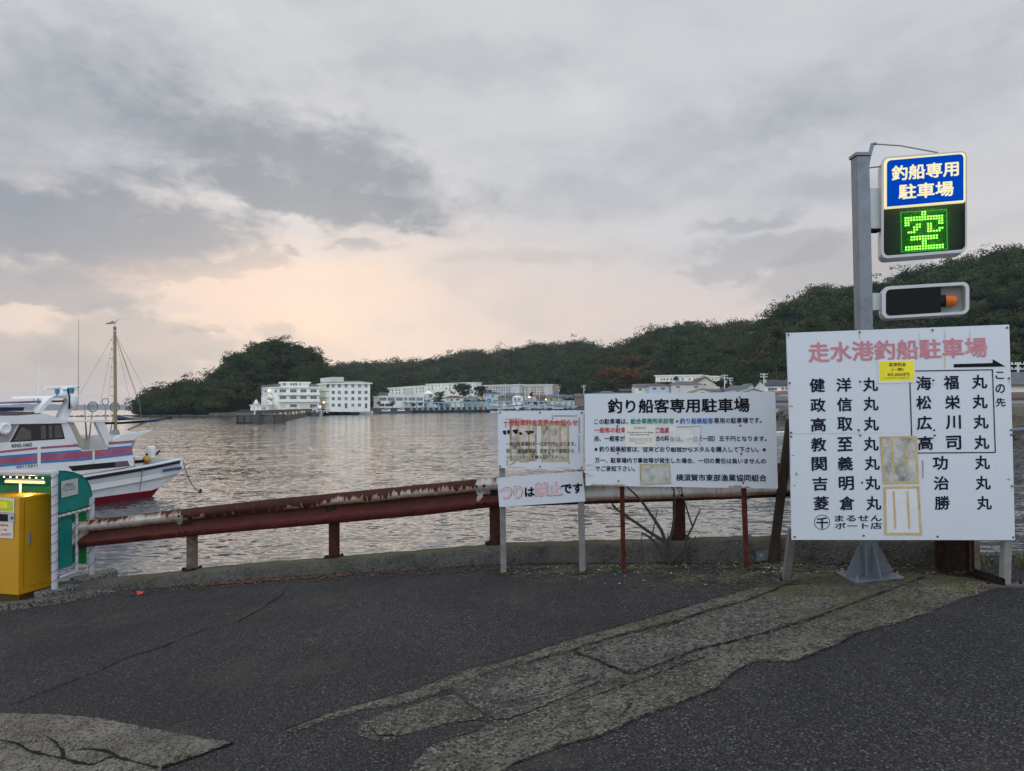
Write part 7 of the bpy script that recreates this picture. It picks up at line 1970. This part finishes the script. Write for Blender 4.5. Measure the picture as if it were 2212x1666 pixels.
M_BPANE = m('boat_pane', (0.085, 0.075, 0.075), 0.1, 0, 0.4, 2.0, spec=0.6)
M_TANW = m('boat_inner_tan', (0.36, 0.34, 0.27), 0.7, 0, 0.12, 3)
M_WELL = m('boat_well_blue', (0.05, 0.075, 0.10), 0.7, 0, 0.2, 3)
M_SAILB = m('furled_sail_blue', (0.012, 0.045, 0.13), 0.8, 0, 0.3, 5, 0.02)
M_MASTW = m('mast_wood', (0.25, 0.21, 0.12), 0.6, 0, 0.15, 6, stretch=(3, 3, .4))
M_ROPE = m('rigging_rope', (0.22, 0.21, 0.19), 0.8)
M_GREYP = m('grey_whip', (0.28, 0.28, 0.29), 0.5)
fb = thing('fishing_boat', 'white fishing boat with faded red and blue stripes moored beyond the ticket machine', 'fishing boat', bw_(3, 1.6, 0))
sh_px = [(395.5, 993), (360, 1000.5), (318, 1009), (260, 1018.5), (184, 1031), (100, 1047), (0, 1067)]
ch_px = [(389, 1025), (355, 1034.6), (290, 1045), (200.7, 1059), (100, 1076), (0, 1094)]
S_ = sorted(bl(a, b, -.25) for a, b in sh_px); C2 = sorted(bl(a, b, 0) for a, b in ch_px)
U_ = sorted([bl(389, 1025, .05), bl(360, 1046, .05), bl(333, 1063, .05), (0.2, .05), (20, .0)])
ls_ = [S_[0][0], S_[0][0] * .6, S_[0][0] * .3, 0.0, .6, 1.5, 3, 4.5, 6, 7.5, 9, 10.3, 11.4, 12.2]
BEAM = 3.1
def ex(T, l):
    x, y = zip(*T)
    if l > x[-1]: return y[-1] + (l - x[-1]) * 0.045
    return float(np.interp(l, x, y))
mb = MB(); rows = []
for l in ls_:
    hs, hc = ex(S_, l), ex(C2, l); hu = float(np.interp(l, *zip(*U_))); t = max(0, (l - 6) / 6.2)
    nar = (BEAM / 2 + .25) * (1 - math.sqrt(max(0, 1 - t * t))) if t < 1 else BEAM / 2 + .2
    hb = hu - .35 if l > -.2 else hu; hw = max(.27, hu + .03); hc = max(hc, hw + .05)
    half = [(-.25 + nar, hs), (-.235 + nar, hs - .13), (-.20 + nar, hs - .135), (0 + min(nar * 1.15, BEAM / 2), hc + .02), (.04 + min(nar * 1.15, BEAM / 2), hc - .02), (.10 + min(nar * 1.25, BEAM / 2 - .05), hw), (.3 + min(nar * 1.2, BEAM / 2 - .28), hb)]
    half = [(min(o_, BEAM / 2), h) for o_, h in half]
    rows.append([bw_(l, o_, h) for o_, h in half] + [bw_(l, BEAM - o_, h) for o_, h in reversed(half)])
k = len(rows[0]); seg_m = [M_RUB, M_RUB, M_HULLW, M_HULLW, M_HULLW, M_ANTIF, M_ANTIF, M_ANTIF, M_HULLW, M_HULLW, M_HULLW, M_RUB, M_RUB]
for j in range(k - 1):
    mb.add([r[j] for r in rows] + [r[j + 1] for r in rows], [(i, i + 1, len(rows) + i + 1, len(rows) + i) for i in range(len(rows) - 1)], seg_m[j])
mb.add(rows[0], [tuple(range(k))], M_HULLW)
mb.build('hull', fb)
# gunwale cap, deck and stern well
mb = MB()
for s_ in (0, 1):
    a = []
    for l in ls_:
        hs = ex(S_, l); t = max(0, (l - 6) / 6.2); nar = (BEAM / 2 + .25) * (1 - math.sqrt(max(0, 1 - t * t))) if t < 1 else BEAM / 2 + .2
        o1, o2 = min(-.27 + nar, BEAM / 2), min(-.10 + nar, BEAM / 2)
        if s_: o1, o2 = BEAM - o1, BEAM - o2
        a.append([bw_(l, o1, hs), bw_(l, o1, hs + .055), bw_(l, o2, hs + .055), bw_(l, o2, hs - .55)])
    for j in range(3): mb.add([r[j] for r in a] + [r[j + 1] for r in a], [(i, i + 1, len(a) + i + 1, len(a) + i) for i in range(len(a) - 1)], M_HULLW if j < 2 else (M_WELL if s_ else M_HULLW))
hs = ex(S_, ls_[0]); mb.box(bw_(ls_[0], -.25, hs - .4), FW * .14, BM * (BEAM + .5), (0, 0, .455), M_HULLW); mb.build('gunwale', fb)
mb = MB(); dk = [bw_(l, -.1 if l < 6 else .3, ex(S_, l) - .42) for l in ls_[:-3]]; dk2 = [bw_(l, BEAM + .1 if l < 6 else BEAM - .3, ex(S_, l) - .42) for l in ls_[:-3]]
mb.add(dk + dk2, [(i, i + 1, len(dk) + i + 1, len(dk) + i) for i in range(len(dk) - 1)], M_WELL); mb.build('deck', fb)
def slab(name, poly, o0, o1, mat, parent=fb, mb=None):
    own = mb is None
    mb = mb or MB()
    mb.prism([bp(a, b, o0) for a, b in poly], BM * (o1 - o0), mat)
    return mb.build(name, parent) if own else mb
ON = .32      # near face of the deckhouse
ZQ1 = lambda x, y: (x * .1367, 813.5 + y * .1367)
ZQ2 = lambda x, y: (184.3 + x * .1367, 835 + y * .1367)
house_ = slab('deckhouse', [(-90, 1085), (-90, 968), (0, 957.5), (20, 956.5), (140, 949.5), (150, 951), (170, 966), (180, 973.5), (231, 970.5), (236, 963), (234, 954), (243, 950.5), (252, 946), (262, 940), (270, 937.5), (332, 929), (310, 938), (296, 944), (290, 952), (284, 961), (284, 976), (287, 985), (290, 1007), (184, 1024), (0, 1056), (-90, 1075)], ON, ON + .16, M_HULLW)
slab('deckhouse_core', [(-90, 1085), (-90, 968), (0, 957.5), (140, 949.5), (165, 964), (180, 1000), (180, 1022), (0, 1056)], ON + .16, ON + 2.3, M_HULLW, house_)
slab('far_bulwark', [(150, 951), (180, 964), (231, 961), (243, 950.5), (262, 940), (332, 929), (296, 944), (284, 976), (290, 1007), (184, 1024)], ON + 2.15, ON + 2.3, M_TANW, house_)
slab('aft_deck', [(180, 1000), (231, 998), (285, 990), (290, 1007), (184, 1024)], ON + .16, ON + 2.15, M_TANW, house_)
slab('engine_cover', [(194, 948), (205, 940), (250, 939), (262, 948), (262, 975), (194, 978)], ON + .9, ON + 1.7, M_HULLW, house_)
# dark side opening
slab('side_opening', [(147, 1007.5), (275.5, 995.5), (280.5, 1007), (158, 1018)], ON - .012, ON + .1, M_BGLASS, house_)
slab('side_pane', [(249, 998.3), (274.5, 996.3), (278.8, 1006), (249, 1008.5)], ON - .016, ON, m('mauve_pane', (0.13, .085, .12), .3), house_)
# stripes
def stripe(name, segs, mat):
    mb = MB()
    for poly in segs: slab('', poly, ON - .014, ON - .001, mat, house_, mb)
    return mb.build(name, house_)
stripe('upper_red_stripe', [[(-60, 980.5), (82, 966), (168, 959.8), (170, 964.5), (82, 970.2), (-60, 985)], [(235, 955.3), (289.5, 951), (287, 956.5), (236, 961)]], M_STRED)
stripe('blue_stripe', [[(-60, 989.5), (82, 978.8), (173, 971.4), (178, 975.3), (82, 983), (-60, 994.5)], [(234, 966.5), (284, 962.5), (284, 967), (232, 970.3)], [(-60, 1009), (82, 996.8), (180, 990.7), (287, 979), (288, 982.6), (180, 995.2), (82, 1001.2), (-60, 1014)]], M_STBLU)
stripe('red_stripe', [[(-60, 994.5), (82, 983), (178, 975.3), (232, 970.3), (284, 967), (287, 979), (180, 990.7), (82, 996.8), (-60, 1009)]], M_STRED)
for x0, x1 in ((82, 88), (201, 204.5)): slab('fender_strip', [(x0, 965 if x0 < 100 else 974), (x1, 965 if x0 < 100 else 973.5), (x1, 1014 if x0 < 100 else 999), (x0, 1015 if x0 < 100 else 999.5)], ON - .05, ON - .002, M_HULLW, house_)
bd = Board(bp(0, 940, ON), bp(300, 930, ON), bp(300, 1010, ON), bp(0, 1050, ON))
mb = MB(); bd.text(mb, 'KN2-1662', 25.5, 959.5, 68.4, 967, m('grey_boat_lettering', (.07, .07, .075), .6), off=.016, dr=-3.0, bold=.03); bd.text(mb, '49112311', 34, 1006.5, 80, 1012.5, MATS['grey_boat_lettering'], off=.016, dr=-3.8, bold=.02); mb.build('registration_lettering', house_)
# wheelhouse
wh = slab('wheelhouse', [(-60, 965), (-60, 916), (134, 913.5), (147, 913.5), (172, 962), (143, 951), (140, 949.5), (20, 956.5)], ON + .02, ON + 2.25, M_HULLW)
slab('side_glass', [(21.5, 955.5), (43, 916.2), (132, 915.2), (140.5, 948.3)], ON + .005, ON + .03, M_BGLASS, wh)
for P in ([(31, 952.5), (44, 927), (46, 921), (60, 930), (67, 930), (68, 950)], [(88, 920), (112.5, 918.5), (113.5, 946.5), (88.5, 948.5)], [(118, 918.3), (130, 918), (136.5, 945), (118.5, 946)]): slab('window_pane', P, ON - .002, ON + .02, M_BPANE, wh)
slab('dark_partition', [(99, 919), (105, 919), (106, 947), (99.5, 947.5)], ON - .006, ON + .01, M_BGLASS, wh)
slab('front_glass', [(-60, 962), (-60, 920), (38, 917.5), (19, 954.5)], ON + .004, ON + .03, m('grey_windscreen', (.30, .27, .27), .15, spec=.7), wh)
mb = MB(); c = bp(8.5, 926, ON - .05); mb.lathe(c, [(.10, 0), (.19, 0), (.20, .08), (.14, .12), (.1, .1)], M_HULLW, 18, ax=-BM); mb.lathe(c, [(.10, .0), (.09, .05)], M_DARK, 14, ax=-BM); mb.build('wing_mirror', wh, smooth=True)
rf = slab('roof', [(-60, 918), (135, 914.5), (147, 912.5), (147, 908.5), (130, 904), (97, 894.2), (46, 898), (-60, 898.5)], ON - .08, ON + 2.4, M_HULLW)
slab('fly_screen', [(-60, 898), (46, 898), (92, 893.5), (78, 890), (-60, 886.5)], ON + .1, ON + 2.2, m('smoked_screen', (.10, .08, .085), .2), rf)
slab('fly_console', [(-40, 887), (50, 888), (53, 880), (-40, 880)], ON + .5, ON + 1.9, M_SAILB, rf)
slab('awning', [(3, 870.5), (60, 867.5), (148, 864.5), (148, 868.5), (60, 871), (4, 872.5)], ON + .3, ON + 2.0, m('awning_blue', (.10, .14, .22), .7), rf)
arch = slab('arch', [(76, 893), (89, 892), (112, 866), (120, 861.5), (149, 860.5), (149, 868), (127, 909), (146, 909), (158, 880), (166, 866), (163, 857.5), (120, 855), (107, 860)], ON + .05, ON + .35, M_HULLW, rf)
slab('arch_far_leg', [(76, 893), (89, 892), (112, 866), (120, 861.5), (149, 860.5), (149, 868), (127, 909), (146, 909), (158, 880), (166, 866), (163, 857.5), (120, 855), (107, 860)], ON + 1.95, ON + 2.25, M_TANW, arch)
slab('arch_top', [(112, 860), (149, 858), (149, 854.5), (118, 855)], ON + .05, ON + 2.25, M_HULLW, arch)
mb = MB(); c = bp(158, 868, ON - .02); mb.lathe(bp(158, 880, ON - .05), [(.10, 0), (.17, .12), (.19, .3), (.17, .42), (.05, .46)], M_HULLW, 14); mb.build('floodlight', arch, smooth=True)
mb = MB(); mb.tube([bp(150, 884, ON - .1), bp(150, 858, ON - .1), bp(146, 840, ON - .1)], .03, M_DARK, 6); mb.tube([bp(150, 876, ON - .1), bp(166, 877, ON - .1), bp(167, 884, ON - .1), bp(161, 886, ON - .1)], .02, M_GREYP, 6); mb.build('cable', arch)
mb = MB(); mb.tube([bp(98, 839.2, ON + 1.1), bp(120, 837.5, ON + 1.1), bp(172, 834.8, ON + 1.1)], .055, M_HULLW, 8); rad = mb.build('radar_scanner', arch, smooth=True)
mb = MB(); mb.lathe(bp(136, 857, ON + 1.1), [(.32, 0), (.30, .12), (.22, .18), (.14, .26), (.10, .36)], M_HULLW, 14); mb.lathe(bp(150, 855, ON + .9), [(.15, 0), (.14, .2), (.25, .24), (.22, .3), (.04, .34)], M_HULLW, 12); mb.build('radar_base', rad, smooth=True)
mb = MB(); mb.lathe(bp(123.5, 856, ON + .6), [(.03, 0), (.03, .08), (.08, .1), (.08, .24), (.05, .27)], m('blue_lamp', (.03, .16, .28), .3), 10); mb.lathe(bp(152.5, 855, ON + .4), [(.1, .1), (.12, .2), (.1, .3)], MATS['blue_lamp'], 10); mb.build('blue_lamp', arch, smooth=True)
mb = MB()
for (xa, ya, xb, yb, r, of) in ((169, 870, 170, 691, .016, .2), (82.5, 872, 86, 783, .030, 1.8), (94, 872, 95, 785, .026, 1.8), (73, 872, 72.5, 829, .012, 1.2)): mb.cyl(bp(xa, ya, ON + of), bp(xb, yb, ON + of), r, M_GREYP if xa > 100 else M_HULLW, r * .5, 7)
mb.build('whip_antenna', fb)
slab('aft_roof', [(143, 912.5), (184, 911.5), (236, 911), (236, 907), (184, 908.2), (143, 910)], ON - .05, ON + 2.3, M_HULLW)
slab('aft_pillar', [(206.5, 912), (225.5, 912), (243.5, 951), (232, 966)], ON, ON + .15, M_HULLW); slab('aft_pillar', [(147, 912), (160, 913), (183, 960), (172, 966)], ON + .02, ON + .2, M_TANW)
slab('aft_pillar', [(206.5, 912), (225.5, 912), (243.5, 951), (232, 966)], ON + 2.1, ON + 2.25, M_TANW)
# mast, rigging, furled sail
mo = ON + 1.15
mst = MB(); mst.cyl(bp(249.5, 940, mo), bp(248, 716, mo), .068, M_MASTW, .055, 14); mst = mst.build('mast', fb, smooth=True)
mb = MB(); mb.cyl(bp(248, 716, mo), bp(248, 714.5, mo), .085, M_HULLW, n=12); mb.cyl(bp(248, 714.5, mo), bp(248, 706, mo), .058, m('mast_cap', (.28, .12, .06), .6), n=10); mb.cyl(bp(249.5, 940, mo), bp(249.4, 929, mo), .17, M_GREYP, .13, 12)
for i in range(9): p = bp(247, 735 + i * 20, mo); mb.cyl(p - FW * -.18, p + FW * .05, .012, M_ROPE, n=5)
mb.build('mast_fitting', mst)
mb = MB(); T_ = bp(248, 720, mo)
for (x, y, r, of) in ((301.5, 875, .011, mo), (306, 878, .005, mo), (322, 860, .006, mo), (172, 852, .006, mo), (233, 876, .005, .2), (217, 870, .005, 2.4), (281, 866, .005, 2.3)): mb.cyl(T_, bp(x, y, of), r, M_ROPE, n=5)
for (a, b, of) in (((343, 905), (332, 930), mo), ((327, 906), (320, 931), mo), ((301.5, 875), (306, 912), mo)): mb.cyl(bp(*a, of), bp(*b, of), .012, M_ROPE, n=5)
mb.build('rigging', mst)
mb = MB(); mb.tube([bp(224, 914.5, mo), bp(262, 914, mo), bp(310, 911, mo), bp(358, 904.5, mo), bp(371, 903, mo)], .045, M_DARK, 8); mb.tube([bp(277, 928.5, mo), bp(318, 911, mo)], .04, M_MASTW, 7); mb.tube([bp(277, 929, mo), bp(310, 912, mo + .3)], .03, M_MASTW, 7); mb.build('boom', mst, smooth=True)
def bundle(mb, top, bot, thick):
    n = len(top); V = []
    for s_ in (-1, 1):
        V += [bp(*p, mo) for p in top] + [bp((a[0] + b[0]) / 2, (a[1] + b[1]) / 2, mo + s_ * thick) for a, b in zip(top, bot)] + [bp(*p, mo) for p in bot]
    fs = []
    for s_ in (0, 1):
        o_ = s_ * 3 * n
        for j in range(2): fs += [(o_ + j * n + i, o_ + j * n + i + 1, o_ + (j + 1) * n + i + 1, o_ + (j + 1) * n + i) for i in range(n - 1)]
    mb.add(V, fs, M_SAILB)
mb = MB(); bundle(mb, [(253, 898), (262, 899.5), (275, 901.5), (290, 904), (306, 905.5)], [(254, 909), (262, 908.5), (275, 907.5), (290, 906.5), (306, 906)], .14)
bundle(mb, [(300, 909.5), (315, 907.5), (335, 905), (352, 904), (366, 903.3)], [(300, 909.8), (316, 912), (333, 912), (348, 908.5), (366, 903.8)], .13); mb.build('furled_sail', mst)
# blue fender bar, hull seam, name plates
mb = MB(); mb.tube([bp(354, 1016.5, -.27), bp(391, 1010.5, -.27)], .055, M_STBLU if False else m('fender_bar', (.03, .07, .16), .6), 8); mb.build('fender_bar', fb)
mb = MB(); mb.tube([bp(308, 1013, -.26), bp(302, 1060, .02)], .014, M_ROPE, 5); mb.build('hull_rope', fb)
# landing nets standing on the boat
M_NET = m('net_hoop', (.10, .14, .16), .6)
def netmat():
    mt, t = newmat('net_mesh'); t.put(t.b.inputs['Base Color'], t.mix(t.noise(t.co, 4.0), (.16, .24, .28), (.24, .33, .37)))
    w_ = t.n.new('ShaderNodeTexWave'); w_.inputs['Scale'].default_value = 9.0; t.l.new(t.co, w_.inputs[0])
    t.put(t.b.inputs['Alpha'], t.lin(w_.outputs['Fac'], 0, 1, .35, .75)); return mt
M_NETM = netmat()
def net(cx, cy, r, foot, of, label, filled=True):
    c, f_ = bp(cx, cy, of), bp(*foot, of); rr_ = r * (c - CPOS).length / FPX
    th = thing('landing_net', label, 'landing net', f_)
    n = 22; ringp = [c + FW * math.cos(6.2832 * i / n) * rr_ * 1.1 + Vector((0, 0, math.sin(6.2832 * i / n) * rr_)) for i in range(n + 1)]
    mb = MB(); mb.tube(ringp, .016, M_NET, 6); mb.build('hoop', th)
    if filled:
        mb = MB(); ct = c + BM * .12; V = ringp[:-1] + [c.lerp(p, .6) + BM * .1 for p in ringp[:-1]] + [ct]
        mb.add(V, [(i, (i + 1) % n, n + (i + 1) % n, n + i) for i in range(n)] + [(n + i, n + (i + 1) % n, 2 * n) for i in range(n)], M_NETM); mb.build('net_bag', th)
    mb = MB(); mb.cyl(f_, c - (c - f_).normalized() * rr_, .028, M_GREYP, .018, 8); mb.build('handle', th)
net(200.4, 879, 9.4, (192.5, 950), ON + 1.0, 'round landing net with leaning handle, left of the mast')
net(248, 879.5, 9.2, (236, 949), ON + 1.9, 'round landing net hanging half behind the mast of the boat')
net(227.5, 868, 6.2, (229, 950), ON + 2.0, 'empty thin wire hoop on a pole between the two round landing nets', False)
mb = MB(); mb.cyl(bp(187.5, 950, ON + 1), bp(182, 872, ON + 1), .035, M_GREYP, .012, 7); tag(mb.build('boat_pole', origin=bp(187.5, 950, ON + 1)), 'thin grey pole standing beside the leaning landing net', 'pole')
# things lying in the stern
c = bp(317, 993, ON + .7); mb = MB(); mb.ball(c, .17, m('orange_float', (.50, .27, .06), .6), 12, (1, 1, 1.1)); mb.lathe(c + Vector((0, 0, .15)), [(.05, 0), (.05, .08), (.02, .1)], M_DARK, 8); tag(mb.build('float_buoy', smooth=True, origin=c), 'orange yellow round float in the stern of the fishing boat', 'float')
c = bp(326.5, 989, ON + 1.2); mb = MB(); mb.lathe(c, [(.16, -.1), (.17, .2), (.19, .36), (.16, .46), (.06, .5)], M_HULLW, 14); mb.tube([c + Vector((0, 0, .0)), c + BM * .1 - FW * .35 + Vector((0, 0, .12)), c - FW * .45 + Vector((0, 0, .28))], .04, M_DARK, 7); tag(mb.build('covered_motor', smooth=True, origin=c), 'white covered motor with dark arm beside the orange float', 'motor')
c = bp(308, 994, ON + .6); mb = MB(); mb.box(c - Vector((0, 0, .35)), FW * .35, BM * .3, (0, 0, .5), M_HULLW); mb.box(c - Vector((0, 0, .1)) - FW * .05 - BM * .05, FW * .45, BM * .02, (0, 0, .12), M_DARK); tag(mb.build('white_box', origin=c), 'small white box with dark band left of the orange float', 'box')
# mooring rope into the water
a, b = bp(394, 993, -.2), wat(433, 1061)
pts = [a.lerp(b, i / 10) - Vector((0, 0, .35 * math.sin(math.pi * i / 10))) for i in range(11)]
mb = MB(); mb.tube(pts, .022, M_ROPE, 6); mb.ball(b + Vector((0, 0, .03)), .07, M_DARK, 8); tag(mb.build('mooring_rope', origin=a), 'dark mooring rope slanting from the boat stern into the water', 'rope')
# gull on the mast top
gc = bp(245.5, 698, mo); gs = (gc - CPOS).length / FPX   # metres per picture unit
gd = Vector((1, 0.1, 0)).normalized()
gt = bp(248, 706, mo)
gull = thing('seagull', 'grey winged white gull perched on the top of the wooden mast', 'gull', gt)
M_GW = m('gull_white', (.66, .65, .63), .8); M_GG = m('gull_grey', (.20, .21, .23), .8); M_GB = m('gull_black', (.02, .02, .02), .8)
up3 = Vector((0, 0, 1)); sidev = gd.cross(up3)
def gp(x, y, s_=0): return gt + gd * ((x - 248) * gs) + up3 * ((706 - y) * gs) + sidev * s_ * gs
def loft(mb, rings, mat):
    n = 12; V = []
    for (x, y, rx, ry) in rings:
        V += [gp(x, y) + sidev * math.cos(6.2832 * i / n) * rx * gs + (up3 * .92 - gd * .38) * math.sin(6.2832 * i / n) * ry * gs for i in range(n)]
    k_ = len(rings); mb.add(V, [(i * n + j, i * n + (j + 1) % n, (i + 1) * n + (j + 1) % n, (i + 1) * n + j) for i in range(k_ - 1) for j in range(n)] + [tuple(range(n))[::-1], tuple((k_ - 1) * n + j for j in range(n))], mat)
mb = MB(); loft(mb, [(234, 700.6, .5, .4), (238, 699.8, 1.7, 1.3), (242, 698.6, 2.7, 2.3), (246.5, 697.6, 3.0, 2.9), (249.8, 696.4, 2.2, 2.5), (251, 694.6, 1.5, 1.7), (251.5, 692.8, 1.7, 1.7), (252.8, 692, 1.4, 1.3), (254, 692.2, .5, .5)], M_GW); mb.build('body', gull, smooth=True)
for s_ in (-1, 1):
    mb = MB(); P = [gp(248.8, 695.6, 2.6 * s_), gp(246.5, 699.3, 3.2 * s_), gp(241, 700.4, 2.4 * s_), gp(233, 701.2, .8 * s_), gp(238, 698.6, 2.1 * s_), gp(243.5, 695.8, 2.7 * s_)]; mb.prism(P, sidev * s_ * .35 * gs, M_GG); wg = mb.build('wing', gull)
    mb = MB(); P = [gp(238.5, 700.2, 2.2 * s_), gp(231.5, 701.4, .7 * s_), gp(236, 699, 1.8 * s_)]; mb.prism(P, sidev * s_ * .4 * gs, M_GB); mb.build('wing_tip', wg)
    mb = MB(); mb.cyl(gp(247.5, 700, .9 * s_), gp(248.2, 706, .9 * s_), .22 * gs, m('gull_leg', (.35, .22, .12), .7), n=6); mb.box(gp(247.8, 706, .6 * s_), gd * 1.8 * gs, sidev * .9 * gs * s_, up3 * .15 * gs, MATS['gull_leg']); mb.build('leg', gull)
    mb = MB(); mb.ball(gp(252.7, 691.8, 1.25 * s_), .3 * gs, M_GB, 8); mb.build('eye', gull)
mb = MB(); mb.cyl(gp(253.8, 692.2), gp(256.6, 692.8), .5 * gs, m('gull_beak', (.35, .24, .05), .6), .12 * gs, 8); mb.build('beak', gull)

# ================================================================== air
mb = MB(); mb.box((-4200, -60, WZ - 4.5), (9400, 0, 0), (0, 7600, 0), (0, 0, 125), M_DARK)
hz = mb.build('haze', origin=(0, 0, 0))
hm = bpy.data.materials.new('haze_air'); hm.use_nodes = True; hn = hm.node_tree.nodes; hn.clear()
pv = hn.new('ShaderNodeVolumePrincipled'); pv.inputs['Color'].default_value = (0.80, 0.86, 1.0, 1); pv.inputs['Density'].default_value = 0.00009; pv.inputs['Anisotropy'].default_value = 0.0
oo = hn.new('ShaderNodeOutputMaterial'); hm.node_tree.links.new(pv.outputs[0], oo.inputs['Volume'])
hz.data.materials.clear(); hz.data.materials.append(hm)
tag(hz, 'faint bluish sea haze filling the air over the bay', 'haze', kind='stuff')
